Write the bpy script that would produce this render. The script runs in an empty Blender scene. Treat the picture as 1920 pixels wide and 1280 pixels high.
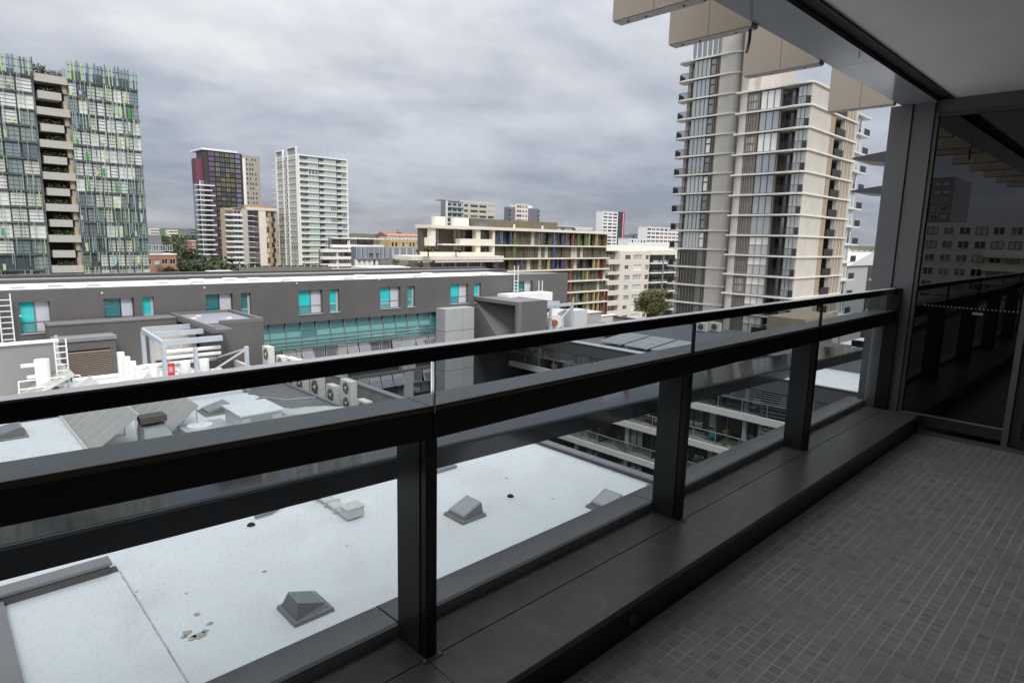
import bpy, math, random
import numpy as np
from mathutils import Vector, Matrix
R_ = random.Random(7)
scene = bpy.context.scene
C = scene.collection

# ------------------------------------------------------------------ camera
ROT = np.array([[0.72212026, 0.09588208, -0.68509048],
                [-0.69137478, 0.13339996, -0.7100742],
                [0.02330765, 0.98641324, 0.16262126]])
EYE = np.array([0, 0, 1.55]); FPX = 1165.0
cam = bpy.data.cameras.new('camera'); co = bpy.data.objects.new('camera', cam); C.objects.link(co)
m4 = Matrix.Identity(4)
for i in range(3):
    for j in range(3): m4[i][j] = ROT[i][j]
m4.translation = Vector(EYE)
co.matrix_world = m4
cam.sensor_width = 36; cam.lens = 36 * FPX / 1920
cam.clip_start = 0.05; cam.clip_end = 20000
scene.camera = co

# ------------------------------------------------------------------ sky
SUN_EL, SUN_AZ = math.radians(48), math.radians(205)   # azimuth clockwise from +Y
w = bpy.data.worlds.new('World'); scene.world = w; w.use_nodes = True
nt = w.node_tree; nt.nodes.clear()
def N(t, **k):
    n = nt.nodes.new(t)
    for a, b in k.items(): setattr(n, a, b)
    return n
L = lambda a, b: nt.links.new(a, b)
def mth(op, a, b=None, clamp=False):
    n = N('ShaderNodeMath', operation=op, use_clamp=clamp)
    for i, x in enumerate((a, b)):
        if x is None: continue
        if isinstance(x, (int, float)): n.inputs[i].default_value = x
        else: L(x, n.inputs[i])
    return n.outputs[0]
tc = N('ShaderNodeTexCoord'); sep = N('ShaderNodeSeparateXYZ'); L(tc.outputs['Generated'], sep.inputs[0])
z = mth('MAXIMUM', sep.outputs['Z'], 0.0)
zz = mth('ADD', z, 0.20)
cx = mth('DIVIDE', sep.outputs['X'], zz); cy = mth('DIVIDE', sep.outputs['Y'], zz)
comb = N('ShaderNodeCombineXYZ'); L(cx, comb.inputs[0]); L(cy, comb.inputs[1])
def noise(scale, det, dist, loc, sc):
    mp = N('ShaderNodeMapping'); mp.inputs['Location'].default_value = loc; mp.inputs['Scale'].default_value = sc
    mp.inputs['Rotation'].default_value = (0, 0, 0.75)
    L(comb.outputs[0], mp.inputs[0])
    n = N('ShaderNodeTexNoise'); n.inputs['Scale'].default_value = scale; n.inputs['Detail'].default_value = det
    n.inputs['Distortion'].default_value = dist; n.inputs['Roughness'].default_value = 0.55; L(mp.outputs[0], n.inputs['Vector'])
    return n.outputs[0]
n1 = noise(0.62, 6, 0.2, (3.1, 1.7, 0), (1, 1.15, 1))
n2 = noise(2.1, 6, 0.15, (8, 2, 0), (1, 1.15, 1))
mix = mth('ADD', mth('MULTIPLY', n1, 0.62), mth('MULTIPLY', n2, 0.38))
rmp = N('ShaderNodeValToRGB'); e = rmp.color_ramp.elements
e[0].position = 0.40; e[0].color = (0.63, 0.665, 0.74, 1)
e[1].position = 0.61; e[1].color = (1.13, 1.13, 1.12, 1)
m_ = e.new(0.5); m_.color = (0.86, 0.875, 0.915, 1)
L(mix, rmp.inputs[0])
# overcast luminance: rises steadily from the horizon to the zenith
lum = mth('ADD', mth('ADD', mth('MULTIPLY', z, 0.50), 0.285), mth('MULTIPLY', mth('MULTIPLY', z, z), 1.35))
sky = N('ShaderNodeTexSky', sky_type='NISHITA'); sky.sun_disc = False
sky.sun_elevation = SUN_EL; sky.sun_rotation = SUN_AZ
tint = N('ShaderNodeValToRGB'); te = tint.color_ramp.elements
te[0].position = 0.0; te[0].color = (1.0, 1.03, 1.10, 1); te[1].position = 0.5; te[1].color = (1, 1, 1, 1)
for p_, c_ in ((0.07, (.91, .96, 1.08, 1)), (0.14, (.92, .96, 1.06, 1)), (0.26, (.98, .99, 1.01, 1))):
    q_ = te.new(p_); q_.color = c_
L(z, tint.inputs[0])
vt = N('ShaderNodeVectorMath', operation='MULTIPLY'); L(rmp.outputs[0], vt.inputs[0]); L(tint.outputs[0], vt.inputs[1])
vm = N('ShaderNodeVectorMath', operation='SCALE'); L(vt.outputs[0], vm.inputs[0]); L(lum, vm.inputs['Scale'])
vs = N('ShaderNodeVectorMath', operation='SCALE'); L(sky.outputs[0], vs.inputs[0]); vs.inputs['Scale'].default_value = 0.006
va = N('ShaderNodeVectorMath', operation='ADD'); L(vm.outputs[0], va.inputs[0]); L(vs.outputs[0], va.inputs[1])
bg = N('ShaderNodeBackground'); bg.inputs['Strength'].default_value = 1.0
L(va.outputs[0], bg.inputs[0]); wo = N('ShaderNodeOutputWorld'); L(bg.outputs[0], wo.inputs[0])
sl = bpy.data.lights.new('sun', 'SUN'); sl.energy = 1.5; sl.angle = math.radians(14); sl.color = (1.0, 0.965, 0.91)
so = bpy.data.objects.new('sun', sl); C.objects.link(so)
sd = Vector((math.sin(SUN_AZ) * math.cos(SUN_EL), math.cos(SUN_AZ) * math.cos(SUN_EL), math.sin(SUN_EL)))
so.rotation_euler = sd.to_track_quat('Z', 'Y').to_euler(); so.location = sd * 60
vsx = scene.view_settings
vsx.view_transform = 'Standard'; vsx.look = 'None'; vsx.gamma = 1; vsx.use_curve_mapping = False; vsx.exposure = 0.55

# ------------------------------------------------------------------ helpers
def P(px, py, ax, val):
    """world point on the plane coordinate[ax]=val seen at photo pixel px,py (used to survey positions)"""
    d = ROT @ np.array([px - 960, -(py - 640), -FPX]); t = (val - EYE[ax]) / d[ax]
    return EYE + t * d
def Xy(px, py, Y): return P(px, py, 1, Y)[0]
def Zy(px, py, Y): return P(px, py, 1, Y)[2]
MATS = {}
def mat(name, col, rough=0.6, metal=0.0, var=0.10, scale=3.0, bump=0.0, streak=0.0, spec=0.5, dirt=None):
    if name in MATS: return MATS[name]
    m = bpy.data.materials.new(name); m.use_nodes = True; t = m.node_tree; b = t.nodes['Principled BSDF']
    b.inputs['Roughness'].default_value = rough; b.inputs['Metallic'].default_value = metal
    b.inputs['Specular IOR Level'].default_value = spec
    b.inputs['Base Color'].default_value = (*col, 1)
    if var or bump or streak:
        tcn = t.nodes.new('ShaderNodeTexCoord'); n = t.nodes.new('ShaderNodeTexNoise')
        geo = t.nodes.new('ShaderNodeNewGeometry')
        n.inputs['Scale'].default_value = scale; n.inputs['Detail'].default_value = 6; n.inputs['Roughness'].default_value = 0.65
        t.links.new(geo.outputs['Position'], n.inputs['Vector'])
        src = n.outputs[0]
        if streak:
            mp = t.nodes.new('ShaderNodeMapping'); mp.inputs['Scale'].default_value = (1, 1, 0.08)
            t.links.new(geo.outputs['Position'], mp.inputs[0])
            n2 = t.nodes.new('ShaderNodeTexNoise'); n2.inputs['Scale'].default_value = scale * 2; n2.inputs['Detail'].default_value = 4
            t.links.new(mp.outputs[0], n2.inputs['Vector'])
            mx = t.nodes.new('ShaderNodeMath'); mx.operation = 'MULTIPLY_ADD'; mx.inputs[1].default_value = streak
            t.links.new(n2.outputs[0], mx.inputs[0]); t.links.new(src, mx.inputs[2]); src = mx.outputs[0]
            sub = t.nodes.new('ShaderNodeMath'); sub.operation = 'SUBTRACT'; sub.inputs[1].default_value = streak * 0.5
            t.links.new(src, sub.inputs[0]); src = sub.outputs[0]
        mr = t.nodes.new('ShaderNodeMapRange'); mr.inputs['From Min'].default_value = 0.3; mr.inputs['From Max'].default_value = 0.7
        mr.inputs['To Min'].default_value = 1 - var; mr.inputs['To Max'].default_value = 1 + var
        t.links.new(src, mr.inputs[0])
        vmn = t.nodes.new('ShaderNodeVectorMath'); vmn.operation = 'SCALE'; vmn.inputs[0].default_value = col
        t.links.new(mr.outputs[0], vmn.inputs['Scale']); last = vmn.outputs[0]
        if dirt:
            nd = t.nodes.new('ShaderNodeTexNoise'); nd.inputs['Scale'].default_value = dirt[1]; nd.inputs['Detail'].default_value = 8
            nd.inputs['Distortion'].default_value = 0.6
            t.links.new(geo.outputs['Position'], nd.inputs['Vector'])
            r2 = t.nodes.new('ShaderNodeMapRange'); r2.inputs['From Min'].default_value = dirt[2]; r2.inputs['From Max'].default_value = dirt[2] + dirt[3]
            r2.inputs['To Max'].default_value = dirt[4]
            t.links.new(nd.outputs[0], r2.inputs[0])
            mxc = t.nodes.new('ShaderNodeMix'); mxc.data_type = 'RGBA'; mxc.inputs[7].default_value = (*dirt[0], 1)
            t.links.new(r2.outputs[0], mxc.inputs[0]); t.links.new(last, mxc.inputs[6]); last = mxc.outputs[2]
        t.links.new(last, b.inputs['Base Color'])
        if bump:
            bp = t.nodes.new('ShaderNodeBump'); bp.inputs['Strength'].default_value = bump; bp.inputs['Distance'].default_value = 0.01
            nb = t.nodes.new('ShaderNodeTexNoise'); nb.inputs['Scale'].default_value = scale * 25; nb.inputs['Detail'].default_value = 3
            t.links.new(geo.outputs['Position'], nb.inputs['Vector'])
            t.links.new(nb.outputs[0], bp.inputs['Height']); t.links.new(bp.outputs[0], b.inputs['Normal'])
    MATS[name] = m; return m
def glass_clear(name, tint, refl=1.5, base=0.0, dirt=0.0):
    if name in MATS: return MATS[name]
    m = bpy.data.materials.new(name); m.use_nodes = True; t = m.node_tree; t.nodes.clear()
    tr = t.nodes.new('ShaderNodeBsdfTransparent'); tr.inputs[0].default_value = (*tint, 1)
    gl = t.nodes.new('ShaderNodeBsdfGlossy'); gl.inputs['Roughness'].default_value = 0.0
    fr = t.nodes.new('ShaderNodeFresnel'); fr.inputs[0].default_value = refl
    ad = t.nodes.new('ShaderNodeMath'); ad.operation = 'ADD'; ad.inputs[1].default_value = base; ad.use_clamp = True
    t.links.new(fr.outputs[0], ad.inputs[0])
    mx = t.nodes.new('ShaderNodeMixShader'); t.links.new(ad.outputs[0], mx.inputs[0]); t.links.new(tr.outputs[0], mx.inputs[1]); t.links.new(gl.outputs[0], mx.inputs[2])
    out = t.nodes.new('ShaderNodeOutputMaterial')
    if dirt:
        df = t.nodes.new('ShaderNodeBsdfDiffuse'); df.inputs[0].default_value = (.45, .46, .45, 1)
        geo = t.nodes.new('ShaderNodeNewGeometry'); nz = t.nodes.new('ShaderNodeTexNoise'); nz.inputs['Scale'].default_value = 90; nz.inputs['Detail'].default_value = 8
        t.links.new(geo.outputs['Position'], nz.inputs['Vector'])
        r = t.nodes.new('ShaderNodeMapRange'); r.inputs['From Min'].default_value = .5; r.inputs['From Max'].default_value = .8; r.inputs['To Min'].default_value = dirt * .4; r.inputs['To Max'].default_value = dirt * 3
        t.links.new(nz.outputs[0], r.inputs[0])
        m2 = t.nodes.new('ShaderNodeMixShader'); t.links.new(r.outputs[0], m2.inputs[0]); t.links.new(mx.outputs[0], m2.inputs[1]); t.links.new(df.outputs[0], m2.inputs[2])
        t.links.new(m2.outputs[0], out.inputs[0])
    else: t.links.new(mx.outputs[0], out.inputs[0])
    MATS[name] = m; return m
def glass_dark(name, col, refl=0.15, rough=0.02, wob=0.0):
    """opaque-looking glazing: dim room behind, mirror-like skin"""
    if name in MATS: return MATS[name]
    m = bpy.data.materials.new(name); m.use_nodes = True; t = m.node_tree; t.nodes.clear()
    df = t.nodes.new('ShaderNodeBsdfDiffuse'); df.inputs[0].default_value = (*col, 1)
    gl = t.nodes.new('ShaderNodeBsdfGlossy'); gl.inputs['Roughness'].default_value = rough
    fr = t.nodes.new('ShaderNodeFresnel'); fr.inputs[0].default_value = 1.5
    ad = t.nodes.new('ShaderNodeMath'); ad.operation = 'ADD'; ad.inputs[1].default_value = refl; ad.use_clamp = True
    t.links.new(fr.outputs[0], ad.inputs[0])
    mx = t.nodes.new('ShaderNodeMixShader'); t.links.new(ad.outputs[0], mx.inputs[0]); t.links.new(df.outputs[0], mx.inputs[1]); t.links.new(gl.outputs[0], mx.inputs[2])
    if wob:
        geo = t.nodes.new('ShaderNodeNewGeometry'); nz = t.nodes.new('ShaderNodeTexNoise'); nz.inputs['Scale'].default_value = 0.7
        t.links.new(geo.outputs['Position'], nz.inputs['Vector'])
        bp = t.nodes.new('ShaderNodeBump'); bp.inputs['Strength'].default_value = wob; bp.inputs['Distance'].default_value = 0.05
        t.links.new(nz.outputs[0], bp.inputs['Height']); t.links.new(bp.outputs[0], gl.inputs['Normal'])
    out = t.nodes.new('ShaderNodeOutputMaterial'); t.links.new(mx.outputs[0], out.inputs[0])
    MATS[name] = m; return m

WO = {}
def wpos(o): return WO.get(o.name, Vector((0, 0, 0)))
class MB:
    def __init__(s): s.v = []; s.f = []; s.m = []
    def face(s, pts, m=0):
        b = len(s.v); s.v += [tuple(p) for p in pts]; s.f.append(tuple(range(b, b + len(pts)))); s.m.append(m); return s
    def hexa(s, p, m=0):   # p: 4 bottom + 4 top, ccw seen from above
        b = len(s.v); s.v += [tuple(q) for q in p]
        for f in ((3, 2, 1, 0), (4, 5, 6, 7), (0, 1, 5, 4), (1, 2, 6, 5), (2, 3, 7, 6), (3, 0, 4, 7)):
            s.f.append(tuple(b + i for i in f)); s.m.append(m)
        return s
    def box(s, x0, x1, y0, y1, z0, z1, m=0):
        if x0 > x1: x0, x1 = x1, x0
        if y0 > y1: y0, y1 = y1, y0
        if z0 > z1: z0, z1 = z1, z0
        return s.hexa([(x0, y0, z0), (x1, y0, z0), (x1, y1, z0), (x0, y1, z0), (x0, y0, z1), (x1, y0, z1), (x1, y1, z1), (x0, y1, z1)], m)
    def prism(s, poly, ax, a0, a1, m=0):
        n = len(poly); b = len(s.v)
        def mk(p, a):
            q = list(p); q.insert(ax, a); return tuple(q)
        s.v += [mk(p, a0) for p in poly] + [mk(p, a1) for p in poly]
        s.f.append(tuple(b + i for i in reversed(range(n)))); s.m.append(m)
        s.f.append(tuple(b + n + i for i in range(n))); s.m.append(m)
        for i in range(n):
            j = (i + 1) % n; s.f.append((b + i, b + j, b + n + j, b + n + i)); s.m.append(m)
        return s
    def tube(s, p0, p1, r, n=8, m=0, r1=None):
        p0 = Vector(p0); p1 = Vector(p1); d = (p1 - p0).normalized()
        a = d.cross(Vector((0, 0, 1)));
        if a.length < 1e-3: a = Vector((1, 0, 0))
        a.normalize(); c = d.cross(a); b = len(s.v); r1 = r if r1 is None else r1
        for p, rr in ((p0, r), (p1, r1)):
            for i in range(n):
                t = 2 * math.pi * i / n + math.pi / n
                s.v.append(tuple(p + rr * (math.cos(t) * a + math.sin(t) * c)))
        s.f.append(tuple(b + i for i in range(n))); s.m.append(m)
        s.f.append(tuple(b + n + i for i in reversed(range(n)))); s.m.append(m)
        for i in range(n):
            j = (i + 1) % n; s.f.append((b + j, b + i, b + n + i, b + n + j)); s.m.append(m)
        return s
    def path(s, pts, r, n=8, m=0):
        for a, b in zip(pts, pts[1:]): s.tube(a, b, r, n, m)
        return s
    def mesh(s, name, mats, off=Vector((0, 0, 0)), smooth=False):
        me = bpy.data.meshes.new(name)
        me.from_pydata([(x - off.x, y - off.y, zz_ - off.z) for x, y, zz_ in s.v], [], s.f)
        if not isinstance(mats, (list, tuple)): mats = [mats]
        for m in mats: me.materials.append(m)
        me.polygons.foreach_set('material_index', s.m)
        if smooth: me.polygons.foreach_set('use_smooth', [True] * len(s.f))
        me.update(); fix.append(me); return me
    def build(s, name, mats, parent=None, smooth=False, origin=None):
        off = wpos(parent) if parent else (Vector(origin) if origin is not None else Vector((0, 0, 0)))
        me = s.mesh(name, mats, off, smooth)
        o = bpy.data.objects.new(name, me); C.objects.link(o)
        if parent: o.parent = parent
        else: o.location = off
        WO[o.name] = off; return o
fix = []
def thing(name, label, cat, loc=(0, 0, 0), group=None):
    o = bpy.data.objects.new(name, None); C.objects.link(o); o.empty_display_size = 0.3
    o.location = loc; WO[o.name] = Vector(loc); tag(o, label, cat, group); return o
def tag(o, label=None, cat=None, group=None, kind=None):
    if label: o['label'] = label
    if cat: o['category'] = cat
    if group: o['group'] = group
    if kind: o['kind'] = kind
    return o
def inst(name, me, parent, loc, scale=(1, 1, 1), rz=0.0):
    o = bpy.data.objects.new(name, me); C.objects.link(o); o.parent = parent
    o.location = Vector(loc) - wpos(parent); o.scale = scale; o.rotation_euler = (0, 0, rz)
    WO[o.name] = Vector(loc); return o
def struct(name, mb, m, **k):
    o = mb.build(name, m, **k); o['kind'] = 'structure'; return o
def copy_tree(o, delta, label, group=None):
    """a copied thing with copies of its parts and sub-parts"""
    c = o.copy(); C.objects.link(c); c.location = o.location + Vector(delta); WO[c.name] = wpos(o) + Vector(delta)
    c['label'] = label
    if group: c['group'] = group
    for ch in o.children:
        d = ch.copy(); C.objects.link(d); d.parent = c
        for g in ch.children:
            q = g.copy(); C.objects.link(q); q.parent = d
    return c
def blob(mb, c, r, sx=1, sy=1, sz=1, n=8, k=5, m=0, cut=-1):
    b = len(mb.v); rings = []
    for i in range(k + 1):
        th = math.pi * i / k; ring = []
        for j in range(n):
            ph = 2 * math.pi * j / n
            mb.v.append((c[0] + r * sx * math.sin(th) * math.cos(ph), c[1] + r * sy * math.sin(th) * math.sin(ph), c[2] + r * sz * max(cut, math.cos(th))))
        rings.append(range(b + i * n, b + i * n + n))
    for i in range(k):
        for j in range(n):
            q = (j + 1) % n
            mb.f.append((rings[i][q], rings[i][j], rings[i + 1][j], rings[i + 1][q])); mb.m.append(m)

# ------------------------------------------------------------------ materials
black = mat('black_satin_aluminium', (.012, .0125, .014), .32, 0, .1, 5, .0)
blackm = mat('black_matt_seal', (.01, .01, .01), .8, 0, 0)
sillm = mat('charcoal_sill_metal', (.132, .124, .114), .34, .0, .14, 4, dirt=((.24, .22, .195), 7, .54, .22, .5))
sillm2 = mat('charcoal_cap_metal', (.29, .285, .29), .42, .0, .10, 4)
postm = mat('charcoal_post_metal', (.048, .052, .054), .35, 0, .08, 4)
colm = mat('charcoal_column_metal', (.165, .168, .17), .38, 0, .06, 3)
ceilm = mat('white_ceiling_board', (.64, .615, .575), .85, 0, .05, 2)
soffm = mat('grey_soffit_metal', (.22, .235, .25), .16, 0.0, .06, 2)
finm = mat('bronze_beige_metal', (.60, .52, .42), .5, 0.0, .05, 1.5)
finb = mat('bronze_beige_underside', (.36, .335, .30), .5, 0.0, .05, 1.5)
groutm = mat('pale_grey_grout', (.38, .36, .335), .8, 0, .3, 3)
tile_m = [mat('dark_mosaic_tile', (.262, .252, .248), .62, 0, .16, 14), mat('mid_mosaic_tile', (.29, .278, .27), .62, 0, .16, 14), mat('deep_mosaic_tile', (.225, .217, .22), .62, 0, .16, 14)]
roofw = mat('white_painted_roof', (.69, .71, .72), .7, 0, .04, .4, .15, dirt=((.50, .47, .42), .3, .50, .25, .45))
roofg = mat('grey_membrane_roof', (.16, .16, .165), .8, 0, .14, 1.2)
roofd = mat('dark_roof_sheet', (.085, .092, .105), .5, 0, .08, .8)
charc = mat('charcoal_render', (.112, .106, .102), .8, 0, .10, .35, streak=.45, dirt=((.15, .145, .135), .5, .56, .2, .35))
charc2 = mat('charcoal_render_trim', (.15, .145, .142), .7, 0, .06, .5)
parap = mat('grey_parapet_metal', (.22, .215, .22), .55, 0, .08, 1)
concp = mat('pale_precast_panel', (.37, .38, .385), .75, 0, .06, .8, streak=.3)
conc = mat('tower_concrete', (.50, .47, .42), .8, 0, .07, .5, streak=.4)
conc2 = mat('weathered_concrete', (.36, .345, .32), .85, 0, .12, 1.5)
slabw = mat('white_slab_edge', (.82, .79, .74), .6, 0, .04, .5)
white = mat('white_paint', (.80, .80, .79), .5, 0, .04, 1)
cream = mat('cream_render', (.76, .70, .60), .8, 0, .05, .3, streak=.25)
creamp = mat('pinkish_cream_render', (.68, .61, .54), .8, 0, .05, .3, streak=.25)
beige = mat('beige_fin_metal', (.46, .36, .25), .5, 0, .06, 1)
galv = mat('galvanised_steel', (.52, .56, .60), .42, .35, .08, 2)
pipew = mat('white_pipe_lagging', (.82, .81, .78), .5, 0, .08, 3)
brownp = mat('olive_brown_panel', (.105, .088, .062), .5, 0, .10, .8)
brownm = mat('brown_cladding', (.115, .09, .08), .6, 0, .08, .5)
pale_p = mat('pale_grey_panel', (.55, .56, .60), .5, 0, .04, 1)
teal = glass_dark('bright_teal_glass', (.02, .62, .64), .05)
teal_d = glass_dark('deep_teal_glass', (.012, .17, .19), .14, wob=.2)
teal_m = glass_dark('mid_teal_glass', (.06, .36, .37), .12, wob=.2)
gl_dk = glass_dark('dark_window_glass', (.02, .024, .03), .12, wob=.15)
gl_md = glass_dark('grey_window_glass', (.10, .12, .13), .25, wob=.15)
gl_pl = glass_dark('curtained_window_glass', (.46, .49, .49), .12)
gl_bl = glass_dark('white_blind_glass', (.78, .78, .74), .06)
gl_gn = glass_dark('pale_green_glass', (.44, .54, .50), .15)
frame_d = mat('dark_window_frame', (.035, .033, .033), .5, 0, 0)
frame_w = mat('white_window_frame', (.75, .75, .73), .5, 0, 0)
frame_b = mat('brown_window_frame', (.21, .18, .15), .5, 0, 0)
railtint = glass_clear('grey_tinted_balustrade_glass', (.48, .515, .525), 1.45, 0.0, dirt=.035)
leafs = [mat('leaf_mid_green', (.055, .075, .022), .6, 0, .3, .4), mat('leaf_dark_green', (.03, .045, .016), .6, 0, .3, .4), mat('leaf_olive', (.10, .105, .035), .6, 0, .3, .4)]
barkm = mat('bark', (.12, .09, .065), .9, 0, .2, 4)
barrier = mat('black_balustrade_metal', (.018, .018, .02), .5, 0, 0)
def cmat(n, c, r=.5): return mat(n, c, r, 0, .06, 2)

# window unit meshes (1 x 1, facing -Y)
UNIT = {}
def win_mesh(gm, fm, nx=1, nz=1, fr=.05, split=None):
    k = (gm.name, fm.name, nx, nz, fr, split)
    if k in UNIT: return UNIT[k]
    mb = MB(); g = 0
    mb.face([(fr, 0, fr), (1 - fr, 0, fr), (1 - fr, 0, 1 - fr), (fr, 0, 1 - fr)], 0)
    d = -.07
    mb.box(0, fr, d, .02, 0, 1, 1).box(1 - fr, 1, d, .02, 0, 1, 1).box(fr, 1 - fr, d, .02, 0, fr, 1).box(fr, 1 - fr, d, .02, 1 - fr, 1, 1)
    for i in range(1, nx): mb.box(i / nx - fr * .45, i / nx + fr * .45, -.06, -.005, fr, 1 - fr, 1)
    for i in range(1, nz): mb.box(fr, 1 - fr, -.055, -.006, i / nz - fr * .4, i / nz + fr * .4, 1)
    if split: mb.box(fr, 1 - fr, -.055, -.006, split - fr * .4, split + fr * .4, 1)
    UNIT[k] = mb.mesh('window', [gm, fm]); return UNIT[k]
def panel_mesh(m, d=.06):
    k = ('panel', m.name, d)
    if k not in UNIT: UNIT[k] = MB().box(0, 1, -d, 0, 0, 1).mesh('panel', m)
    return UNIT[k]
def place(name, me, par, plane, const, u0, u1, v0, v1):
    """put a unit mesh on a facade: plane 'Y' faces -Y, plane 'X' faces -X"""
    if plane == 'Y': return inst(name, me, par, (u0, const, v0), (u1 - u0, 1, v1 - v0))
    return inst(name, me, par, (const, u1, v0), (u1 - u0, 1, v1 - v0), -math.pi / 2)
def skin(mb, plane, const, u0, u1, v0, v1, ops, depth, m=0):
    us = sorted({u0, u1, *[o[0] for o in ops], *[o[1] for o in ops]}); vs_ = sorted({v0, v1, *[o[2] for o in ops], *[o[3] for o in ops]})
    def pt(u, v, d): return (u, const + d, v) if plane == 'Y' else (const + d, u, v)
    for i in range(len(us) - 1):
        for j in range(len(vs_) - 1):
            uc = (us[i] + us[i + 1]) / 2; vc = (vs_[j] + vs_[j + 1]) / 2
            if any(o[0] < uc < o[1] and o[2] < vc < o[3] for o in ops): continue
            mb.face([pt(us[i], vs_[j], 0), pt(us[i + 1], vs_[j], 0), pt(us[i + 1], vs_[j + 1], 0), pt(us[i], vs_[j + 1], 0)], m)
    for a, b, c_, d in ops:
        for (p, q) in (((a, c_), (b, c_)), ((b, c_), (b, d)), ((b, d), (a, d)), ((a, d), (a, c_))):
            mb.face([pt(*p, 0), pt(*q, 0), pt(*q, depth), pt(*p, depth)], m)
    for (p, q) in (((u0, v0), (u1, v0)), ((u1, v0), (u1, v1)), ((u1, v1), (u0, v1)), ((u0, v1), (u0, v0))):
        mb.face([pt(*p, 0), pt(*q, 0), pt(*q, depth + .05), pt(*p, depth + .05)], m)
    return mb
def grid_facade(par, plane, const, u0, u1, z0, z1, cols, rows, wallm, depth=.25, kinds=None, rnd=None, names='window', far=False):
    """wall skin with real openings and a window object in each; kinds = list of (mesh, weight)"""
    ops = [(a, b, c_, d) for a, b in cols for c_, d in rows]
    mb = MB(); skin(mb, plane, const, u0, u1, z0, z1, ops, depth)
    mb.build('wall', wallm, par)
    rnd = rnd or R_
    ms = [k for k, _ in kinds]; ws = [q for _, q in kinds]
    for a, b, c_, d in ops:
        place(names, rnd.choices(ms, ws)[0], par, plane, const + depth - .03, a, b, c_, d)
def cols_even(a, b, n, fill=.7):
    w_ = (b - a) / n; g = w_ * (1 - fill) / 2
    return [(a + i * w_ + g, a + (i + 1) * w_ - g) for i in range(n)]
def rows_even(z0, z1, n, lo=.28, hi=.88):
    h = (z1 - z0) / n
    return [(z0 + i * h + lo * h, z0 + i * h + hi * h) for i in range(n)]

# ================================================================== GROUND
gm = mat('suburb_ground', (.075, .085, .06), .9, 0, .35, .02, dirt=((.30, .20, .15), .03, .55, .2, .5))
struct('ground', MB().face([(-6000, -3000, -26), (9000, -3000, -26), (9000, 9000, -26), (-6000, 9000, -26)]), gm)
asph = mat('asphalt', (.05, .05, .052), .85, 0, .15, .5)
struct('road', MB().face([(60, 50, -25.98), (60, 600, -25.98), (74, 600, -25.98), (74, 50, -25.98)]), asph)

# ================================================================== BALCONY
XA, XB = -4.0, 6.10                     # balcony runs along X; +Y is outdoors
fl = struct('floor', MB().box(XA, XB, -1.6, 1.28, -.12, .0028), groutm)
# mosaic tiles 48 mm
pit = .049; gap = .005; th = .0036; cands = []
ix = 0
xs = np.arange(-1.0, XB - pit, pit); ys = np.arange(-1.58, 1.278 - pit, pit)
RT = ROT.T
def project(p):
    c = RT @ (np.array(p, float) - EYE)
    if c[2] > -.1: return None
    return 960 + FPX * c[0] / -c[2], 640 - FPX * c[1] / -c[2], -c[2]
for x in xs:
    for y in ys:
        q = project((x + pit / 2, y + pit / 2, 0)); vis = q is not None and -40 < q[0] < 1960 and q[1] < 1300
        cands.append((q[2] if vis else 1e9, x, y))
cands.sort()
s_ = (pit - gap) / 2; tmesh = []
for k in range(3):
    b = MB(); t = s_ * .93
    b.hexa([(-s_, -s_, -.0044), (s_, -s_, -.0044), (s_, s_, -.0044), (-s_, s_, -.0044), (-t, -t, th), (t, -t, th), (t, t, th), (-t, t, th)])
    tmesh.append(b.mesh('tile', tile_m[k]))
def tk():
    r = R_.random(); return 0 if r < .6 else 1 if r < .82 else 2
rest = MB(); nt_ = 0
for d, x, y in cands:
    cx_, cy_ = x + pit / 2, y + pit / 2; k = tk()
    if nt_ < 300 and d < 1e8:
        inst('tile', tmesh[k], fl, (cx_, cy_, R_.uniform(-.0005, .0006)), rz=R_.uniform(-.02, .02)); nt_ += 1
    else:
        t = s_ * .93; zt = th + R_.uniform(-.0005, .0006)
        b0 = len(rest.v)
        rest.v += [(cx_ - s_, cy_ - s_, -.0044), (cx_ + s_, cy_ - s_, -.0044), (cx_ + s_, cy_ + s_, -.0044), (cx_ - s_, cy_ + s_, -.0044),
                   (cx_ - t, cy_ - t, zt), (cx_ + t, cy_ - t, zt), (cx_ + t, cy_ + t, zt), (cx_ - t, cy_ + t, zt)]
        for f in ((4, 5, 6, 7), (0, 1, 5, 4), (1, 2, 6, 5), (2, 3, 7, 6), (3, 0, 4, 7)):
            rest.f.append(tuple(b0 + i for i in f)); rest.m.append(k)
tf = rest.build('tile_field', tile_m, fl); tf['kind'] = 'stuff'

struct('ceiling', MB().box(XA, XB + .3, -1.6, 1.335, 2.735, 2.80), ceilm)
# our own building: slab edges and wall below and above the balcony
own = thing('apartment_block', 'charcoal facade of the viewer\'s own block below and above the balcony', 'building', (0, 0, -26))
MB().box(-14, 16, -8, 1.20, -26, -.125).build('lower_wall', charc, own)
MB().box(-14, 16, -8, 1.30, 2.85, 9.0).build('upper_wall', charc, own)
MB().box(-14, XA - .12, -8, 1.20, -.12, 2.84).build('side_wall', charc, own)
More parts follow.
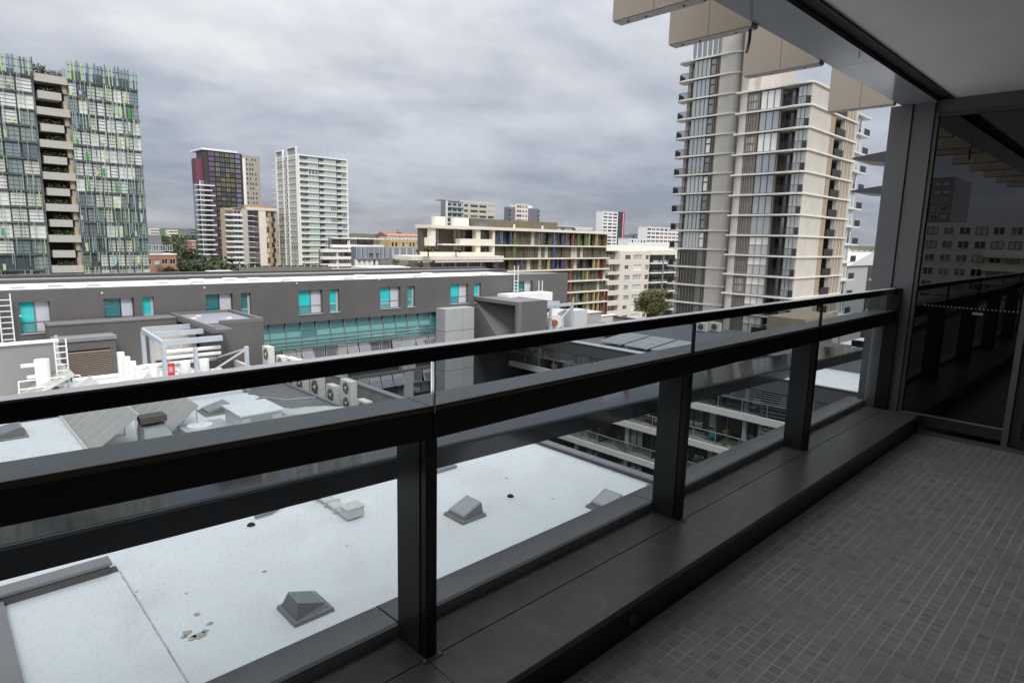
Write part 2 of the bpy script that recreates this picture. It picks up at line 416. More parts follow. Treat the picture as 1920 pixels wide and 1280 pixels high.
# back wall behind the camera, with glazing
bw = thing('back_wall', 'dark glazed back wall of the balcony behind the viewpoint', 'wall', (0, -1.6, 0))
MB().box(XA, XB + .3, -1.78, -1.62, -.1, 2.80).build('wall', mat('dark_interior_wall', (.10, .10, .105), .7, 0, .05), bw)
for i in range(4): place('window', win_mesh(gl_dk, frame_d, 1, 1, .04), bw, 'Y', -1.6, XA + .3 + i * 2.4, XA + 2.5 + i * 2.4, .05, 2.55).rotation_euler = (0, 0, math.pi)
for ch in bw.children:
    if ch.name.startswith('window'): ch.location.x += 2.2; ch.location.y = 0
lw = struct('end_wall', MB().box(XA - .12, XA, -1.78, 1.25, -.1, 2.80), mat('left_end_render', (.22, .21, .20), .8, 0, .05))

# --- upstand with metal sill
us = thing('window_sill', 'low charcoal metal upstand running under the whole balustrade', 'sill', (1.0, 1.5, 0))
MB().box(XA, XB, 1.282, 1.50, -.02, .140).build('riser', black, us)
def seg_cuts(): return [XA, -2.06, -.46, 1.12, 2.70, 4.31, XB]
cu = seg_cuts()
for a, b in zip(cu, cu[1:]):
    MB().prism([(1.276, .128), (1.280, .150), (1.536, .150), (1.536, .141), (1.29, .141), (1.29, .128)], 0, a + .0015, b - .0015).build('sill_panel', sillm, us)
    MB().box(a + .0015, b - .0015, 1.542, 1.700, .100, .1495).build('outer_sill_panel', sillm, us)
    MB().prism([(1.704, .02), (1.704, .196), (1.712, .205), (1.845, .200), (1.86, .192), (1.86, .02)], 0, a + .004, b - .004).build('cap_flashing', sillm2, us)
MB().box(XA, XB, 1.5385, 1.5402, .10, .1470).build('joint_seal', blackm, us)
MB().box(XA, XB, 1.54, 1.70, -.02, .098).build('core', blackm, us)
d0 = P(1184, 1146, 1, 1.28)
dr = MB()
for i in range(12):
    a, b = 2 * math.pi * i / 12, 2 * math.pi * (i + 1) / 12
    for r0, r1, y0, y1 in ((.013, .021, 1.264, 1.264), (.021, .021, 1.264, 1.283), (.013, .013, 1.283, 1.264)):
        dr.face([(d0[0] + r0 * math.cos(a), y0, .07 + r0 * math.sin(a)), (d0[0] + r0 * math.cos(b), y0, .07 + r0 * math.sin(b)),
                 (d0[0] + r1 * math.cos(b), y1, .07 + r1 * math.sin(b)), (d0[0] + r1 * math.cos(a), y1, .07 + r1 * math.sin(a))])
dr.build('drain_outlet', mat('grey_outlet_plastic', (.13, .13, .125), .6, 0, 0), us)
scm = mat('pale_scuff_mark', (.30, .29, .27), .8, 0, .4, 60)
for (x1, y1, x2, y2, wd) in ((1340, 928, 1398, 899, .006), (1424, 903, 1462, 916, .005), (1308, 967, 1332, 975, .003), (1352, 918, 1380, 905, .004), (1430, 900, 1450, 908, .003)):
    a = P(x1, y1, 2, .151); b = P(x2, y2, 2, .151); d = (b - a) / np.linalg.norm(b - a); n = np.array([-d[1], d[0], 0]) * wd
    pts = []; mb = MB(); K = 9
    prev = None
    for i in range(K + 1):
        c_ = a + (b - a) * i / K + n * R_.uniform(-.7, .7); ww = n * R_.uniform(.15, 1) * (math.sin(math.pi * (i + .4) / (K + .8)))
        cur = (c_ - ww, c_ + ww)
        if prev: mb.face([(*prev[0][:2], .1512), (*cur[0][:2], .1512), (*cur[1][:2], .1512), (*prev[1][:2], .1512)])
        prev = cur
    mb.build('scuff_mark', scm, us)

# --- balustrade
bal = thing('balustrade', 'black metal and tinted glass balustrade along the open side of the balcony', 'balustrade', (1.14, 1.6, .15))
PX_ = [-3.64, -2.05, -.45, 1.115, 2.690, 4.325]
MB().prism([(1.550, 1.2102), (1.550, 1.2115), (1.598, 1.2115), (1.598, 1.2102)], 0, XA, 6.045).build('handrail_sky_sheen', mat('handrail_top_sky_sheen', (.68, .68, .68), .3, .1, .15, 6), bal)  # pale strip paints the sky's reflection along the black handrail top
MB().prism([(1.545, 1.166), (1.545, 1.207), (1.548, 1.210), (1.599, 1.210), (1.602, 1.207), (1.602, 1.166)], 0, XA, 6.045).build('handrail', mat('black_gloss_handrail', (.016, .016, .018), .22, 0, .1, 8), bal)
for x in PX_:
    p = MB(); p.box(x, x + .046, 1.572, 1.700, .150, .912).build('post', postm, bal)
    MB().box(x + .004, x + .050, 1.543, 1.569, .150, .912).build('post_cover', black, bal)
    MB().box(x - .016, x + .064, 1.522, 1.70, .1503, .1530).build('base_plate', mat('worn_base_plate', (.10, .10, .098), .4, 0, .2, 20), bal)
    for q in (-.008, .056): MB().tube((x + q, 1.532, .153), (x + q, 1.532, .157), .0045, 6).build('bolt', galv, bal)
    for z_ in (.30, .55, .80): MB().tube((x + .027, 1.5432, z_), (x + .027, 1.5415, z_), .004, 8).build('rivet', postm, bal)
jx = [XA] + [x + .036 for x in PX_] + [6.045]
for a, b in zip(jx, jx[1:]):
    def lift(mb): mb.v = [(x_, y_, z_ + max(0, 1.15 - x_) * .030 * (1.3 if z_ < .95 else .8 if z_ < 1.1 else .35)) for x_, y_, z_ in mb.v]; return mb
    lift(MB().prism([(1.545, .914), (1.545, 1.006), (1.552, 1.012), (1.700, 1.016), (1.703, 1.010), (1.703, .914)], 0, a + .002, b - .002)).build('mid_rail', mat('black_mid_rail_metal', (.0135, .0135, .015), .36, 0, .1, 8), bal)
    lift(MB().box(a + .002, b - .002, 1.556, 1.698, 1.0163, 1.0185)).build('mid_rail_cap', mat('grey_rail_cap', (.19, .195, .195), .35, 0, .06, 6), bal)
    lift(MB().box(a + .002, b - .002, 1.5425, 1.5475, 1.0165, 1.0235)).build('glazing_bead', mat('brown_bead', (.12, .085, .05), .4, 0, 0), bal)
    lift(MB().face([(a + .004, 1.552, 1.019), (b - .004, 1.552, 1.019), (b - .004, 1.552, 1.168), (a + .004, 1.552, 1.168)])).build('glass_panel', railtint, bal)
    MB().face([(a + .004, 1.7015, .19), (b - .004, 1.7015, .19), (b - .004, 1.7015, .95 if b < 1.2 else .913), (a + .004, 1.7015, .95 if b < 1.2 else .913)]).build('lower_glass_panel', railtint, bal)
chrome = mat('bright_steel_clip', (.75, .76, .78), .18, 1.0, 0)
for i, x in enumerate(jx[1:-1]):
    mm = chrome if i == 3 else black
    MB().box(x - .0025, x + .0035, 1.538, 1.556, 1.0 if i == 3 else 1.019, 1.165).build('glass_joint_clip', mm, bal)
# --- external sun blade
sb = thing('sunshade_blade', 'long dark horizontal sunshade blade outside the lower glass of the balustrade', 'sunshade', (1, 2.1, .6))
for a, b in ((XA, 2.72), (2.724, 7.2)):
    bl_ = MB().prism([(2.0, .600), (2.0, .686), (2.008, .694), (2.50, .632), (2.50, .600)], 0, a, b)
    bl_.v = [(x_, y_, z_ - .030 * (x_ - 1.25)) for x_, y_, z_ in bl_.v]
    bl_.build('blade', mat('glossy_dark_blade', (.05, .052, .056), .07, 0, .05, 3, spec=.9), sb)
    bl_ = MB().box(a, b, 1.996, 2.0, .682, .694); bl_.v = [(x_, y_, z_ - .030 * (x_ - 1.25)) for x_, y_, z_ in bl_.v]
    bl_.build('blade_lip', mat('grey_blade_lip', (.22, .225, .23), .4, 0, 0), sb)
for x in (-3.9, 6.5):
    MB().box(x, x + .05, 1.70, 2.0, .60, .66).build('bracket', black, sb)

# --- end column, header and sliding door in the end wall (x = 6.1)
ec = thing('end_column', 'tall charcoal metal column where the balustrade meets the end wall', 'column', (6.1, 1.6, .15))
MB().box(6.06, 6.34, 1.605, 1.765, -.02, 2.715).build('outer_pilaster', colm, ec)
MB().box(6.075, 6.34, 1.450, 1.597, .1505, 2.715).build('inner_pilaster', colm, ec)
MB().box(6.09, 6.30, 1.590, 1.610, -.02, 2.70).build('shadow_gap', blackm, ec)
MB().box(6.04, 6.075, 1.52, 1.62, .152, 1.212).build('rail_end_plate', black, ec)
dw = thing('glass_door', 'large dark glazed sliding panel in charcoal frame at the balcony end', 'door', (6.1, .4, 0))
fr_ = mat('charcoal_door_frame', (.06, .063, .064), .42, 0, .06, 3)
MB().box(6.10, 6.30, -1.6, 1.448, 2.635, 2.733).build('header', mat('charcoal_header', (.10, .098, .09), .6, 0, .06, 3), dw)
MB().box(6.095, 6.20, 1.421, 1.447, .02, 2.633).build('stile', colm, dw)
MB().box(6.085, 6.17, .672, .712, .02, 2.633).build('stile', colm, dw)
MB().box(6.105, 6.17, .713, 1.420, .060, .150).build('bottom_rail', fr_, dw)
MB().box(6.095, 6.17, .713, 1.420, .150, .156).build('glazing_trim', sillm2, dw)
MB().box(6.105, 6.17, .713, 1.420, 2.60, 2.634).build('top_rail', fr_, dw)
doorg = glass_dark('dark_door_glass', (.003, .003, .004), .06, .004)
MB().box(6.128, 6.15, .713, 1.420, .156, 2.60).build('pane', doorg, dw)
MB().box(6.03, 6.10, -1.6, 1.28, -.003, .014).box(6.055, 6.075, -1.6, 1.28, .014, .028).build('track', mat('track_metal', (.20, .20, .20), .4, .3, 0), dw)
dm = MB().prism([(math.cos(i * math.pi / 4) * .006, math.sin(i * math.pi / 4) * .006) for i in range(8)], 0, -.0015, 0).mesh('marker_dot', mat('pale_marker_dot', (.30, .31, .31), .6, 0, 0))
for i in range(24): inst('marker_dot', dm, dw, (6.1275, 1.352 - i * .0268, 1.083))
MB().box(6.115, 6.127, .95, 1.02, 1.035, 1.055).build('latch', sillm2, dw)
d2 = thing('glass_door', 'second dark glazed panel at the right edge of the end wall', 'door', (6.13, -.4, 0))
MB().box(6.145, 6.20, -1.58, .670, .02, 2.634).build('pane', doorg, d2)
MB().box(6.12, 6.144, .60, .668, .02, 2.634).build('stile', fr_, d2)
MB().box(6.12, 6.144, -1.58, .598, .02, .10).build('bottom_rail', fr_, d2)
ew = struct('end_wall', MB().box(6.21, 6.45, -1.8, 1.448, -.1, 2.84), blackm)

# --- soffit at the balcony mouth
sf = thing('soffit', 'glossy grey metal soffit panels along the balcony mouth overhead', 'soffit', (3, 1.6, 2.75))
for a, b in ((XA, 1.35), (1.354, 4.52), (4.524, 6.35)):
    MB().box(a, b, 1.435, 1.690, 2.716, 2.80).build('soffit_panel', soffm, sf)
MB().box(XA, 6.35, 1.336, 1.434, 2.745, 2.80).build('shadow_recess', blackm, sf)
MB().box(XA, XB, 1.331, 1.336, 2.722, 2.80).build('ceiling_trim', mat('brown_ceiling_trim', (.03, .026, .022), .6, 0, 0), sf)
MB().box(XA, 6.35, 1.60, 1.692, 2.801, 3.2).build('fascia', finm, sf)
hk = thing('hanging_strap', 'short black strap hanging from the soffit before the tower', 'strap', (3.25, 1.62, 2.716))
a = P(1407, 47, 2, 2.716)
mb = MB(); prev = None
for i in range(7):
    t = i / 6; cx_, cz_ = a[0] - .0 + .012 * math.sin(t * 2.2) - .03 * t * t, 2.718 - t * .150
    cur = [(cx_ - .002, a[1] - .008, cz_), (cx_ + .002, a[1] - .008, cz_), (cx_ + .002, a[1] + .008, cz_), (cx_ - .002, a[1] + .008, cz_)]
    if prev: mb.hexa(cur + prev)
    prev = cur
mb.build('strap', black, hk)
MB().tube((a[0], a[1], 2.716), (a[0], a[1], 2.706), .012, 10).build('fixing', black, hk)
a2 = P(1612, 98, 2, 2.716)
tag(MB().tube((a2[0], a2[1], 2.716), (a2[0], a2[1] + .002, 2.68), .0025, 6).build('loose_wire', black), 'tiny wire end poking down from the soffit joint', 'wire')

# --- vertical beige fins hung off the storey above
fx = [(2.815, 'outermost beige metal fin at the top of the view, cut by the frame'), (3.355, 'second beige metal fin, above the left edge of the striped tower'),
      (4.30, 'third beige metal fin, behind the hanging black strap'), (5.87, 'last beige metal fin, beside the end column')]
def fin(x, label):
    t = thing('facade_fin', label, 'facade fin', (x, 1.95, 2.70), 'beige fins on the storey above')
    for y0, y1 in ((1.695, 1.948), (1.951, 2.205)):
        MB().box(x, x + .075, y0, y1, 2.703, 4.4).build('fin_panel', finm, t)
    MB().box(x + .004, x + .071, 1.70, 2.20, 2.697, 2.7025).build('underside', finb, t)
    for y in (1.80, 2.02, 2.13):
        MB().tube((x + .037, y, 2.697), (x + .037, y, 2.692), .006, 8).build('bolt', black, t)
    return t
for x, lb in fx: fin(x, lb)
for i in range(5): fin(1.75 - i * 1.05, ['sixth', 'seventh', 'eighth', 'ninth', 'tenth'][i] + ' beige metal fin, out of frame overhead to the left')
# --- two pointed shade brackets beyond the end column
for j, (lab, pts) in enumerate((('upper pointed grey shade bracket beside the end column', ((1598, 296), (1666, 275), (1666, 311), (1640, 317))),
                 ('lower pointed grey shade bracket beside the end column', ((1596, 357), (1666, 341), (1666, 371), (1640, 371))))):
    X = 8.2; q = [P(*p, 0, X) for p in pts]
    t = thing('shade_bracket', lab, 'bracket', tuple(q[1]), 'pointed shade brackets past the column')
    yo = q[0][1]; zt = q[1][2]; z0_ = q[0][2]
    MB().hexa([(X, yo, z0_ - .02), (X, 1.9, q[3][2] - .01), (X + .7, 1.9, q[3][2] - .01), (X + .7, yo, z0_ - .02),
               (X, yo, z0_), (X, 1.9, zt + .02), (X + .7, 1.9, zt + .02), (X + .7, yo, z0_)]).build('blade', mat('mid_grey_bracket', (.085, .085, .09), .4, 0, .08, 3), t)
    for y, zz_ in ((2.02, .01), (2.0, -.07), (2.2, -.06), (2.12, -.06)):
        MB().tube((X - .004, y, zt + zz_ - .03), (X + .002, y, zt + zz_ - .03), .009, 8).build('bolt', galv, t)

# ================================================================== LOW BLOCK WITH WHITE ROOF
lb = thing('low_building', 'low charcoal building whose white painted flat roof fills the view below the balustrade', 'building', (8, 26, -26))
ZR = -7.0
def roof_quad(mb, x0, x1, y0, y1, z, nx=1): mb.face([(x0, y0, z), (x1, y0, z), (x1, y1, z), (x0, y1, z)])
MB().box(-26, 18.45, 4.0, 22, -26, ZR - .01).box(-26, 14.9, 22.0, 44.7, -26, ZR - .01).build('wall', charc, lb)
MB().box(3.05, 18.4, 4.05, 24.0, ZR - .008, ZR).box(.75, 3.05, 4.05, 17.3, ZR - .008, ZR + .012).build('roof', roofw, lb)
MB().box(-26, .0, 4.05, 17.0, -9.2, -9.1).build('lower_roof', roofg, lb)
mb = MB().box(-26, 12.2, 24.0, 44.6, ZR - .008, ZR).box(-26, 3.05, 17.7, 24.0, ZR - .008, ZR).box(3.05, 12.2, 24.0, 24.01, ZR - .008, ZR)
# ragged paint edge against the grey membrane
K = 40; prev = (12.2, 24.0)
for i in range(1, K + 1):
    y = 24 + 12.5 * i / K; x = 12.2 + R_.uniform(0, .45)
    mb.face([(12.19, prev[1], ZR + .002), (prev[0], prev[1], ZR + .002), (x, y, ZR + .002), (12.19, y, ZR + .002)]); prev = (x, y)
mb.build('rear_roof', roofw, lb)
MB().box(12.2, 14.9, 24.0, 39.0, ZR - .02, ZR - .004).build('membrane_roof', roofg, lb)
MB().box(14.78, 14.98, 22.2, 39.0, ZR - .05, ZR + .10).build('kerb', parap, lb)
# sunken lane for the condensers, and outer parapet
MB().box(14.98, 16.6, 22.2, 39.0, -26, ZR - .35).build('lane', roofg, lb)
MB().box(16.55, 16.80, 22.2, 39.1, -26, -6.32).build('parapet_wall', mat('weathered_grey_parapet', (.27, .26, .25), .8, 0, .16, .7, streak=.5), lb)
MB().box(16.50, 16.86, 22.1, 39.2, -6.32, -6.24).build('coping', parap, lb)
MB().box(18.40, 18.62, 3.5, 24.2, -26, ZR + .13).build('parapet_wall', charc, lb)
MB().box(18.36, 18.72, 3.5, 24.25, ZR + .13, ZR + .19).build('coping', parap, lb)
MB().box(16.8, 18.4, 24.0, 24.22, -26, ZR + .13).build('parapet_wall', charc, lb)
MB().box(-26, 2.85, 17.3, 17.62, -9.5, ZR + .26).build('parapet_wall', charc, lb)
MB().box(-26, 2.9, 17.24, 17.70, ZR + .26, ZR + .33).build('coping', parap, lb)
MB().box(.40, .68, 4.0, 17.3, -26, ZR + .12).build('parapet_wall', charc, lb)
MB().box(.33, .76, 4.0, 17.22, ZR + .12, ZR + .18).build('coping', parap, lb)
# roof litter and stains
stm = mat('brown_roof_stain', (.42, .37, .31), .8, 0, .5, 9)
def splat(cx_, cy_, r, n=9, z=ZR + .018):
    pts = []
    for i in range(n):
        a_ = 2 * math.pi * i / n; rr = r * R_.uniform(.45, 1.0); pts.append((cx_ + rr * math.cos(a_) * 1.3, cy_ + rr * math.sin(a_), z))
    return MB().face(pts)
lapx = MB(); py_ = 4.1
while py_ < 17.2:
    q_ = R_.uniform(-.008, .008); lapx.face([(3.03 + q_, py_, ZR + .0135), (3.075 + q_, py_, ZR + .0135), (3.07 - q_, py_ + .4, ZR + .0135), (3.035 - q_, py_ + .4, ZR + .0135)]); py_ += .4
lapx.build('lap_shade_line', mat('grey_lap_and_shade', (.40, .39, .36), .8, 0, .3, 3), lb)  # darker strip draws the lap and paints the shade line of the roof step
for (px, py, r) in ((360, 1195, .10), (352, 1185, .12), (375, 1190, .14), (385, 1182, .08), (345, 1192, .07), (370, 1150, .08), (392, 1168, .07), (256, 1108, .04), (496, 1070, .06), (650, 1022, .04), (800, 1084, .03), (350, 1111, .05), (1077, 866, .05), (1125, 872, .12), (1155, 882, .12), (1215, 908, .09), (1000, 846, .04), (949, 895, .05), (1158, 935, .05), (1036, 934, .04), (985, 855, .04)):
    p = P(px, py, 2, ZR + .018); splat(p[0], p[1], r).build('roof_stain', stm, lb)

# skylights
def skylight(cx_, cy_, label, s=1.0, rz=0, flip=False, z=ZR):
    t = thing('skylight', label, 'skylight', (cx_, cy_, z), 'pyramid skylights on the white roof')
    km = mat('grey_skylight_kerb', (.22, .215, .21), .6, 0, .08, 4)
    def rot(x, y, z_): c_, s2 = math.cos(rz), math.sin(rz); return (cx_ + (x * c_ - y * s2) * s, cy_ + (x * s2 + y * c_) * s, z + z_)
    def hx(b, h0, tq, h1): return [rot(x, y, h0) for x, y in b] + [rot(x, y, hh) for (x, y), hh in zip(tq, h1)]
    sq = lambda a: [(-a, -a), (a, -a), (a, a), (-a, a)]
    MB().hexa(hx(sq(.60), 0, sq(.58), (.09,) * 4)).build('kerb', km, t)
    tp = sq(.45); hs = (.17, .43, .43, .17) if not flip else (.40, .17, .20, .42)
    if flip: tp = [(-.36, -.34), (.40, -.36), (.40, .36), (-.36, .34)]
    MB().hexa(hx(sq(.50), .09, tp, hs)).build('upstand', mat('grey_skylight_upstand', (.17, .165, .16), .55, 0, .08, 4), t)
    fr = MB().hexa([rot(x, y, hh + .004) for (x, y), hh in zip(tp, hs)] + [rot(x, y, hh + .03) for (x, y), hh in zip(tp, hs)])
    f = fr.build('frame', mat('skylight_frame', (.30, .30, .30), .45, 0, 0), t)
    f2 = MB().hexa([rot(x * .86, y * .86, hh + (.031 if True else 0) + (0 if flip else 0) + .14 * (np.mean(hs) - hh)) for (x, y), hh in zip(tp, hs)] + [rot(x * .86, y * .86, hh + .036 + .14 * (np.mean(hs) - hh)) for (x, y), hh in zip(tp, hs)])
    f2.build('glass', glass_dark('skylight_glass', (.30, .31, .33) if 1 else 0, .08, .05) if not flip else glass_dark('skylight_glass_green', (.20, .25, .22), .10, .05), f)
    return t
p = P(573, 1143, 2, ZR); skylight(p[0], p[1], 'dark grey skylight nearest the corner post on the white roof', .80, flip=True)
p = P(872, 966, 2, ZR); skylight(p[0], p[1], 'pale glazed skylight in the middle bay of the white roof', .80)
p = P(1133, 953, 2, ZR); skylight(p[0] + .1, p[1], 'skylight at the right edge of the white roof, half behind the sill', .80)
p = P(8, 818, 2, ZR); skylight(p[0], p[1], 'dark skylight at the far left edge seen through the upper glass', 1.25)
p = P(405, 772, 2, ZR); skylight(p[0], p[1], 'small dark skylight between the tilted array and the duct', 1.1)
# domed vents
for px, py, lb_ in ((957, 932, 'black domed roof vent right of the pale skylight'), (471, 986, 'small black domed vent on the white roof near the shade blade')):
    p = P(px, py, 2, ZR); mb = MB(); blob(mb, (p[0], p[1], ZR + .01), .13, sz=.8, n=10, k=5, cut=0)
    t = thing('roof_vent', lb_, 'roof vent', (p[0], p[1], ZR), 'domed vents on the white roof')
    mb.build('dome', blackm, t, smooth=True); MB().tube((p[0], p[1], ZR), (p[0], p[1], ZR + .03), .17, 12).build('flange', white, t)
# duct box with cable tray
p = P(660, 968, 2, ZR)
t = thing('duct_box', 'small white box at the end of a cable tray on the white roof', 'roof box', (p[0], p[1], ZR))
MB().box(p[0] - .28, p[0] + .28, p[1] - .25, p[1] + .2, ZR + .06, ZR + .36).build('box', mat('off_white_metal', (.55, .56, .53), .5, 0, .06, 3), t)
MB().box(p[0] - .31, p[0] + .31, p[1] - .28, p[1] + .23, ZR + .36, ZR + .385).build('lid', mat('off_white_metal', (.55, .56, .53)), t)
MB().box(p[0] - .26, p[0] + .1, p[1] + .21, p[1] + 2.1, ZR + .05, ZR + .15).build('tray', mat('off_white_metal', (.55, .56, .53)), t)
for i in range(3): MB().box(p[0] - .33, p[0] + .2, p[1] + .5 + i * .6, p[1] + .56 + i * .6, ZR + .002, ZR + .17).build('support', galv, t)
p = P(505, 968, 2, ZR)
tag(MB().path([(p[0] - .4, p[1] + .1, ZR + .08), (p[0] + .1, p[1] + .1, ZR + .08), (p[0] + .5, p[1] + .35, ZR + .08), (p[0] + .5, p[1] + 1.2, ZR + .08)], .05, 8).build('roof_pipe', parap), 'short bent grey pipe lying on the white roof just beyond the shade blade', 'pipe')
p = P(832, 882, 2, ZR)
tag(MB().box(p[0] - .6, p[0] + .55, p[1] - .1, p[1] + .12, ZR + .002, ZR + .10).build('roof_pipe', parap), 'low grey capped upstand strip on the white roof by the middle post', 'pipe')

# tilted solar panel arrays
spm = mat('solar_panel_face', (.40, .395, .37), .25, 0, .05, 1.2)
spf = mat('solar_panel_frame', (.62, .63, .60), .4, .2, 0)
def array(label, x0, x1, y0, y1, z0, z1, n, lean=0.0):
    """tilted rack: low edge x0, high edge x1; n panels along Y"""
    t = thing('solar_array', label, 'solar array', (x0, (y0 + y1) / 2, ZR), 'tilted arrays on the rear white roof')
    w_ = (y1 - y0) / n
    for i in range(n):
        a, b = y0 + i * w_ + .02, y0 + (i + 1) * w_ - .02
        MB().hexa([(x0, a, z0), (x1, a, z1), (x1, b, z1), (x0, b, z0), (x0, a, z0 + .04), (x1, a, z1 + .04), (x1, b, z1 + .04), (x0, b, z0 + .04)]).build('panel', spm, t)
        MB().hexa([(x0, b, z0 + .0), (x1, b, z1 + .0), (x1, b + .04, z1 + .0), (x0, b + .04, z0 + .0), (x0, b, z0 + .07), (x1, b, z1 + .07), (x1, b + .04, z1 + .07), (x0, b + .04, z0 + .07)]).build('rail', spf, t)
    MB().box(x0 - .12, x0 - .02, y0, y1, ZR, z0 + .05).build('edge_beam', spf, t)
    for i in range(0, n + 1, 2):
        y = min(y0 + i * w_, y1 - .05)
        MB().tube((x1 - .1, y, ZR), (x1 - .1, y, z1 - .02), .03, 6).build('leg', galv, t)
        MB().tube((x1 - .1, y, ZR + .05), (x0 + .3, y, z0), .025, 6).build('brace', galv, t)
    return t
array('large tilted solar array nearest the glass at lower left', 4.3, 5.9, 27.4, 36.5, -6.95, -5.75, 9)
array('second tilted solar array behind the vent cowl', 7.0, 8.3, 27.9, 35.8, -6.95, -5.85, 8)
array('third tilted solar array seen above the handrail at far left', 3.0, 5.4, 37.2, 41.5, -6.95, -5.75, 5)
# cowl box between arrays
t = thing('exhaust_cowl', 'grey sloping exhaust cowl between the two tilted arrays', 'cowl', (6.2, 27.5, ZR))
MB().hexa([(5.9, 26.6, ZR), (7.1, 26.4, ZR), (7.0, 28.0, ZR), (5.9, 28.0, ZR), (6.05, 27.3, -6.3), (6.85, 27.2, -6.3), (6.9, 28.0, -6.1), (6.0, 28.0, -6.1)]).build('cowl', mat('cowl_grey', (.30, .32, .32), .5, 0, .1, 2), t)
MB().box(5.98, 6.92, 27.36, 28.05, -6.10, -5.85).build('mouth', mat('brown_louvre', (.10, .085, .075), .7, 0, 0), t)
# flat roof cassette unit
p = P(385, 812, 2, ZR)
t = thing('rooftop_fan_unit', 'low square rooftop fan unit in front of the second array', 'fan unit', (p[0], p[1], ZR))
MB().box(p[0] - .9, p[0] + .9, p[1] - .7, p[1] + .7, ZR, ZR + .35).build('casing', galv, t)
MB().tube((p[0] - .2, p[1], ZR + .35), (p[0] - .2, p[1], ZR + .43), .5, 16).build('fan_ring', white, t)
# air handler with transition duct
t = thing('air_handling_unit', 'boxy grey air handling unit with a flared duct on the white roof', 'air handler', (10.2, 26.6, ZR))
ahm = mat('unit_casing', (.50, .53, .52), .5, 0, .06, 2)
MB().box(9.3, 11.0, 25.7, 27.7, ZR + .1, ZR + 1.0).build('casing', ahm, t)
MB().box(9.2, 11.1, 25.6, 27.8, ZR + 1.0, ZR + 1.06).build('lid', roofw, t)
MB().box(9.65, 10.55, 25.68, 25.70, ZR + .3, ZR + .85).build('access_door', mat('unit_door', (.30, .33, .33), .5, 0, 0), t)
MB().hexa([(11.0, 25.9, ZR + .25), (11.9, 25.5, ZR + .1), (11.9, 26.9, ZR + .1), (11.0, 27.2, ZR + .25), (11.0, 25.9, ZR + .8), (11.9, 25.5, ZR + .65), (11.9, 26.9, ZR + .65), (11.0, 27.2, ZR + .8)]).build('transition_duct', ahm, t)
for i in range(5):
    a, b = math.radians(90 - i * 20), math.radians(90 - (i + 1) * 20)
    cx_, cy_ = 11.9, 24.6
    MB().hexa([(cx_ + r * math.cos(th_), cy_ + r * math.sin(th_), ZR + .1) for r, th_ in ((1.0, a), (2.3, a), (2.3, b), (1.0, b))] + [(cx_ + r * math.cos(th_), cy_ + r * math.sin(th_), ZR + .62) for r, th_ in ((1.0, a), (2.3, a), (2.3, b), (1.0, b))]).build('duct_bend', ahm, t)
# low horizontal ducts on the rear roof
tag(MB().box(8.4, 13.0, 36.2, 36.7, ZR + .1, ZR + .4).build('flat_duct', galv), 'long flat silver duct lying across the rear white roof', 'duct')
tag(MB().box(2.6, 4.2, 34.2, 34.5, ZR + .05, ZR + .3).build('flat_duct', parap), 'short grey duct beside the low edge of the large array', 'duct')

# condensers along the parapet
acw = mat('condenser_casing', (.66, .64, .58), .5, 0, .05, 4)
def condenser(y, h, w_, label, fans=1):
    x = 15.25
    t = thing('air_conditioner', label, 'air conditioner', (x, y, ZR - .34), 'condensers lined up along the grey parapet')
    MB().box(x, x + .38, y, y + w_, ZR - .26, ZR - .26 + h).build('casing', acw, t)
    for k in (0.03, w_ - .11): MB().box(x, x + .38, y + k, y + k + .08, ZR - .34, ZR - .262).build('foot', galv, t)
    n = 2 if h > 1.2 else 1
    for f in range(n):
        zc = ZR - .26 + h * (f + .5) / n; r = min(w_, h / n) * .40; ring = MB(); yc = y + w_ * .46
        for i in range(12):
            a, b = 2 * math.pi * i / 12, 2 * math.pi * (i + 1) / 12
            ring.face([(x - .004, yc, zc), (x - .004, yc + r * math.cos(a), zc + r * math.sin(a)), (x - .004, yc + r * math.cos(b), zc + r * math.sin(b))])
        g = ring.build('fan_grille', mat('dark_fan_grille', (.09, .09, .085), .6, 0, 0), t)
        hub = MB().tube((x - .03, yc, zc), (x - .005, yc, zc), r * .28, 8); hub.build('hub', acw, t)
        for i in range(5):
            a = 2 * math.pi * i / 5; MB().box(x - .015, x - .006, yc - .012, yc + .012, zc, zc + r).v
            c_, s2 = math.cos(a), math.sin(a)
            MB().face([(x - .012, yc + c_ * .03 - s2 * .03, zc + s2 * .03 + c_ * .03), (x - .012, yc + c_ * r, zc + s2 * r), (x - .012, yc + c_ * r + s2 * .08, zc + s2 * r - c_ * .08)]).build('blade', galv, t)
ys_ = [(23.0, .75, .85, 'last condenser to the right, mostly behind the rail'), (24.35, .78, .88, 'second condenser from the right in the row'), (25.9, .82, .88, 'squat condenser just right of the tall twin-fan one'),
       (27.4, 1.55, 1.0, 'tall twin-fan condenser in the middle of the row'), (29.1, 1.0, .85, 'condenser with a dark fan just left of the tall one'), (30.8, 1.15, 1.0, 'third condenser left of the tall twin-fan one'),
       (32.7, 1.75, .95, 'tall pale condenser at the handrail, rightmost of the far trio'), (34.0, 1.7, .85, 'tall condenser in the middle of the far trio'), (35.3, 1.6, .85, 'tall condenser leftmost below the handrail'),
       (37.3, 1.9, .9, 'upright condenser standing above the handrail by the charcoal box')]
for a in ys_: condenser(a[0], a[1], a[2], a[3])

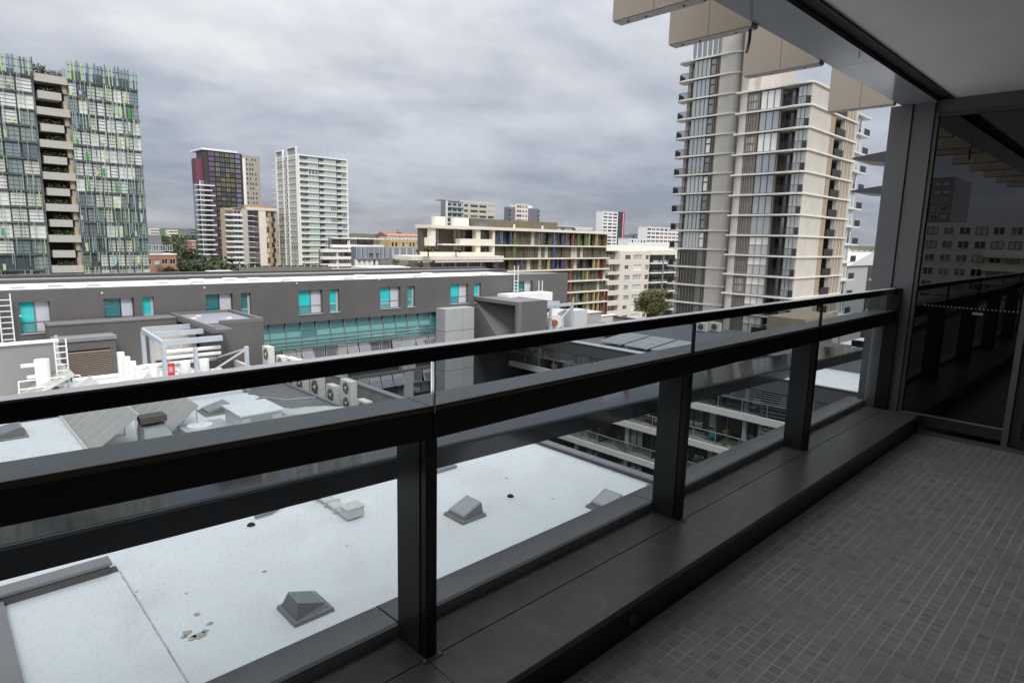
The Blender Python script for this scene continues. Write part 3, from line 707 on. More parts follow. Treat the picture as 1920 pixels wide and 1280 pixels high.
# ================================================================== LONG CHARCOAL BUILDING WITH TEAL WINDOWS (facade y = 45)
YG = 45.0
cb = thing('charcoal_building', 'long charcoal building with teal windows across the middle of the view', 'building', (25, 50, -26))
XL, XR, ZT, ZB = -14.0, 51.7, -2.03, -5.10
wins = []
for (l, mid, r, t_, b_) in ((36, 66, 95, 573, 625), (195, 228, 252, 564, 598), (386, 413, 437, 552, 586), (560, 585, 605, 546, 587), (713, 734, 751, 536, 577), (845, 863, 878, 529, 567), (966, 986, 999, 523, 549)):
    wins.append((Xy(l, t_ + 12, YG), Xy(mid, t_ + 12, YG), Xy(r, t_ + 12, YG), 2))
nar = []
for (l, r, t_, b_) in ((267, 289, 560, 593), (452, 470, 549, 593), (618, 636, 541, 584), (764, 778, 534, 574), (889, 902, 527, 568)):
    nar.append((Xy(l, t_ + 10, YG), Xy(r, t_ + 10, YG)))
zt, zb = -2.68, -4.50
ops = [(a, c_, zb, zt) for a, b, c_, _ in wins] + [(a, b, zb, zt) for a, b in nar]
# notch above the joint lines
mb = MB(); skin(mb, 'Y', YG, XL, XR, ZB, ZT, ops, .42); mb.box(XL, XR, YG + .46, 57, ZB, ZT - .42)
mb.build('wall', charc, cb)
MB().box(XL, XR, YG + .01, YG + .32, ZT + .001, ZT + .05).build('parapet_cap', charc2, cb)
roofs = MB().box(XL, 46.5, YG + .32, 52.4, ZT - .3, ZT - .12); roofs.build('white_roof', roofw, cb)
MB().box(XL, 49.5, 52.4, 53.0, ZT - .3, ZT + .12).build('rear_upstand', mat('dark_roof_trim', (.07, .065, .065), .6, 0, .1), cb)
MB().box(XL, 49.5, 53.0, 56.0, ZT - .2, ZT + .02).build('rear_gutter', parap, cb)
MB().box(XL, 49.5, 56.0, 57.0, ZT - .3, ZT + .22).build('rear_upstand', mat('dark_roof_trim', (.07, .065, .065)), cb)
MB().hexa([(46.5, YG + .33, ZT - .3), (XR, YG + .33, ZT - .3), (XR, YG + 3, ZT - .3), (46.5, 52.3, ZT - .3), (46.5, YG + .33, ZT - .11), (XR, YG + .33, ZT - .02), (XR, YG + 3, ZT - .02), (46.5, 52.3, ZT - .11)]).build('roof_slope', roofg, cb)
pw = {}
tg = [teal, teal_d]
dk = (1, 2, 6)
for i, (a, b, c_, _) in enumerate(wins):
    f = MB(); z0, z1 = zb + .02, zt - .02; yy = YG + .30
    f.box(a, a + .05, yy - .05, yy + .05, zb, zt).box(c_ - .05, c_, yy - .05, yy + .05, zb, zt).box(b - .03, b + .03, yy - .05, yy + .05, zb, zt)
    f.box(a + .05, b - .03, yy - .05, yy + .05, zb, zb + .05).box(b + .03, c_ - .05, yy - .05, yy + .05, zb, zb + .05)
    f.box(a + .05, b - .03, yy - .04, yy + .04, zb + .60, zb + .64).box(b + .03, c_ - .05, yy - .04, yy + .04, zb + .60, zb + .64)
    fo = f.build('window', frame_d if i in dk else mat('grey_window_frame', (.18, .18, .18), .5, 0, 0), cb)
    gm_ = teal_d if i in dk else teal
    MB().face([(a + .05, yy, zb + .64), (b - .03, yy, zb + .64), (b - .03, yy, zt), (a + .05, yy, zt)]).build('pane', gm_, fo)
    MB().face([(a + .05, yy + .001, zb + .05), (b - .03, yy + .001, zb + .05), (b - .03, yy + .001, zb + .60), (a + .05, yy + .001, zb + .60)]).build('lower_pane', teal_m if i not in dk else teal_d, fo)
    MB().box(b + .03, c_ - .05, yy - .01, yy + .0, zb + .64, zt).box(b + .03, c_ - .05, yy - .01, yy, zb + .05, zb + .60).build('shutter', pale_p, fo)
    MB().box(a - .02, c_ + .02, YG - .06, YG + .25, zb - .04, zb - .002).build('sill', pale_p, fo)
for i, (a, b) in enumerate(nar):
    yy = YG + .30; f = MB()
    f.box(a, a + .05, yy - .05, yy + .05, zb, zt).box(b - .14, b, yy - .05, yy + .05, zb, zt).box(a + .05, b - .14, yy - .05, yy + .05, zb, zb + .05).box(a + .05, b - .14, yy - .04, yy + .04, zb + .60, zb + .66)
    fo = f.build('window', mat('pale_window_frame', (.55, .55, .55), .5, 0, 0), cb)
    MB().face([(a + .05, yy, zb + .66), (b - .14, yy, zb + .66), (b - .14, yy, zt), (a + .05, yy, zt)]).build('pane', (teal, teal_d, teal, teal_m, teal)[i], fo)
    MB().face([(a + .05, yy, zb + .05), (b - .14, yy, zb + .05), (b - .14, yy, zb + .60), (a + .05, yy, zb + .60)]).build('lower_pane', teal_m, fo)
    MB().box(a - .02, b + .02, YG - .06, YG + .25, zb - .04, zb - .002).build('sill', pale_p, fo)
# teal ribbon glazing below the cladding
xa, xb = 15.0, Xy(829, 590, YG)
n = 16; wv = (xb - xa) / n
MB().box(XL, XR, YG + .75, 57, -26, ZB - .001).build('recessed_wall', mat('dark_recess', (.05, .05, .055), .7, 0, .05), cb)
hb = [(-5.72, -5.12), (-6.22, -5.74), (-7.05, -6.24)]
for i in range(n):
    x0 = xa + i * wv + .03; x1 = xa + (i + 1) * wv - .03
    for k, (z0, z1) in enumerate(hb):
        last = i >= n - 2
        gm_ = teal_d if (k == 0 or (last and k == 2) or (k == 1 and R_.random() < .3)) else glass_dark('pale_teal_blind_glass', (.13, .36, .36), .12)
        dy = .12 * k
        MB().face([(x0, YG + .30 - dy, z0), (x1, YG + .30 - dy, z0), (x1, YG + .36 - dy, z1), (x0, YG + .36 - dy, z1)]).build('glass_pane', gm_, cb)
for i in range(n + 1):
    x = xa + i * wv; tr = MB().hexa([(x - .025, YG - .02, -7.06), (x + .025, YG - .02, -7.06), (x + .025, YG + .12, -7.06), (x - .025, YG + .12, -7.06), (x - .025, YG + .22, ZB), (x + .025, YG + .22, ZB), (x + .025, YG + .4, ZB), (x - .025, YG + .4, ZB)])
    tr.build('mullion', mat('mullion_grey', (.20, .21, .20), .5, 0, 0), cb)
for z_, y_ in ((-5.73, .18), (-6.23, .06), (-7.10, -.06), (-6.55, .0), (-6.80, -.03)):
    MB().box(xa, xb, YG + y_, YG + y_ + .06, z_ - (.02 if z_ != -7.10 else .04), z_ + .02).build('transom', mat('mullion_grey', (.20, .21, .20)), cb)
# awning window bands between pale piers, storey by storey
for fl_ in range(5):
    zt_ = -7.15 - fl_ * 3.1
    px_ = [(633, 665), (938, 1012), (1425, 1520)]
    piers = [(18.0, 19.0), (21.9, 22.9), (25.9, 26.9), (30.4, 31.4)] if fl_ else [(Xy(558, 670, YG), Xy(567, 670, YG)), (Xy(635, 660, YG), Xy(653, 660, YG)), (Xy(756, 650, YG), Xy(781, 640, YG))]
    for a, b in piers: MB().box(a, b, YG + .15, YG + .70, zt_ - 2.9, zt_ - .03).build('pier', concp, cb)
    MB().box(xa, xb, YG + .2, YG + .7, zt_ - 3.1, zt_ - 2.9).build('spandrel', charc2, cb)
    xs_ = sorted([xa] + [q for p_ in piers for q in p_] + [xb]); segs = [(xs_[i], xs_[i + 1]) for i in range(0, len(xs_) - 1, 2)]
    for a, b in segs:
        k = max(1, round((b - a) / 1.15)); w_ = (b - a) / k
        for i in range(k):
            x0, x1 = a + i * w_ + .05, a + (i + 1) * w_ - .05
            tilt = R_.choice((.0, .28, .28, .34)) if fl_ < 2 else R_.choice((0, 0, .2))
            fo = MB().hexa([(x0, YG + .2 - tilt, zt_ - 1.05), (x1, YG + .2 - tilt, zt_ - 1.05), (x1, YG + .26 - tilt, zt_ - 1.05), (x0, YG + .26 - tilt, zt_ - 1.05), (x0, YG + .26, zt_ - .05), (x1, YG + .26, zt_ - .05), (x1, YG + .32, zt_ - .05), (x0, YG + .32, zt_ - .05)]).build('awning_window', mat('grey_sash', (.33, .33, .34), .5, 0, 0), cb)
            e_ = .07
            MB().face([(x0 + e_, YG + .195 - tilt, zt_ - .98), (x1 - e_, YG + .195 - tilt, zt_ - .98), (x1 - e_, YG + .248, zt_ - .12), (x0 + e_, YG + .248, zt_ - .12)]).build('pane', glass_dark('slate_awning_glass', (.13, .13, .16), .22, wob=.1), fo)
            MB().face([(x0, YG + .45, zt_ - 2.2), (x1, YG + .45, zt_ - 2.2), (x1, YG + .45, zt_ - 1.15), (x0, YG + .45, zt_ - 1.15)]).build('lower_window_pane', gl_md, cb)
        MB().box(a, b, YG + .1, YG + .2, zt_ - 1.14, zt_ - 1.08).build('rail', mat('mullion_grey', (.20, .21, .20)), cb)
# pale precast panels left of the angular box
xp0, xp1 = Xy(835, 600, 43.6), Xy(889, 600, 43.6)
for z0, z1 in ((-26, -14.2), (-14.15, -10.4), (-10.36, -6.78), (-6.74, ZT - 2.72)):
    for u0, u1 in ((xp0, xp0 + (xp1 - xp0) * .6), (xp0 + (xp1 - xp0) * .6 + .03, xp1)):
        MB().box(u0, u1, 43.6, 44.99, z0, z1).build('precast_panel', concp, cb)
# seams on the wall as narrow proud strips; little lights under the parapet
for px, py in ((38, 592), (191, 549), (383, 539), (556, 531), (711, 524), (957, 514)):
    p = P(px, py, 1, YG); MB().box(p[0] - .05, p[0] + .05, YG - .05, YG, p[2] - .04, p[2] + .04).build('wall_light', white, cb)
# roof vents on the white strip
vm_ = MB().box(-.35, .35, -.3, .3, 0, .16).box(-.45, .45, -.4, .4, .20, .28).box(-.2, .2, -.2, .2, .16, .20).mesh('vent', white)
for i, px in enumerate((32, 105, 175, 310, 370, 380, 445, 487, 540, 650, 690, 788, 820, 905)):
    x = Xy(px, 530, 47.5) + .0
    o = bpy.data.objects.new('roof_cowl', vm_); C.objects.link(o); o.location = (x, 47 + R_.uniform(0, 2.2), ZT - .12)
    tag(o, ['leftmost squat white vent on the charcoal building roof', 'second squat white vent from the left on the long roof', 'third white roof vent, above the first dark window', 'white roof vent above the narrow left window', 'white roof vent left of the twin vents', 'white roof vent right beside the twin',
            'white roof vent above the black flat roof', 'white roof vent right of the black flat roof', 'white roof vent above the bright pair of windows', 'white roof vent left of centre on the long roof', 'white roof vent at the centre of the long roof', 'white roof vent before the terraced garden', 'white roof vent right of the garden', 'last white roof vent, left of the tall ladder'][i], 'roof vent', 'white vents along the charcoal building roof')

# ladders
def ladder(x, y, z0, z1, wd, label, top=.9, along='X'):
    t = thing('ladder', label, 'ladder', (x, y, z0), 'metal roof ladders')
    for s in (0, wd): MB().box(x + s - .03, x + s + .03, y - .03, y + .03, z0, z1 + top).build('stile', white, t)
    k = int((z1 - z0) / .32)
    for i in range(k): MB().tube((x + .03, y, z0 + .2 + i * .32), (x + wd - .03, y, z0 + .2 + i * .32), .028, 6).build('rung', white, t)
    return t
p = P(965, 550, 1, 44.7); ladder(p[0] - .1, 44.7, -4.4, ZT - .3, .52, 'tall white ladder rising over the parapet of the charcoal building', 1.25)
p = P(1010, 549, 1, 43.0); ladder(p[0], 43.0, -4.0, -3.6, .5, 'short pair of ladder rails above the white cabinet', 1.1)
p = P(2, 620, 1, 44.6); ladder(p[0], 44.6, -6.2, ZT - .2, .55, 'long ladder on the left end of the charcoal wall', .1)
p = P(103, 660, 1, 39.0); ladder(p[0], 39.0, -6.6, -4.2, .5, 'short ladder beside the brown louvre', .1)

# ================================================================== PLANT ROOMS ON THE REAR ROOF (left)
t = thing('plant_room', 'charcoal plant room with a grey-blue flat roof left of the teal ribbon windows', 'plant room', (13.8, 41, ZR))
MB().box(11.8, 15.7, 37.6, 44.6, ZR, -3.98).build('wall', charc, t) if 0 else MB().box(13.1, 15.75, 39.1, 44.7, ZR, -3.95).build('wall', charc, t)
MB().hexa([(11.9, 36.8, -4.12), (13.08, 36.8, -4.12), (13.08, 44.7, -4.12), (11.9, 44.7, -4.12), (11.9, 36.8, -3.95), (13.08, 36.8, -3.95), (13.08, 44.7, -3.95), (11.9, 44.7, -3.95)]).build('canopy', charc, t)
MB().box(12.1, 15.5, 39.3, 44.5, -3.94, -3.90).build('flat_roof', mat('blue_grey_flat_roof', (.24, .24, .28), .6, 0, .08, .8), t)
for a in ((11.9, 12.08, 36.8, 44.7), (15.55, 15.75, 39.1, 44.7), (13.1, 15.55, 39.1, 39.28), (12.08, 15.55, 44.52, 44.7)): MB().box(*a, -3.945, -3.74).build('parapet', charc2, t)
for x, y in ((13.0, 43.0), (12.4, 42.0), (14.2, 41.0)): MB().box(x, x + .3, y, y + .2, -3.9, -3.84).build('roof_fitting', white, t)
t = thing('plant_room', 'charcoal plant room wall with a brown louvre behind the short ladder', 'plant room', (7, 43, ZR))
MB().box(5.25, 11.88, 43.3, 44.8, ZR, -3.95).build('wall', charc, t)
MB().box(5.2, 11.88, 43.25, 44.85, -3.948, -3.86).build('coping', charc2, t)
MB().box(5.3, 8.2, 42.0, 43.3, ZR, -4.75).build('bay', charc, t)
MB().box(5.25, 8.25, 41.9, 43.3, -4.748, -4.55).build('bay_coping', parap, t)
mb = MB()
for i in range(13): z_ = ZR + .25 + i * .11; MB().hexa([(5.7, 41.90, z_), (7.9, 41.90, z_), (7.9, 41.99, z_ + .05), (5.7, 41.99, z_ + .05), (5.7, 41.90, z_ + .015), (7.9, 41.90, z_ + .015), (7.9, 41.99, z_ + .07), (5.7, 41.99, z_ + .07)]).build('louvre_slat', mat('brown_louvre_slat', (.26, .20, .17), .5, 0, 0), t)
MB().box(5.7, 7.9, 41.985, 41.995, ZR + .2, ZR + 1.75).build('louvre_back', blackm, t)
for i in range(2): MB().tube((5.35, 41.9 - i * .3, ZR), (5.35, 41.9 - i * .3, -4.3 - i), .1, 8).build('riser_pipe', galv, t)
t = thing('screen_wall', 'grey screen wall with a white capping at the far left of the rear roof', 'wall', (-2, 39.5, ZR))
MB().box(-26, 5.0, 39.6, 39.8, ZR, -4.30).build('wall', mat('mid_grey_screen', (.25, .245, .24), .8, 0, .06, .5), t)
MB().box(-26, 5.15, 39.45, 39.95, -4.30, -4.20).build('capping', white, t)
t = thing('exhaust_stack', 'round white exhaust stack with side stubs beside the short ladder', 'exhaust stack', (4.2, 38.6, ZR))
MB().tube((4.25, 38.6, ZR), (4.25, 38.6, -5.0), .32, 14).build('stack', pipew, t, smooth=False)
for zz_, dx in ((-5.25, .55), (-5.85, .35)): MB().tube((4.25 - .3 - dx, 38.6, zz_), (4.0, 38.6, zz_), .10, 8).build('stub', pipew, t)
t = thing('platform_railing', 'white pipe handrail frame around the round exhaust stack', 'railing', (4.5, 38, ZR))
for z_ in (-5.9, -6.3): MB().tube((3.2, 38.0, z_), (5.7, 38.0, z_), .03, 6).build('rail', pipew, t)
for x in (3.2, 5.7): MB().tube((x - .05, 37.9, ZR), (x, 38.0, -5.9), .03, 6).build('leg', pipew, t)
t = thing('pipe_run', 'pair of long white lagged pipes crossing the rear roof to the steel frame', 'pipes', (8, 39, ZR + .5))
MB().path([(5.5, 39.0, -6.35), (9.0, 39.0, -6.35), (9.0, 40.0, -6.2), (14.5, 40.0, -6.2)], .12, 8).build('pipe', pipew, t)
MB().path([(5.5, 38.6, -6.6), (12.9, 38.6, -6.6)], .08, 8).build('pipe', pipew, t)
for x in (6.5, 8.4, 10.5, 12.2): MB().box(x, x + .06, 38.4, 39.2, ZR, -6.5).build('support', galv, t)
t = thing('valve_cluster', 'tangle of grey valves on the lagged pipes left of the steel frame', 'valves', (9.0, 38.2, ZR + .7))
for i in range(9): a = R_.uniform(-.6, .6); MB().tube((8.6 + a, 38.3, ZR + .2 + R_.random() * .7), (8.6 + a + R_.uniform(-.4, .4), 38.2, ZR + .5 + R_.random() * .6), .04, 6).build('pipe', galv, t)
for i in range(3): MB().tube((8.3 + i * .35, 38.1, ZR + 1.0), (8.3 + i * .35, 38.1, ZR + 1.05), .14, 8).build('valve', galv, t)
# steel frame
def beam(t, a, b, w_, h_, nm='beam', m=None):
    a = Vector(a); b = Vector(b); d = (b - a).normalized(); s = d.cross(Vector((0, 0, 1)))
    if s.length < .01: s = Vector((1, 0, 0))
    s = s.normalized() * w_ / 2; u = s.cross(d).normalized() * h_ / 2
    MB().hexa([a - s - u, b - s - u, b + s - u, a + s - u, a - s + u, b - s + u, b + s + u, a + s + u]).build(nm, m or galv, t)
t = thing('steel_frame', 'open galvanised steel frame over tanks and pipes on the rear roof', 'steel frame', (10.5, 39, ZR))
zf = -4.15
fb = [((267, 618), (352, 605)), ((284, 628), (378, 615)), ((306, 643), (408, 628))]
legs = []
for (p0, p1) in fb:
    a = P(*p0, 2, zf); Yb = a[1]; b = P(*p1, 1, Yb); beam(t, (a[0], Yb, zf), (max(b[0], 11.85), Yb, zf), .16, .28)
    MB().box(a[0] - .1, a[0] + .1, Yb - .1, Yb + .1, ZR, zf - .141).build('post', galv, t); legs.append((a[0], Yb))
beam(t, (legs[0][0], legs[0][1], zf - .02), (legs[2][0], legs[2][1], zf - .02), .14, .22)
xq, yq = P(430, 700, 2, ZR + .3)[:2]
xq, yq = 12.6, legs[2][1] - 1.4
for k in ((xq, yq), (10.4, legs[2][1] - .2)): MB().box(k[0] - .09, k[0] + .09, k[1] - .09, k[1] + .09, ZR, zf - .35).build('post', galv, t)
beam(t, (8.9, yq, ZR + .35), (xq, yq, zf - .5), .09, .07, 'brace'); beam(t, (xq, yq, ZR + .35), (10.0, yq, zf - 1.4), .09, .07, 'brace'); beam(t, (xq, yq, zf - .45), (xq, legs[1][1], ZR + 1.2), .09, .07, 'brace')
beam(t, (legs[1][0] + .4, legs[1][1], zf - .25), (11.6, legs[1][1], ZR + 1), .08, .06, 'brace'); beam(t, (legs[1][0] + .4, legs[1][1], ZR + .8), (11.0, legs[1][1], zf - .3), .08, .06, 'brace')
beam(t, (8.6, yq - .1, ZR + .32), (xq, yq - .1, ZR + .32), .1, .1, 'rail')
for j, x in enumerate((8.9, 10.5, 11.5)):
    tt = thing('water_tank', ('first white cylinder tank with a red sign under the steel frame', 'second white cylinder tank behind the diagonal brace', 'third white cylinder tank nearest the frame post')[j], 'tank', (x, 37.2, ZR), 'white tanks under the steel frame')
    MB().tube((x, 37.2, ZR), (x, 37.2, ZR + 1.35), .26, 16).build('cylinder', pipew, tt); MB().tube((x, 37.2, ZR + 1.35), (x, 37.2, ZR + 1.42), .26, 16, r1=.12).build('cap', pipew, tt)
t = thing('warning_sign', 'small red warning sign with white marks on the first tank', 'sign', (9.0, 36.7, -5.4))
pr = P(320, 693, 1, 36.7)
MB().box(pr[0] - .2, pr[0] + .2, 36.68, 36.72, pr[2] - .35, pr[2] + .35).build('board', mat('red_sign', (.75, .03, .03), .4, 0, 0), t)
for i in range(4): MB().box(pr[0] - .10, pr[0] + .12 - .03 * (i % 2), 36.674, 36.678, pr[2] - .12 + i * .08, pr[2] - .08 + i * .08).build('mark', white, t)
MB().box(pr[0] - .03, pr[0] + .03, 36.69, 36.72, ZR, pr[2] - .352).build('post', white, t)
t = thing('insulated_pipe_loop', 'fat white insulated pipe loop beneath the steel frame', 'pipe', (11, 37.6, ZR + 2))
MB().path([(12.7, 38.0, -5.15), (9.8, 38.0, -5.15), (9.6, 38.0, -5.25), (9.6, 38.0, -5.4), (9.8, 38.0, -5.5), (12.7, 38.0, -5.5)], .11, 10).build('pipe', pipew, t)
t = thing('condenser_stack', 'tall stack of cream duct elbows at the left of the steel frame', 'duct', (7.7, 37.5, ZR))
for i in range(5): MB().box(7.55 + i * .16, 7.85 + i * .16, 38.4 - i * .45, 38.7 - i * .45, ZR + .1, ZR + 2.0 - i * .2).build('duct', pipew, t)
tag(MB().box(10.2, 12.9, 43.0, 43.2, ZR + .5, -4.5).build('fibre_board', mat('beige_boarding', (.52, .48, .42), .8, 0, .1, 2)), 'beige boarded wall behind the open steel frame', 'wall')
tag(MB().box(13.8, 14.0, 34.5, 39.05, ZR, ZR + .75).build('low_wall', mat('pale_low_wall', (.55, .52, .46), .8, 0, .1, 2)), 'low pale wall running from the charcoal plant room', 'wall')

# ================================================================== ANGULAR BOX, CABINET, FAN (centre)
t = thing('angular_hood', 'charcoal box with a diagonal recess standing in front of the long building', 'rooftop hood', (40.4, 42, -7.8))
X0, X1, Y0_, Y1_, Z0_, Z1_ = 38.5, 42.35, 39.25, 45.6, -7.9, -3.98
fw = .32
# frame round the recessed face
mb = MB()
mb.box(X0, X0 + .5, Y0_, Y0_ + fw, Z0_, Z1_).box(X0, X0 + .5, Y1_ - fw, Y1_, Z0_, Z1_).box(X0, X0 + .5, Y0_ + fw, Y1_ - fw, Z1_ - fw, Z1_)
mb.build('face_frame', charc2, t)
MB().prism([(Y1_ - fw, Z1_ - fw), (Y1_ - fw, Z0_), (Y0_ + 2.2, Z0_)][::-1], 0, X0 + .06, X0 + .12).build('sloping_web', charc2, t)
MB().face([(X0 + .12, Y1_ - fw, Z1_ - fw), (X0 + .12, Y0_ + 2.2, Z0_), (X0 + 1.9, Y0_ + fw, Z0_), (X0 + 1.9, Y0_ + fw, Z1_ - fw)]).face([(X0 + .12, Y0_ + fw, Z1_ - fw), (X0 + 1.9, Y0_ + fw, Z1_ - fw), (X0 + .12, Y1_ - fw, Z1_ - fw)]).build('recess', charc, t)
MB().box(X0 + .5, X1, Y0_, Y0_ + .3, Z0_, Z1_).box(X1 - .3, X1, Y0_ + .3, Y1_ - .1, Z0_, Z1_).build('side_wall', charc, t)
MB().box(X0 + .5, X1 - .3, Y0_ + .3, Y1_ - .1, Z1_ - .12, Z1_ - .02).build('flat_roof', roofg, t)
t = thing('white_cabinet', 'long white rooftop cabinet behind the charcoal angular box', 'cabinet', (44, 43.3, -5))
MB().box(40.9, 47.1, 43.0, 44.6, -4.55, -3.72).build('upper_box', white, t)
MB().box(42.4, 47.2, 43.1, 44.7, -5.4, -4.56).build('lower_box', cream, t)
t = thing('plant_steel_frame', 'pale steel frame with cross bracing round the round fan', 'steel frame', (45, 40.5, -7.8))
for a, b in (((42.4, 40.5, -4.74), (47.5, 40.5, -4.74)), ((42.4, 42.4, -4.74), (47.5, 42.4, -4.74))): beam(t, a, b, .2, .3)
for x, y in ((47.3, 40.5), (47.3, 42.4), (44.15, 42.4), (44.15, 40.5)): MB().box(x - .13, x + .13, y - .1, y + .1, -7.9, -4.9).build('post', galv, t)
for a, b in (((42.6, 40.4, -5.1), (47.0, 40.4, -7.6)), ((47.2, 40.4, -5.0), (43.0, 40.4, -7.7))): beam(t, a, b, .09, .07, 'brace')
t = thing('axial_fan', 'large round grey fan with a copper coloured hub inside the pale steel frame', 'fan', (45, 41, -6.3))
MB().tube((44.9, 40.7, -6.35), (45.6, 41.7, -6.3), .78, 18).build('casing', ahm, t)
MB().tube((44.74, 40.5, -6.4), (44.88, 40.68, -6.37), .80, 18, r1=.80).build('rim', white, t)
MB().tube((44.55, 40.25, -6.4), (44.73, 40.48, -6.4), .32, 12).build('hub', mat('copper_red', (.45, .14, .08), .35, .4, 0), t)
MB().hexa([(45.7, 41.2, -7.0), (47.0, 41.2, -7.2), (47.0, 43.0, -7.2), (45.7, 42.4, -7.0), (45.7, 41.2, -5.8), (47.0, 41.2, -5.3), (47.0, 43.0, -5.3), (45.7, 42.4, -5.8)]).build('transition', ahm, t)
MB().box(42.5, 44.0, 41.2, 42.8, -7.8, -5.6).build('plenum', ahm, t)
MB().tube((45.3, 41.3, -7.1), (46.5, 40.2, -7.7), .3, 10).build('lower_duct', ahm, t)
t = thing('plant_boxes', 'group of grey and concrete plant boxes right of the pale steel frame', 'plant box', (54, 43, -8))
MB().box(48.8, 51.0, 41.5, 43.0, -8, -5.6).build('grey_box', ahm, t)
MB().box(51.2, 55.6, 43.2, 46.5, -9, -6.35).build('concrete_box', conc2, t)
MB().box(51.1, 55.7, 43.1, 46.6, -6.348, -6.28).build('lid', mat('pale_stone_lid', (.55, .52, .46), .8, 0, .05), t)
t = thing('block_wall', 'low pale block wall behind the handrail right of the plant boxes', 'wall', (58, 45, -9))
MB().box(55.8, 60.2, 44.8, 45.1, -9.5, -7.15).build('wall', mat('pale_block', (.58, .55, .48), .85, 0, .12, 1.5), t)
MB().box(55.7, 60.3, 44.7, 45.2, -7.148, -7.05).build('coping', slabw, t)
for j, (x, y) in enumerate(((48.0, 38.5), (50.1, 39.6), (49.2, 38.9))):
    tag(MB().box(x, x + .6, y, y + .4, -7.6, -7.2).build('roof_box', white), ('first small white box beside the fan frame', 'farthest small white box beyond the fan frame', 'middle small white box between the other two')[j] + ' on the wing roof', 'roof box', 'small white boxes past the fan frame')
t = thing('long_parapet', 'long blue-grey ribbed parapet running behind the handrail towards the tree', 'wall', (60, 38, -9))
MB().box(60, 60.4, 24, 46.4, -11, -7.34).build('wall', mat('blue_grey_cladding', (.21, .23, .26), .55, 0, .05, .7), t)
MB().box(59.9, 60.5, 24, 46.5, -7.34, -7.25).build('coping', frame_d, t)
for i in range(40): MB().box(59.96, 60.0, 24.2 + i * .55, 24.26 + i * .55, -11, -7.35).build('rib', mat('rib_grey', (.27, .29, .32), .5, 0, 0), t)

# ================================================================== APARTMENT WING WITH BALCONIES (facade x = 43.5)
XW = 43.5
wg = thing('apartment_wing', 'dark apartment wing with white balcony slabs seen through the glass at centre right', 'building', (46, 28, -26))
MB().box(XW + 2.3, 58.2, 12.2, 45.6, -26, -7.85).build('core_wall', mat('dark_balcony_wall', (.05, .05, .052), .7, 0, .15, 1), wg)
MB().box(XW, 58.2, 12.0, 37.5, -7.845, -7.75).build('roof_deck', roofg, wg)
MB().box(XW - .08, XW + .9, 12.0, 37.5, -7.749, -7.70).build('gutter', mat('pale_gutter', (.45, .47, .48), .5, 0, .08, 2), wg)
MB().box(XW + .05, 49.9, 12.02, 17.55, -7.748, -7.68).build('white_roof', roofw, wg)
MB().box(XW - .02, XW + .30, 12.0, 45.6, -8.85, -7.86).build('fascia', mat('grey_fascia_cladding', (.12, .12, .122), .6, 0, .1, 1), wg)
MB().box(49.9, 50.2, 13.0, 17.6, -7.8, -6.55).box(47.6, 50.2, 17.6, 17.9, -7.8, -6.9).build('step_wall', mat('slate_step_wall', (.16, .165, .175), .6, 0, .08, 1), wg)
MB().box(47.6, 58.3, 17.9, 36.5, -7.74, -6.95).build('upper_deck', roofd, wg)
MB().box(47.5, 58.4, 17.8, 36.6, -6.95, -6.88).build('upper_deck_roof', roofd, wg)
for i in range(5): MB().box(XW + .0, XW + .09, 16.2, 45.4, -9.0 - i * .17, -8.96 - i * .17).build('sun_slat', mat('grey_slat', (.30, .31, .31), .5, 0, 0), wg)
MB().box(XW + .02, XW + 2.3, 12.2, 15.4, -26, -8.86).build('end_wall', charc, wg)
tops = [-10.80, -13.82, -16.75, -19.75, -22.7]
glb = glass_clear('wing_balustrade_glass', (.62, .66, .66), 1.45, 0.02)
for k, zt_ in enumerate(tops):
    MB().box(XW - .12, XW + 2.28, 15.4, 45.4, zt_ - .50, zt_).build('balcony_slab', slabw, wg)
    MB().face([(XW, 15.7, zt_ + .05), (XW, 45.2, zt_ + .05), (XW, 45.2, zt_ + .98), (XW, 15.7, zt_ + .98)]).build('balustrade_glass', glb, wg)
    MB().box(XW - .03, XW + .03, 15.7, 45.2, zt_ + .98, zt_ + 1.03).build('balustrade_rail', galv, wg)
    for y in np.arange(16.5, 45, 1.9): MB().box(XW - .02, XW + .02, y, y + .03, zt_ + .003, zt_ + .978).build('balustrade_post', galv, wg)
    up = tops[k - 1] - .5 if k else -8.86
    for y in (20.0, 24.9, 30.5, 36.2, 41.5): MB().box(XW + .25, XW + .55, y, y + .28, zt_ + .002, up - .002).build('column', concp, wg)
    for y in (22.5, 28.2, 33.9, 39.2): MB().box(XW + .6, XW + 2.28, y, y + .12, zt_ + .002, up - .002).build('party_wall', mat('dark_party_wall', (.07, .07, .072), .7, 0, .1), wg)
    y = 17.2
    while y < 44.0:
        w_ = R_.choice((1.1, 1.4, 1.8)); me = win_mesh(R_.choice((gl_dk, gl_dk, gl_md, gl_dk, gl_pl)), frame_d, 2, 1, .04)
        place('window', me, wg, 'X', XW + 2.27, y, y + w_, zt_ + .05, zt_ + 2.3); y += w_ + R_.choice((.1, .4, 1.0))
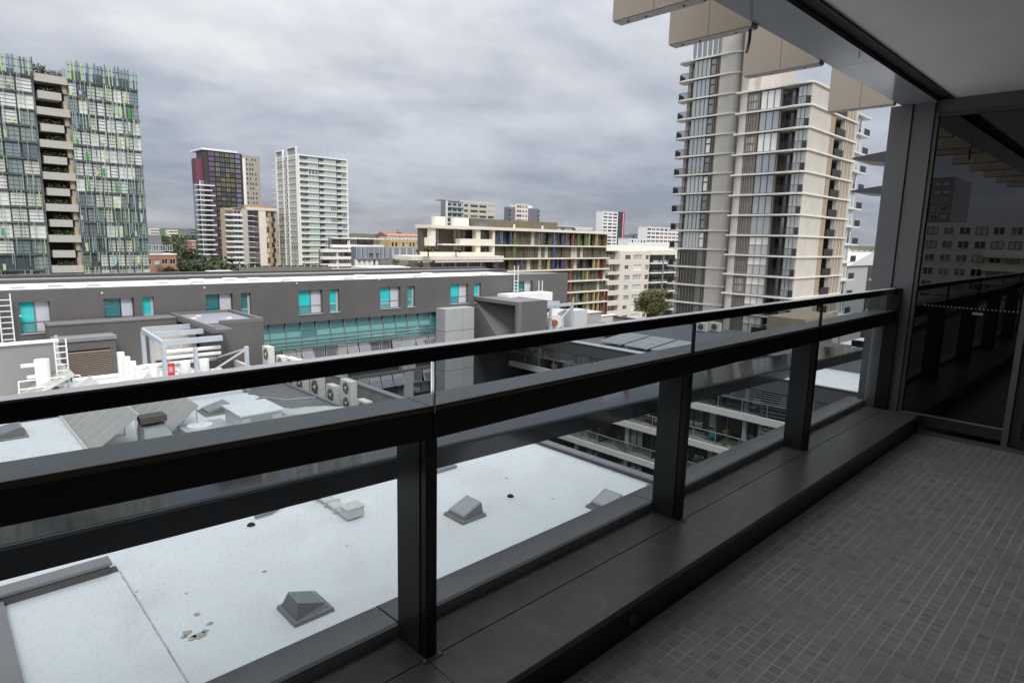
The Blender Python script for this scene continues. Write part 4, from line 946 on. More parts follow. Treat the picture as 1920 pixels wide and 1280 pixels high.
# louvred screen at the near end of each storey
lvm = mat('green_grey_louvre', (.17, .18, .17), .5, 0, .05)
for k, zt_ in enumerate(tops[:3]):
    up = tops[k - 1] - .5 if k else -9.85
    for y in (15.45, 18.75): MB().box(XW + .02, XW + .16, y, y + .22, zt_ + .002, up - .002).build('screen_post', lvm, wg)
    for i in range(8): 
        z_ = zt_ + .15 + i * .28
        if z_ < up - .2 and not (k == 0 and 2 < i < 6): MB().hexa([(XW + .03, 15.68, z_), (XW + .03, 18.74, z_), (XW + .15, 18.74, z_ + .12), (XW + .15, 15.68, z_ + .12), (XW + .03, 15.68, z_ + .05), (XW + .03, 18.74, z_ + .05), (XW + .15, 18.74, z_ + .17), (XW + .15, 15.68, z_ + .17)]).build('louvre_slat', lvm, wg)
MB().box(XW + .2, XW + .3, 16.3, 17.6, tops[0] + .9, tops[0] + 2.0).build('screen_panel', mat('screen_panel', (.24, .26, .26), .4, 0, .05), wg)
MB().box(XW - .08, XW + 2.3, 15.25, 15.44, -26, -8.862).build('corner_pier', mat('corner_pier_grey', (.20, .205, .215), .6, 0, .05), wg)

# solar panels on the wing
spw = mat('wing_solar_face', (.23, .25, .26), .2, 0, .06, 2); spwf = mat('wing_solar_frame', (.50, .52, .53), .4, .3, 0)
for j in range(4):
    y0 = 34.8 - j * 2.75
    t = thing('solar_array', ('farthest solar rack on the apartment wing roof, beside the handrail', 'second solar rack on the wing roof', 'third solar rack on the wing roof, left of the glass joint', 'nearest solar rack on the wing roof, at the glass joint')[j], 'solar array', (45, y0, -7.7), 'solar racks along the wing roof')
    sy = -.5
    for a in range(2):
        for b in range(2):
            p0 = (44.75 + b * 1.35, y0 - a * 1.25)
            z0, z1 = -7.45 + b * .32, -7.45 + (b + 1) * .32
            q = [(p0[0], p0[1] - 1.2 + sy * b), (p0[0] + 1.3, p0[1] - 1.2 + sy * (b + 1)), (p0[0] + 1.3, p0[1] + sy * (b + 1)), (p0[0], p0[1] + sy * b)]
            hz = (z0, z1, z1, z0)
            fo = MB().hexa([(x, y, h) for (x, y), h in zip(q, hz)] + [(x, y, h + .05) for (x, y), h in zip(q, hz)]).build('panel', spwf, t)
            c_ = np.mean(q, axis=0)
            MB().face([(c_[0] + (x - c_[0]) * .93, c_[1] + (y - c_[1]) * .93, h + (np.mean(hz) - h) * .07 + .053) for (x, y), h in zip(q, hz)]).build('cells', spw, fo)
    for y in (y0 - .2, y0 - 2.2): MB().tube((44.7, y, -7.7), (44.7, y, -7.44), .03, 6).tube((47.2, y - .9, -7.7), (47.2, y - .9, -6.85), .03, 6).build('leg', galv, t)
    MB().box(44.66, 44.72, y0 - 2.45, y0, -7.50, -7.44).build('front_rail', spwf, t)
for j, px in enumerate((1318, 1343)):
    p = P(px, 621, 2, -6.88); x, y = p[0] - .5, p[1]
    t = thing('air_conditioner', ('left one of the two white units on the dark wing roof', 'right one of the two white units on the dark wing roof')[j], 'air conditioner', (x, y, -6.88), 'white units on the dark wing roof')
    MB().box(x, x + .45, y - .55, y + .55, -6.8, -6.0).build('casing', acw, t)
    MB().box(x, x + .4, y - .5, y - .42, -6.88, -6.8).box(x, x + .4, y + .42, y + .5, -6.88, -6.8).build('feet', galv, t)
    MB().tube((x - .02, y, -6.4), (x, y, -6.4), .3, 12).build('fan_grille', mat('dark_fan_grille', (.09, .09, .085)), t)

# things kept on the wing balconies
def zs(k): return tops[k]
def chair(x, y, z, m, label, rz=0, par=None):
    t = thing('chair', label, 'chair', (x, y, z), 'furniture on the wing balconies')
    MB().box(x - .28, x + .28, y - .28, y + .28, z + .38, z + .46).build('seat', m, t)
    MB().hexa([(x + .2, y - .28, z + .46), (x + .28, y - .28, z + .46), (x + .28, y + .28, z + .46), (x + .2, y + .28, z + .46), (x + .34, y - .26, z + .98), (x + .40, y - .26, z + .98), (x + .40, y + .26, z + .98), (x + .34, y + .26, z + .98)]).build('backrest', m, t)
    for a, b in ((-.25, -.25), (.22, -.25), (.22, .25), (-.25, .25)): MB().tube((x + a, y + b, z + .005), (x + a * .8, y + b * .8, z + .38), .02, 6).build('leg', galv, t)
def table(x, y, z, m, label, w_=.5, l=.8, h=.72):
    t = thing('table', label, 'table', (x, y, z), 'furniture on the wing balconies')
    MB().box(x - w_, x + w_, y - l, y + l, z + h - .04, z + h).build('tabletop', m, t)
    for a, b in ((-1, -1), (1, -1), (1, 1), (-1, 1)): MB().box(x + a * (w_ - .06) - .02, x + a * (w_ - .06) + .02, y + b * (l - .06) - .02, y + b * (l - .06) + .02, z + .003, z + h - .04).build('leg', galv, t)
def plant(x, y, z, label, h=.8, m=None, cat='potted plant', r=.35):
    t = thing('potted_plant', label, cat, (x, y, z), 'plants on the wing balconies')
    MB().tube((x, y, z + .003), (x, y, z + .3), .13, 10, r1=.18).build('pot', mat('grey_pot', (.25, .24, .23), .7, 0, 0), t)
    f = MB()
    for i in range(60):
        a = R_.uniform(0, 6.28); rr = R_.uniform(.05, r); zz_ = z + .3 + R_.uniform(.05, h); c_ = Vector((x + rr * math.cos(a), y + rr * math.sin(a), zz_))
        u = Vector((R_.uniform(-1, 1), R_.uniform(-1, 1), R_.uniform(-.6, 1))).normalized() * .13; v_ = u.cross(Vector((R_.uniform(-1, 1), R_.uniform(-1, 1), .3))).normalized() * .05
        f.face([c_ - u, c_ + v_, c_ + u, c_ - v_])
    f.build('foliage', m or cmat('balcony_leaf', (.09, .14, .04)), t)
pk = cmat('pink_fabric', (.45, .08, .16)); tn = cmat('tan_cushion', (.42, .30, .20)); rw = cmat('red_brown_wood', (.28, .09, .06)); pur = cmat('purple_fabric', (.12, .06, .17)); wcl = cmat('white_cloth', (.7, .7, .68))
def yw(px, py, z): return P(px, py, 0, XW + .7)[1]
chair(XW + .9, yw(1015, 690, 0), zs(0), pk, 'pink reclining chair on the top wing balcony by the railing')
table(XW + 1.1, yw(1048, 700, 0), zs(0), wcl, 'small white cabinet-like table right of the pink chair', .25, .35, .85)
t = thing('drying_rack', 'folding clothes rack with crossed legs on the top wing balcony', 'drying rack', (XW + .8, yw(1062, 700, 0), zs(0)), 'furniture on the wing balconies')
y = yw(1062, 700, 0); MB().tube((XW + .8, y - .4, zs(0) + .01), (XW + .8, y + .4, zs(0) + .95), .025, 6).tube((XW + .8, y + .4, zs(0) + .01), (XW + .8, y - .4, zs(0) + .95), .025, 6).build('crossed_legs', white, t)
for i in range(4): MB().tube((XW + .5 + i * .2, y - .7, zs(0) + .95), (XW + .5 + i * .2, y + .7, zs(0) + .95), .012, 6).build('bar', white, t)
table(XW + 1.0, yw(1330, 740, 0), zs(0), cmat('pale_wood', (.45, .36, .24)), 'pale wooden table with cups on the near top balcony', .5, 1.2)
chair(XW + .8, yw(1345, 742, 0), zs(0), cmat('dark_grey_fabric', (.06, .06, .07)), 'dark chair with a white cushion at the pale wooden table')
t = thing('sofa', 'long purple outdoor sofa on the top balcony behind the third post', 'sofa', (XW + 1.2, yw(1388, 762, 0), zs(0)), 'furniture on the wing balconies')
y = yw(1388, 762, 0); MB().box(XW + .8, XW + 1.6, y - 1.1, y + 1.1, zs(0) + .1, zs(0) + .42).build('seat', pur, t); MB().box(XW + 1.55, XW + 1.8, y - 1.1, y + 1.1, zs(0) + .421, zs(0) + .85).build('backrest', pur, t)
chair(XW + .9, yw(1412, 765, 0), zs(0), wcl, 'white chair left of the louvred screen on the top balcony')
plant(XW + .6, yw(1176, 740, 0), zs(0), 'small leafy plant at the left of the top balcony opening', .5)
table(XW + 1.1, yw(1270 - 60, 800, 0), zs(1), tn, 'tan storage bench on the second wing balcony left of the second post', .4, .7, .5)
t = thing('umbrella', 'closed pale parasol standing on the second wing balcony', 'parasol', (XW + .9, yw(1211, 820, 0), zs(1)), 'furniture on the wing balconies')
y = yw(1211, 820, 0); MB().tube((XW + .9, y, zs(1)), (XW + .9, y, zs(1) + 1.9), .02, 6).build('pole', galv, t); MB().tube((XW + .9, y, zs(1) + .8), (XW + .9, y, zs(1) + 1.85), .09, 8, r1=.02).build('canopy', wcl, t)
t = thing('barbecue', 'domed silver barbecue left of the red-brown bench on the second balcony', 'barbecue', (XW + .8, yw(1198, 830, 0), zs(1)), 'furniture on the wing balconies')
y = yw(1198, 830, 0); mb = MB(); blob(mb, (XW + .8, y, zs(1) + .85), .35, n=10, k=6); mb.build('bowl', galv, t, smooth=True)
for a in (-.2, .2): MB().tube((XW + .8 + a, y + a, zs(1) + .003), (XW + .8 + a * .6, y + a * .6, zs(1) + .6), .02, 6).build('leg', galv, t)
t = thing('bench', 'red-brown slatted wooden bench beside the second post on the second balcony', 'bench', (XW + .9, yw(1232, 845, 0), zs(1)), 'furniture on the wing balconies')
y = yw(1232, 845, 0)
for i in range(4): MB().box(XW + .7, XW + 1.2, y - .6 + i * .3, y - .34 + i * .3, zs(1) + .35, zs(1) + .4).build('seat_slat', rw, t)
MB().box(XW + .72, XW + .78, y - .6, y + .6, zs(1) + .05, zs(1) + .349).build('front_panel', rw, t)
tag(MB().box(XW + .7, XW + 1.1, y - .5, y + .45, zs(1) + .405, zs(1) + .62).build('cushion_pile', wcl), 'cream cushions piled on the red-brown bench', 'cushions', 'furniture on the wing balconies')
chair(XW + .9, yw(1327, 800, 0), zs(1), cmat('dark_grey_fabric', (.06, .06, .07)), 'dark chair with a white lamp behind it on the second balcony')
tag(MB().hexa([(XW + .5, yw(1337, 815, 0) - .22, zs(1) + .4), (XW + .8, yw(1337, 815, 0) - .22, zs(1) + .4), (XW + .8, yw(1337, 815, 0) + .22, zs(1) + .4), (XW + .5, yw(1337, 815, 0) + .22, zs(1) + .4), (XW + .5, yw(1337, 815, 0) - .2, zs(1) + .9), (XW + .8, yw(1337, 815, 0) - .2, zs(1) + .9), (XW + .8, yw(1337, 815, 0) + .2, zs(1) + .9), (XW + .5, yw(1337, 815, 0) + .2, zs(1) + .9)]).build('teal_bag', cmat('teal_fabric', (.02, .42, .40))), 'bright teal bag hanging on the second balcony rail', 'bag', 'furniture on the wing balconies')
plant(XW + .5, yw(1364, 815, 0), zs(1), 'tall yellow-green plant right of the teal bag', 1.0, cmat('yellow_leaf', (.20, .24, .04)))
plant(XW + .8, yw(1410, 820, 0), zs(1), 'wide dark bush with reddish leaves near the louvred screen', .9, cmat('dark_purple_leaf', (.10, .06, .07)), r=.9)
plant(XW + .5, yw(1310, 870, 0), zs(2), 'green plant on the third balcony just above the sill', 1.0)
t = thing('bicycle', 'bicycle hung up behind the glass of the top wing balcony', 'bicycle', (XW + 1.6, yw(985, 670, 0), zs(0) + .5), 'furniture on the wing balconies')
y = yw(985, 672, 0); X_ = XW + 1.6
for dy in (-.5, .5):
    w2 = MB(); pts = [(X_, y + dy + .33 * math.cos(a * math.pi / 7), zs(0) + 1.1 + .33 * math.sin(a * math.pi / 7)) for a in range(15)]; w2.path(pts, .025, 6); w2.build('wheel', frame_w, t)
MB().path([(X_, y - .5, zs(0) + 1.1), (X_, y - .2, zs(0) + 1.55), (X_, y + .35, zs(0) + 1.6), (X_, y, zs(0) + 1.1), (X_, y - .2, zs(0) + 1.55)], .02, 6).path([(X_, y + .5, zs(0) + 1.1), (X_, y + .33, zs(0) + 1.75), (X_ - .15, y + .3, zs(0) + 1.78)], .02, 6).build('frame', frame_w, t)

# ================================================================== STRIPED CONCRETE TOWERS (right)
G0 = -26
def wk(gm, fm, nx=1, nz=1, fr=.05, split=None): return win_mesh(gm, fm, nx, nz, fr, split)
t2 = thing('residential_tower', 'nearer pale concrete tower with white floor bands and dark corner balconies at right', 'tower', (100, 42, G0))
X2, Y2 = 91.8, 36.66
zk = [23.93 - 2.985 * k for k in range(13)]
fltop = zk[0] + .35
MB().box(X2 + 3.2, X2 + 18.2, Y2 + 3.2, Y2 + 11, G0, zk[0]).build('core', conc, t2)
MB().box(X2 + 2.2, X2 + 9, Y2 + 8.6, Y2 + 11, zk[0] + .001, 36.5).build('roof_core', conc, t2)
# concrete piers
def rounded(x0, x1, y0, y1, r, corner):
    """plan polygon with one rounded corner (toward -X) """
    pts = []
    if 'a' in corner:   # corner x0,y0
        for i in range(6): a = math.pi + i * math.pi / 10; pts.append((x0 + r + r * math.cos(a), y0 + r + r * math.sin(a)))
    else: pts.append((x0, y0))
    pts.append((x1, y0)); pts.append((x1, y1))
    if 'b' in corner:
        for i in range(6): a = math.pi / 2 + i * math.pi / 10; pts.append((x0 + r + r * math.cos(a), y1 - r + r * math.sin(a)))
    else: pts.append((x0, y1))
    return pts
MB().prism(rounded(X2, X2 + 3.2, Y2 + 9.4, Y2 + 10.9, 1.0, 'b'), 2, G0, 36.5).build('concrete_pier', conc, t2)
MB().box(X2 + 2.0, X2 + 7.6, Y2 + .36, Y2 + 3.2, G0, zk[0] - .002).prism(rounded(X2 + .05, X2 + 7.6, Y2, Y2 + .35, .17, 'a'), 2, G0, zk[0] - .001).build('concrete_pier', conc, t2)
MB().box(X2 + 17.3, X2 + 18.3, Y2 - .1, Y2 + 3.2, G0, zk[0]).build('concrete_pier', conc, t2)
for k, z_ in enumerate(zk):
    top = z_; bot = z_ - .30
    # band slab, swelling out at the balcony
    poly = [(X2 - .25, Y2 + 11.1), (X2 - .25, Y2 + 5.2), (X2 - .55, Y2 + 3.6), (X2 - .75, Y2 + 2.0), (X2 - .6, Y2 + .5), (X2 - .25, Y2 - .15), (X2 + .5, Y2 - .25), (X2 + 18.5, Y2 - .25), (X2 + 18.5, Y2 + 3.1), (X2 + 3.1, Y2 + 3.1), (X2 + 3.1, Y2 + 11.1)][::-1]
    MB().prism(poly, 2, bot + .07, top).build('floor_band', mat('tower_floor_band', (.68, .655, .61), .6, 0, .05, .5), t2)
    if k == len(zk) - 1: break
    lo = zk[k + 1]; hi = bot
    # left fins and narrow window
    for i, y in enumerate((9.1, 8.75, 8.4, 7.95, 7.45)): MB().box(X2 - .05, X2 + .25, Y2 + y, Y2 + y + .12, lo + .002, hi - .002).build('vertical_fin', frame_b, t2)
    bl = k in (0, 2); low = k >= 7
    g_ = gl_bl if bl else gl_md if not low else gl_pl
    place('window', wk(gl_bl if bl or k == 9 else gl_md, frame_b, 1, 2, .12), t2, 'X', X2 + .12, Y2 + 7.6, Y2 + 9.3, lo + .01, hi - .01)
    place('window', wk(glass_dark('milky_tower_glass', (.30, .33, .33), .26, wob=.1) if not (bl or low) else g_, frame_b if k > 5 else frame_d, 3, 1, .03, .55 if low else None), t2, 'X', X2 + .05, Y2 + 4.35, Y2 + 7.35, lo + .01, hi - .01)
    if low: MB().box(X2 + .03, X2 + .045, Y2 + 4.4, Y2 + 7.3, lo + 1.45, hi - .05).build('roller_blind', gl_bl, t2)
    MB().box(X2, X2 + .3, Y2 + 4.18, Y2 + 4.33, lo + .002, hi - .002).build('vertical_fin', frame_b, t2)
    # balcony recess
    place('window', wk(gl_dk if k % 3 else gl_md, frame_b, 2, 1, .04), t2, 'X', X2 + 1.7, Y2 + 3.0, Y2 + 4.2, lo + .01, hi - .01)
    MB().box(X2 + 1.6, X2 + 1.9, Y2 + 2.1, Y2 + 2.98, lo + .002, hi - .002).build('dark_door', barrier, t2)
    place('window', wk(glass_dark('bright_sky_glass', (.62, .64, .62), .25), frame_d, 3, 1, .025), t2, 'X', X2 + .35, Y2 + .40, Y2 + 2.1, lo + .01, hi - .01)
    bz0, bz1 = lo + .05, lo + 1.0
    mb = MB(); pts = [(X2 - .45, Y2 + 3.9), (X2 - .66, Y2 + 2.3), (X2 - .5, Y2 + .6), (X2 - .1, Y2 + .1)]
    for p_, q_ in zip(pts, pts[1:]): mb.hexa([(p_[0], p_[1], bz1), (q_[0], q_[1], bz1), (q_[0] + .05, q_[1], bz1), (p_[0] + .05, p_[1], bz1), (p_[0], p_[1], bz1 + .06), (q_[0], q_[1], bz1 + .06), (q_[0] + .05, q_[1], bz1 + .06), (p_[0] + .05, p_[1], bz1 + .06)])
    for p_, q_ in zip(pts, pts[1:]):
        for j in range(9):
            f = j / 9; x_, y_ = p_[0] + (q_[0] - p_[0]) * f, p_[1] + (q_[1] - p_[1]) * f; mb.box(x_, x_ + .04, y_, y_ + .05, bz0, bz1)
    mb.build('balcony_railing', barrier, t2)['kind'] = 'stuff'
    # Y face: fins, window, recessed balcony, fins
    for i in range(4): MB().box(X2 + 7.75 + i * .42, X2 + 7.95 + i * .42, Y2 - .05, Y2 + .35, lo + .002, hi - .002).build('beige_fin', beige, t2)
    place('window', wk(gl_pl if k < 4 else gl_md, beige, 1, 2, .10), t2, 'Y', Y2 + .2, X2 + 7.7, X2 + 9.4, lo + .01, hi - .01)
    MB().box(X2 + 9.5, X2 + 13.2, Y2 + 1.6, Y2 + 1.8, lo + .002, hi - .002).build('recess_wall', barrier, t2)
    place('window', wk(gl_pl, frame_d, 1, 1, .06), t2, 'Y', Y2 + 1.55, X2 + 11.2, X2 + 12.6, lo + .03, hi - .3)
    MB().box(X2 + 9.45, X2 + 13.0, Y2 - .22, Y2 - .14, lo + .02, lo + 1.1).build('balcony_panel', barrier, t2)
    for i in range(7): MB().box(X2 + 13.2 + i * .72, X2 + 13.5 + i * .72, Y2 - .05, Y2 + .5, lo + .002, hi - .002).build('beige_fin', beige if i % 2 else conc, t2)
    MB().box(X2 + 13.1, X2 + 18.3, Y2 + .4, Y2 + .6, lo + .001, hi - .001).build('panel_wall', conc, t2)
# stepped rear corner with balconies
for k in range(13):
    z_ = 24.0 - 2.98 * k - 1.1
    MB().box(X2 + 18.8, X2 + 27.0, Y2 + .6, Y2 + 6, z_ - .25, z_).build('floor_band', mat('tower_floor_band', (.68, .655, .61), .6, 0, .05, .5), t2)
    if k < 12:
        place('window', wk(gl_pl if k % 3 else gl_md, frame_w, 3, 1, .04), t2, 'Y', Y2 + 1.1, X2 + 19, X2 + 24.0, z_ - 2.97, z_ - .26)
        MB().box(X2 + 24.2, X2 + 26.8, Y2 + .65, Y2 + .72, z_ - 2.95, z_ - 1.95).build('balcony_panel', barrier, t2)
MB().box(X2 + 18.9, X2 + 24.2, Y2 + 1.2, Y2 + 6, G0, 22.6).build('core', conc, t2)
# link wall and small black balconies in the slot between the towers
t1 = thing('residential_tower', 'farther pale concrete tower with rounded column and curved black balconies, left of its twin', 'tower', (100, 55, G0))
X1_, = (94.9,)
z1k = [30.95 - 3.02 * k for k in range(16)]
MB().box(X1_ + 2.4, X1_ + 20, 49.0, 58.4, G0, z1k[0] + 3.4).build('core', conc, t1)
mb = MB(); mb.prism(rounded(X1_, X1_ + 2.4, 49.35, 52.55, 1.1, 'a'), 2, G0, z1k[0] + 3.8); mb.build('concrete_column', conc, t1)
place('window', wk(gl_md, frame_w, 6, 1, .03), t1, 'X', X1_ + .8, 52.7, 58.2, z1k[0] + .02, z1k[0] + 2.9)
MB().box(X1_ + .7, X1_ + 4, 52.6, 58.6, z1k[0] + 2.9, z1k[0] + 3.2).build('roof_slab', slabw, t1)
for k, z_ in enumerate(z1k):
    poly = [(X1_ - .25, 52.6), (X1_ - .2, 50.3), (X1_ + .3, 49.3), (X1_ + 1.2, 48.95), (X1_ + 2.3, 48.9), (X1_ + 2.3, 60.2), (X1_ + .9, 60.25), (X1_ + .1, 60.0), (X1_ - .25, 59.2)]
    MB().prism(poly[::-1] if 0 else poly, 2, z_ - .23, z_).build('floor_band', mat('tower_floor_band', (.68, .655, .61)), t1)
    if k == len(z1k) - 1: break
    lo, hi = z1k[k + 1], z_ - .30; low = k > 8
    gg = gl_md if k not in (4, 6, 9) else gl_pl
    for i, y in enumerate((52.62, 52.95, 53.25)): MB().box(X1_ - .06, X1_ + .2, y, y + .1, lo + .002, hi - .002).build('vertical_fin', frame_b, t1)
    place('window', wk(gl_bl if k in (4, 6, 9) else gl_md, frame_b if low else frame_d, 1, 1, .08, .6), t1, 'X', X1_ + .08, 53.35, 54.2, lo + .01, hi - .01)
    place('window', wk(gl_pl if k in (9, 6) else (glass_dark('milky_tower_glass', (.30, .33, .33), .26) if not low else gl_dk), frame_b if low else frame_d, 4 if not low else 5, 1, .025), t1, 'X', X1_ + .05, 54.2, 57.2, lo + .01, hi - .01)
    place('window', wk(gl_dk if k % 3 else gl_pl, frame_d, 1, 1, .1), t1, 'X', X1_ + 1.4, 57.5, 58.3, lo + .01, hi - .4)
    MB().box(X1_ + 1.3, X1_ + 2.35, 58.3, 58.9, lo + .002, hi - .002).build('pier', conc, t1)
    mb = MB(); pts = [(X1_ - .1, 57.3), (X1_ - .15, 59.1), (X1_ + .2, 59.8), (X1_ + 1.0, 60.1), (X1_ + 1.9, 60.15)]
    for p_, q_ in zip(pts, pts[1:]):
        n_ = max(3, int(math.dist(p_, q_) / .16))
        mb.tube((*p_, lo + 1.03), (*q_, lo + 1.03), .035, 4)
        for j in range(n_):
            f = j / n_; x_, y_ = p_[0] + (q_[0] - p_[0]) * f, p_[1] + (q_[1] - p_[1]) * f; mb.box(x_, x_ + .05, y_, y_ + .05, lo + .02, lo + 1.0)
    mb.build('balcony_railing', barrier, t1)['kind'] = 'stuff'
    MB().box(X1_ + 1.0, X1_ + 2.1, 60.05, 60.12, lo + .02, lo + .98).build('balcony_panel', barrier, t1)
MB().box(X2 + 3.3, X2 + 8, 47.7, 49.0, G0, 36).build('link_wall', mat('slot_wall', (.20, .19, .18), .8, 0, .05), t1)
for k in range(14): MB().box(X2 + 2.6, X2 + 3.3, 48.1, 48.5, 22 - 3 * k, 22.6 - 3 * k).build('slot_balcony', barrier, t1)
# podium in front of the towers
pd = thing('tower_podium', 'concrete and bronze podium at the foot of the concrete towers, seen through the glass', 'building', (84, 40, G0))
MB().box(82, 91.0, 30, 60, G0, -14.0).build('base', mat('podium_concrete', (.25, .245, .235), .8, 0, .1, .6, streak=.5), pd)
MB().box(80, 91.2, 30.2, 35.0, -9.3, -7.55).build('cantilever_box', mat('podium_taupe', (.33, .27, .20), .7, 0, .05), pd)
MB().box(82.5, 91.4, 35.2, 38.2, -13.9, -9.6).build('dark_shopfront', glass_dark('podium_glass', (.03, .035, .04), .08), pd)
arch = MB()
for i in range(8):
    a, b = math.radians(180 - i * 11.25), math.radians(180 - (i + 1) * 11.25)
    yc, zc, r = Y2 + 2.0, -13.9, 3.6
    arch.hexa([(X2 - .9, yc - r * math.cos(q) * 1.0, zc + rr * math.sin(q)) for q, rr in ((a, r), (a, r + .35), (b, r + .35), (b, r))] + [(X2 - .3, yc - r * math.cos(q), zc + rr * math.sin(q)) for q, rr in ((a, r), (a, r + .35), (b, r + .35), (b, r))])
arch.build('bronze_arch', mat('bronze_arch', (.42, .33, .24), .5, 0, 0), pd)
MB().box(75, 100, 10, 29.5, G0, -12.0).build('side_block', mat('podium_concrete', (.25, .245, .235)), pd)
for y in np.arange(11, 29, 1.1): MB().box(74.9, 75.0, y, y + .12, G0, -12.1).build('rib', conc2, pd)
MB().box(74.6, 100, 9.6, 29.6, -12.0, -11.6).build('roof_slab', slabw, pd)
b_ = thing('grey_building', 'grey gabled building with dark glazing glimpsed between the tower and the end column', 'building', (150, 35, G0))
xa_, xb_ = Xy(1596, 500, 42), Xy(1665, 500, 42); zr_ = Zy(1640, 497, 42)
MB().box(xa_, xb_ + 12, 42.6, 60, G0, zr_).build('wall', mat('pale_stone_grey', (.40, .40, .40), .8, 0, .05), b_)
MB().box(Xy(1634, 500, 42), xb_, 42.3, 42.6, G0, zr_ - .3).build('glazing', gl_dk, b_)
MB().prism([(xa_ - 1, zr_), (xb_ + 8, zr_), (xb_ + 8, zr_ + 1.5), (xa_ + 12, zr_ + 2.6)], 1, 42.2, 60.2).build('roof', mat('pale_roof', (.62, .60, .58), .6, 0, .05), b_)
for i in range(5): MB().box(Xy(1634, 500, 42), xb_, 42.05, 42.29, zr_ - 3.2 * (i + 1), zr_ - 3.2 * (i + 1) + .4).build('floor_band', conc2, b_)

# ================================================================== FACETED BUILDINGS, generic
def tower_block(label, cat, Y, px0, px1, ytop, side=None, cols=4, pitch=3.0, wallm=conc, kinds=None, zbot=None, fill=.7, lo=.3, hi=.88, rows=None, ybot=None, depthY=9, name='apartment_building', cap=True, dep=.3):
    xm = (px0 + px1) / 2
    x0, x1 = Xy(px0, 440, Y), Xy(px1, 440, Y); z1 = Zy(xm, ytop, Y); z0 = G0
    t = thing(name, label, cat, ((x0 + x1) / 2, Y, G0))
    zb_ = Zy(xm, ybot, Y) if ybot else max(G0, z1 - pitch * 22)
    nr = rows or max(1, int((z1 - .6 - zb_) / pitch)); zlow = z1 - .6 - nr * pitch
    ops_rows = [(z1 - .6 - (i + 1) * pitch + lo * pitch, z1 - .6 - (i + 1) * pitch + hi * pitch) for i in range(nr)]
    grid_facade(t, 'Y', Y, x0, x1, G0, z1, cols_even(x0, x1, cols, fill) if isinstance(cols, int) else [(x0 + a * (x1 - x0), x0 + b * (x1 - x0)) for a, b in cols], ops_rows, wallm, dep, kinds)
    MB().box(x0 + .01, x1 - .01, Y + dep + .06, Y + depthY, G0, z1 - .02).build('body', wallm, t)
    if cap: MB().box(x0 - .2, x1 + .2, Y - .2, Y + depthY + .2, z1 + .002, z1 + .35).build('roof_slab', slabw, t)
    return t, x0, x1, z1, ops_rows
K_dark = [(wk(gl_dk, frame_d, 2), 3), (wk(gl_md, frame_d, 2), 2), (wk(gl_pl, frame_w, 2), 1)]
K_pale = [(wk(gl_gn, frame_w, 3), 4), (wk(gl_md, frame_w, 3), 1), (wk(gl_pl, frame_w, 2), 2)]

# --- left tower behind coloured glass louvres
YL = 146.4
lt = thing('glass_louvre_tower', 'tall tower wrapped in green and clear glass louvres at the left edge', 'tower', (24, 150, G0))
xg0, xg1, xg2 = Xy(81, 330, YL), Xy(135, 330, YL), Xy(270, 330, YL); xl0 = -6.0
zc0 = Zy(200, 161, YL)          # underside of the crown
ph = (zc0 - Zy(200, 500, YL)) / 12.0
dkm = mat('louvre_tower_frame', (.10, .115, .12), .5, 0, 0)
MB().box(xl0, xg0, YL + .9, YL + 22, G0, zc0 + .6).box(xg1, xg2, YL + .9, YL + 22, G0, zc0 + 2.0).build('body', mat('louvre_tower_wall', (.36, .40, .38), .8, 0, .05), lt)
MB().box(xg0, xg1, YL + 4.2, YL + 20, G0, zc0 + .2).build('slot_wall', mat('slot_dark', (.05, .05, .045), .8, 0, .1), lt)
gl1 = glass_clear('louvre_glass_clear', (.70, .77, .76), 1.5, .06)
white_fr = [wk(gl_bl, mat('white_louvre_frame', (.62, .62, .58), .5, 0, 0), 2, 3, .05), wk(glass_dark('cream_louvre_glass', (.62, .62, .54), .1), dkm, 2, 4, .035), wk(gl_bl, dkm, 1, 4, .04)]
grey_fr = [wk(gl_md, dkm, 2, 3, .05), wk(glass_dark('sage_louvre_glass', (.24, .30, .26), .2), dkm, 3, 3, .04), wk(glass_dark('bluish_louvre_glass', (.22, .29, .31), .2), dkm, 2, 4, .05)]
grn = cmat('green_louvre_panel', (.06, .30, .07)); ygr = cmat('yellow_green_louvre_panel', (.50, .62, .30)); tg_ = glass_dark('pale_aqua_panel', (.40, .60, .58), .1)
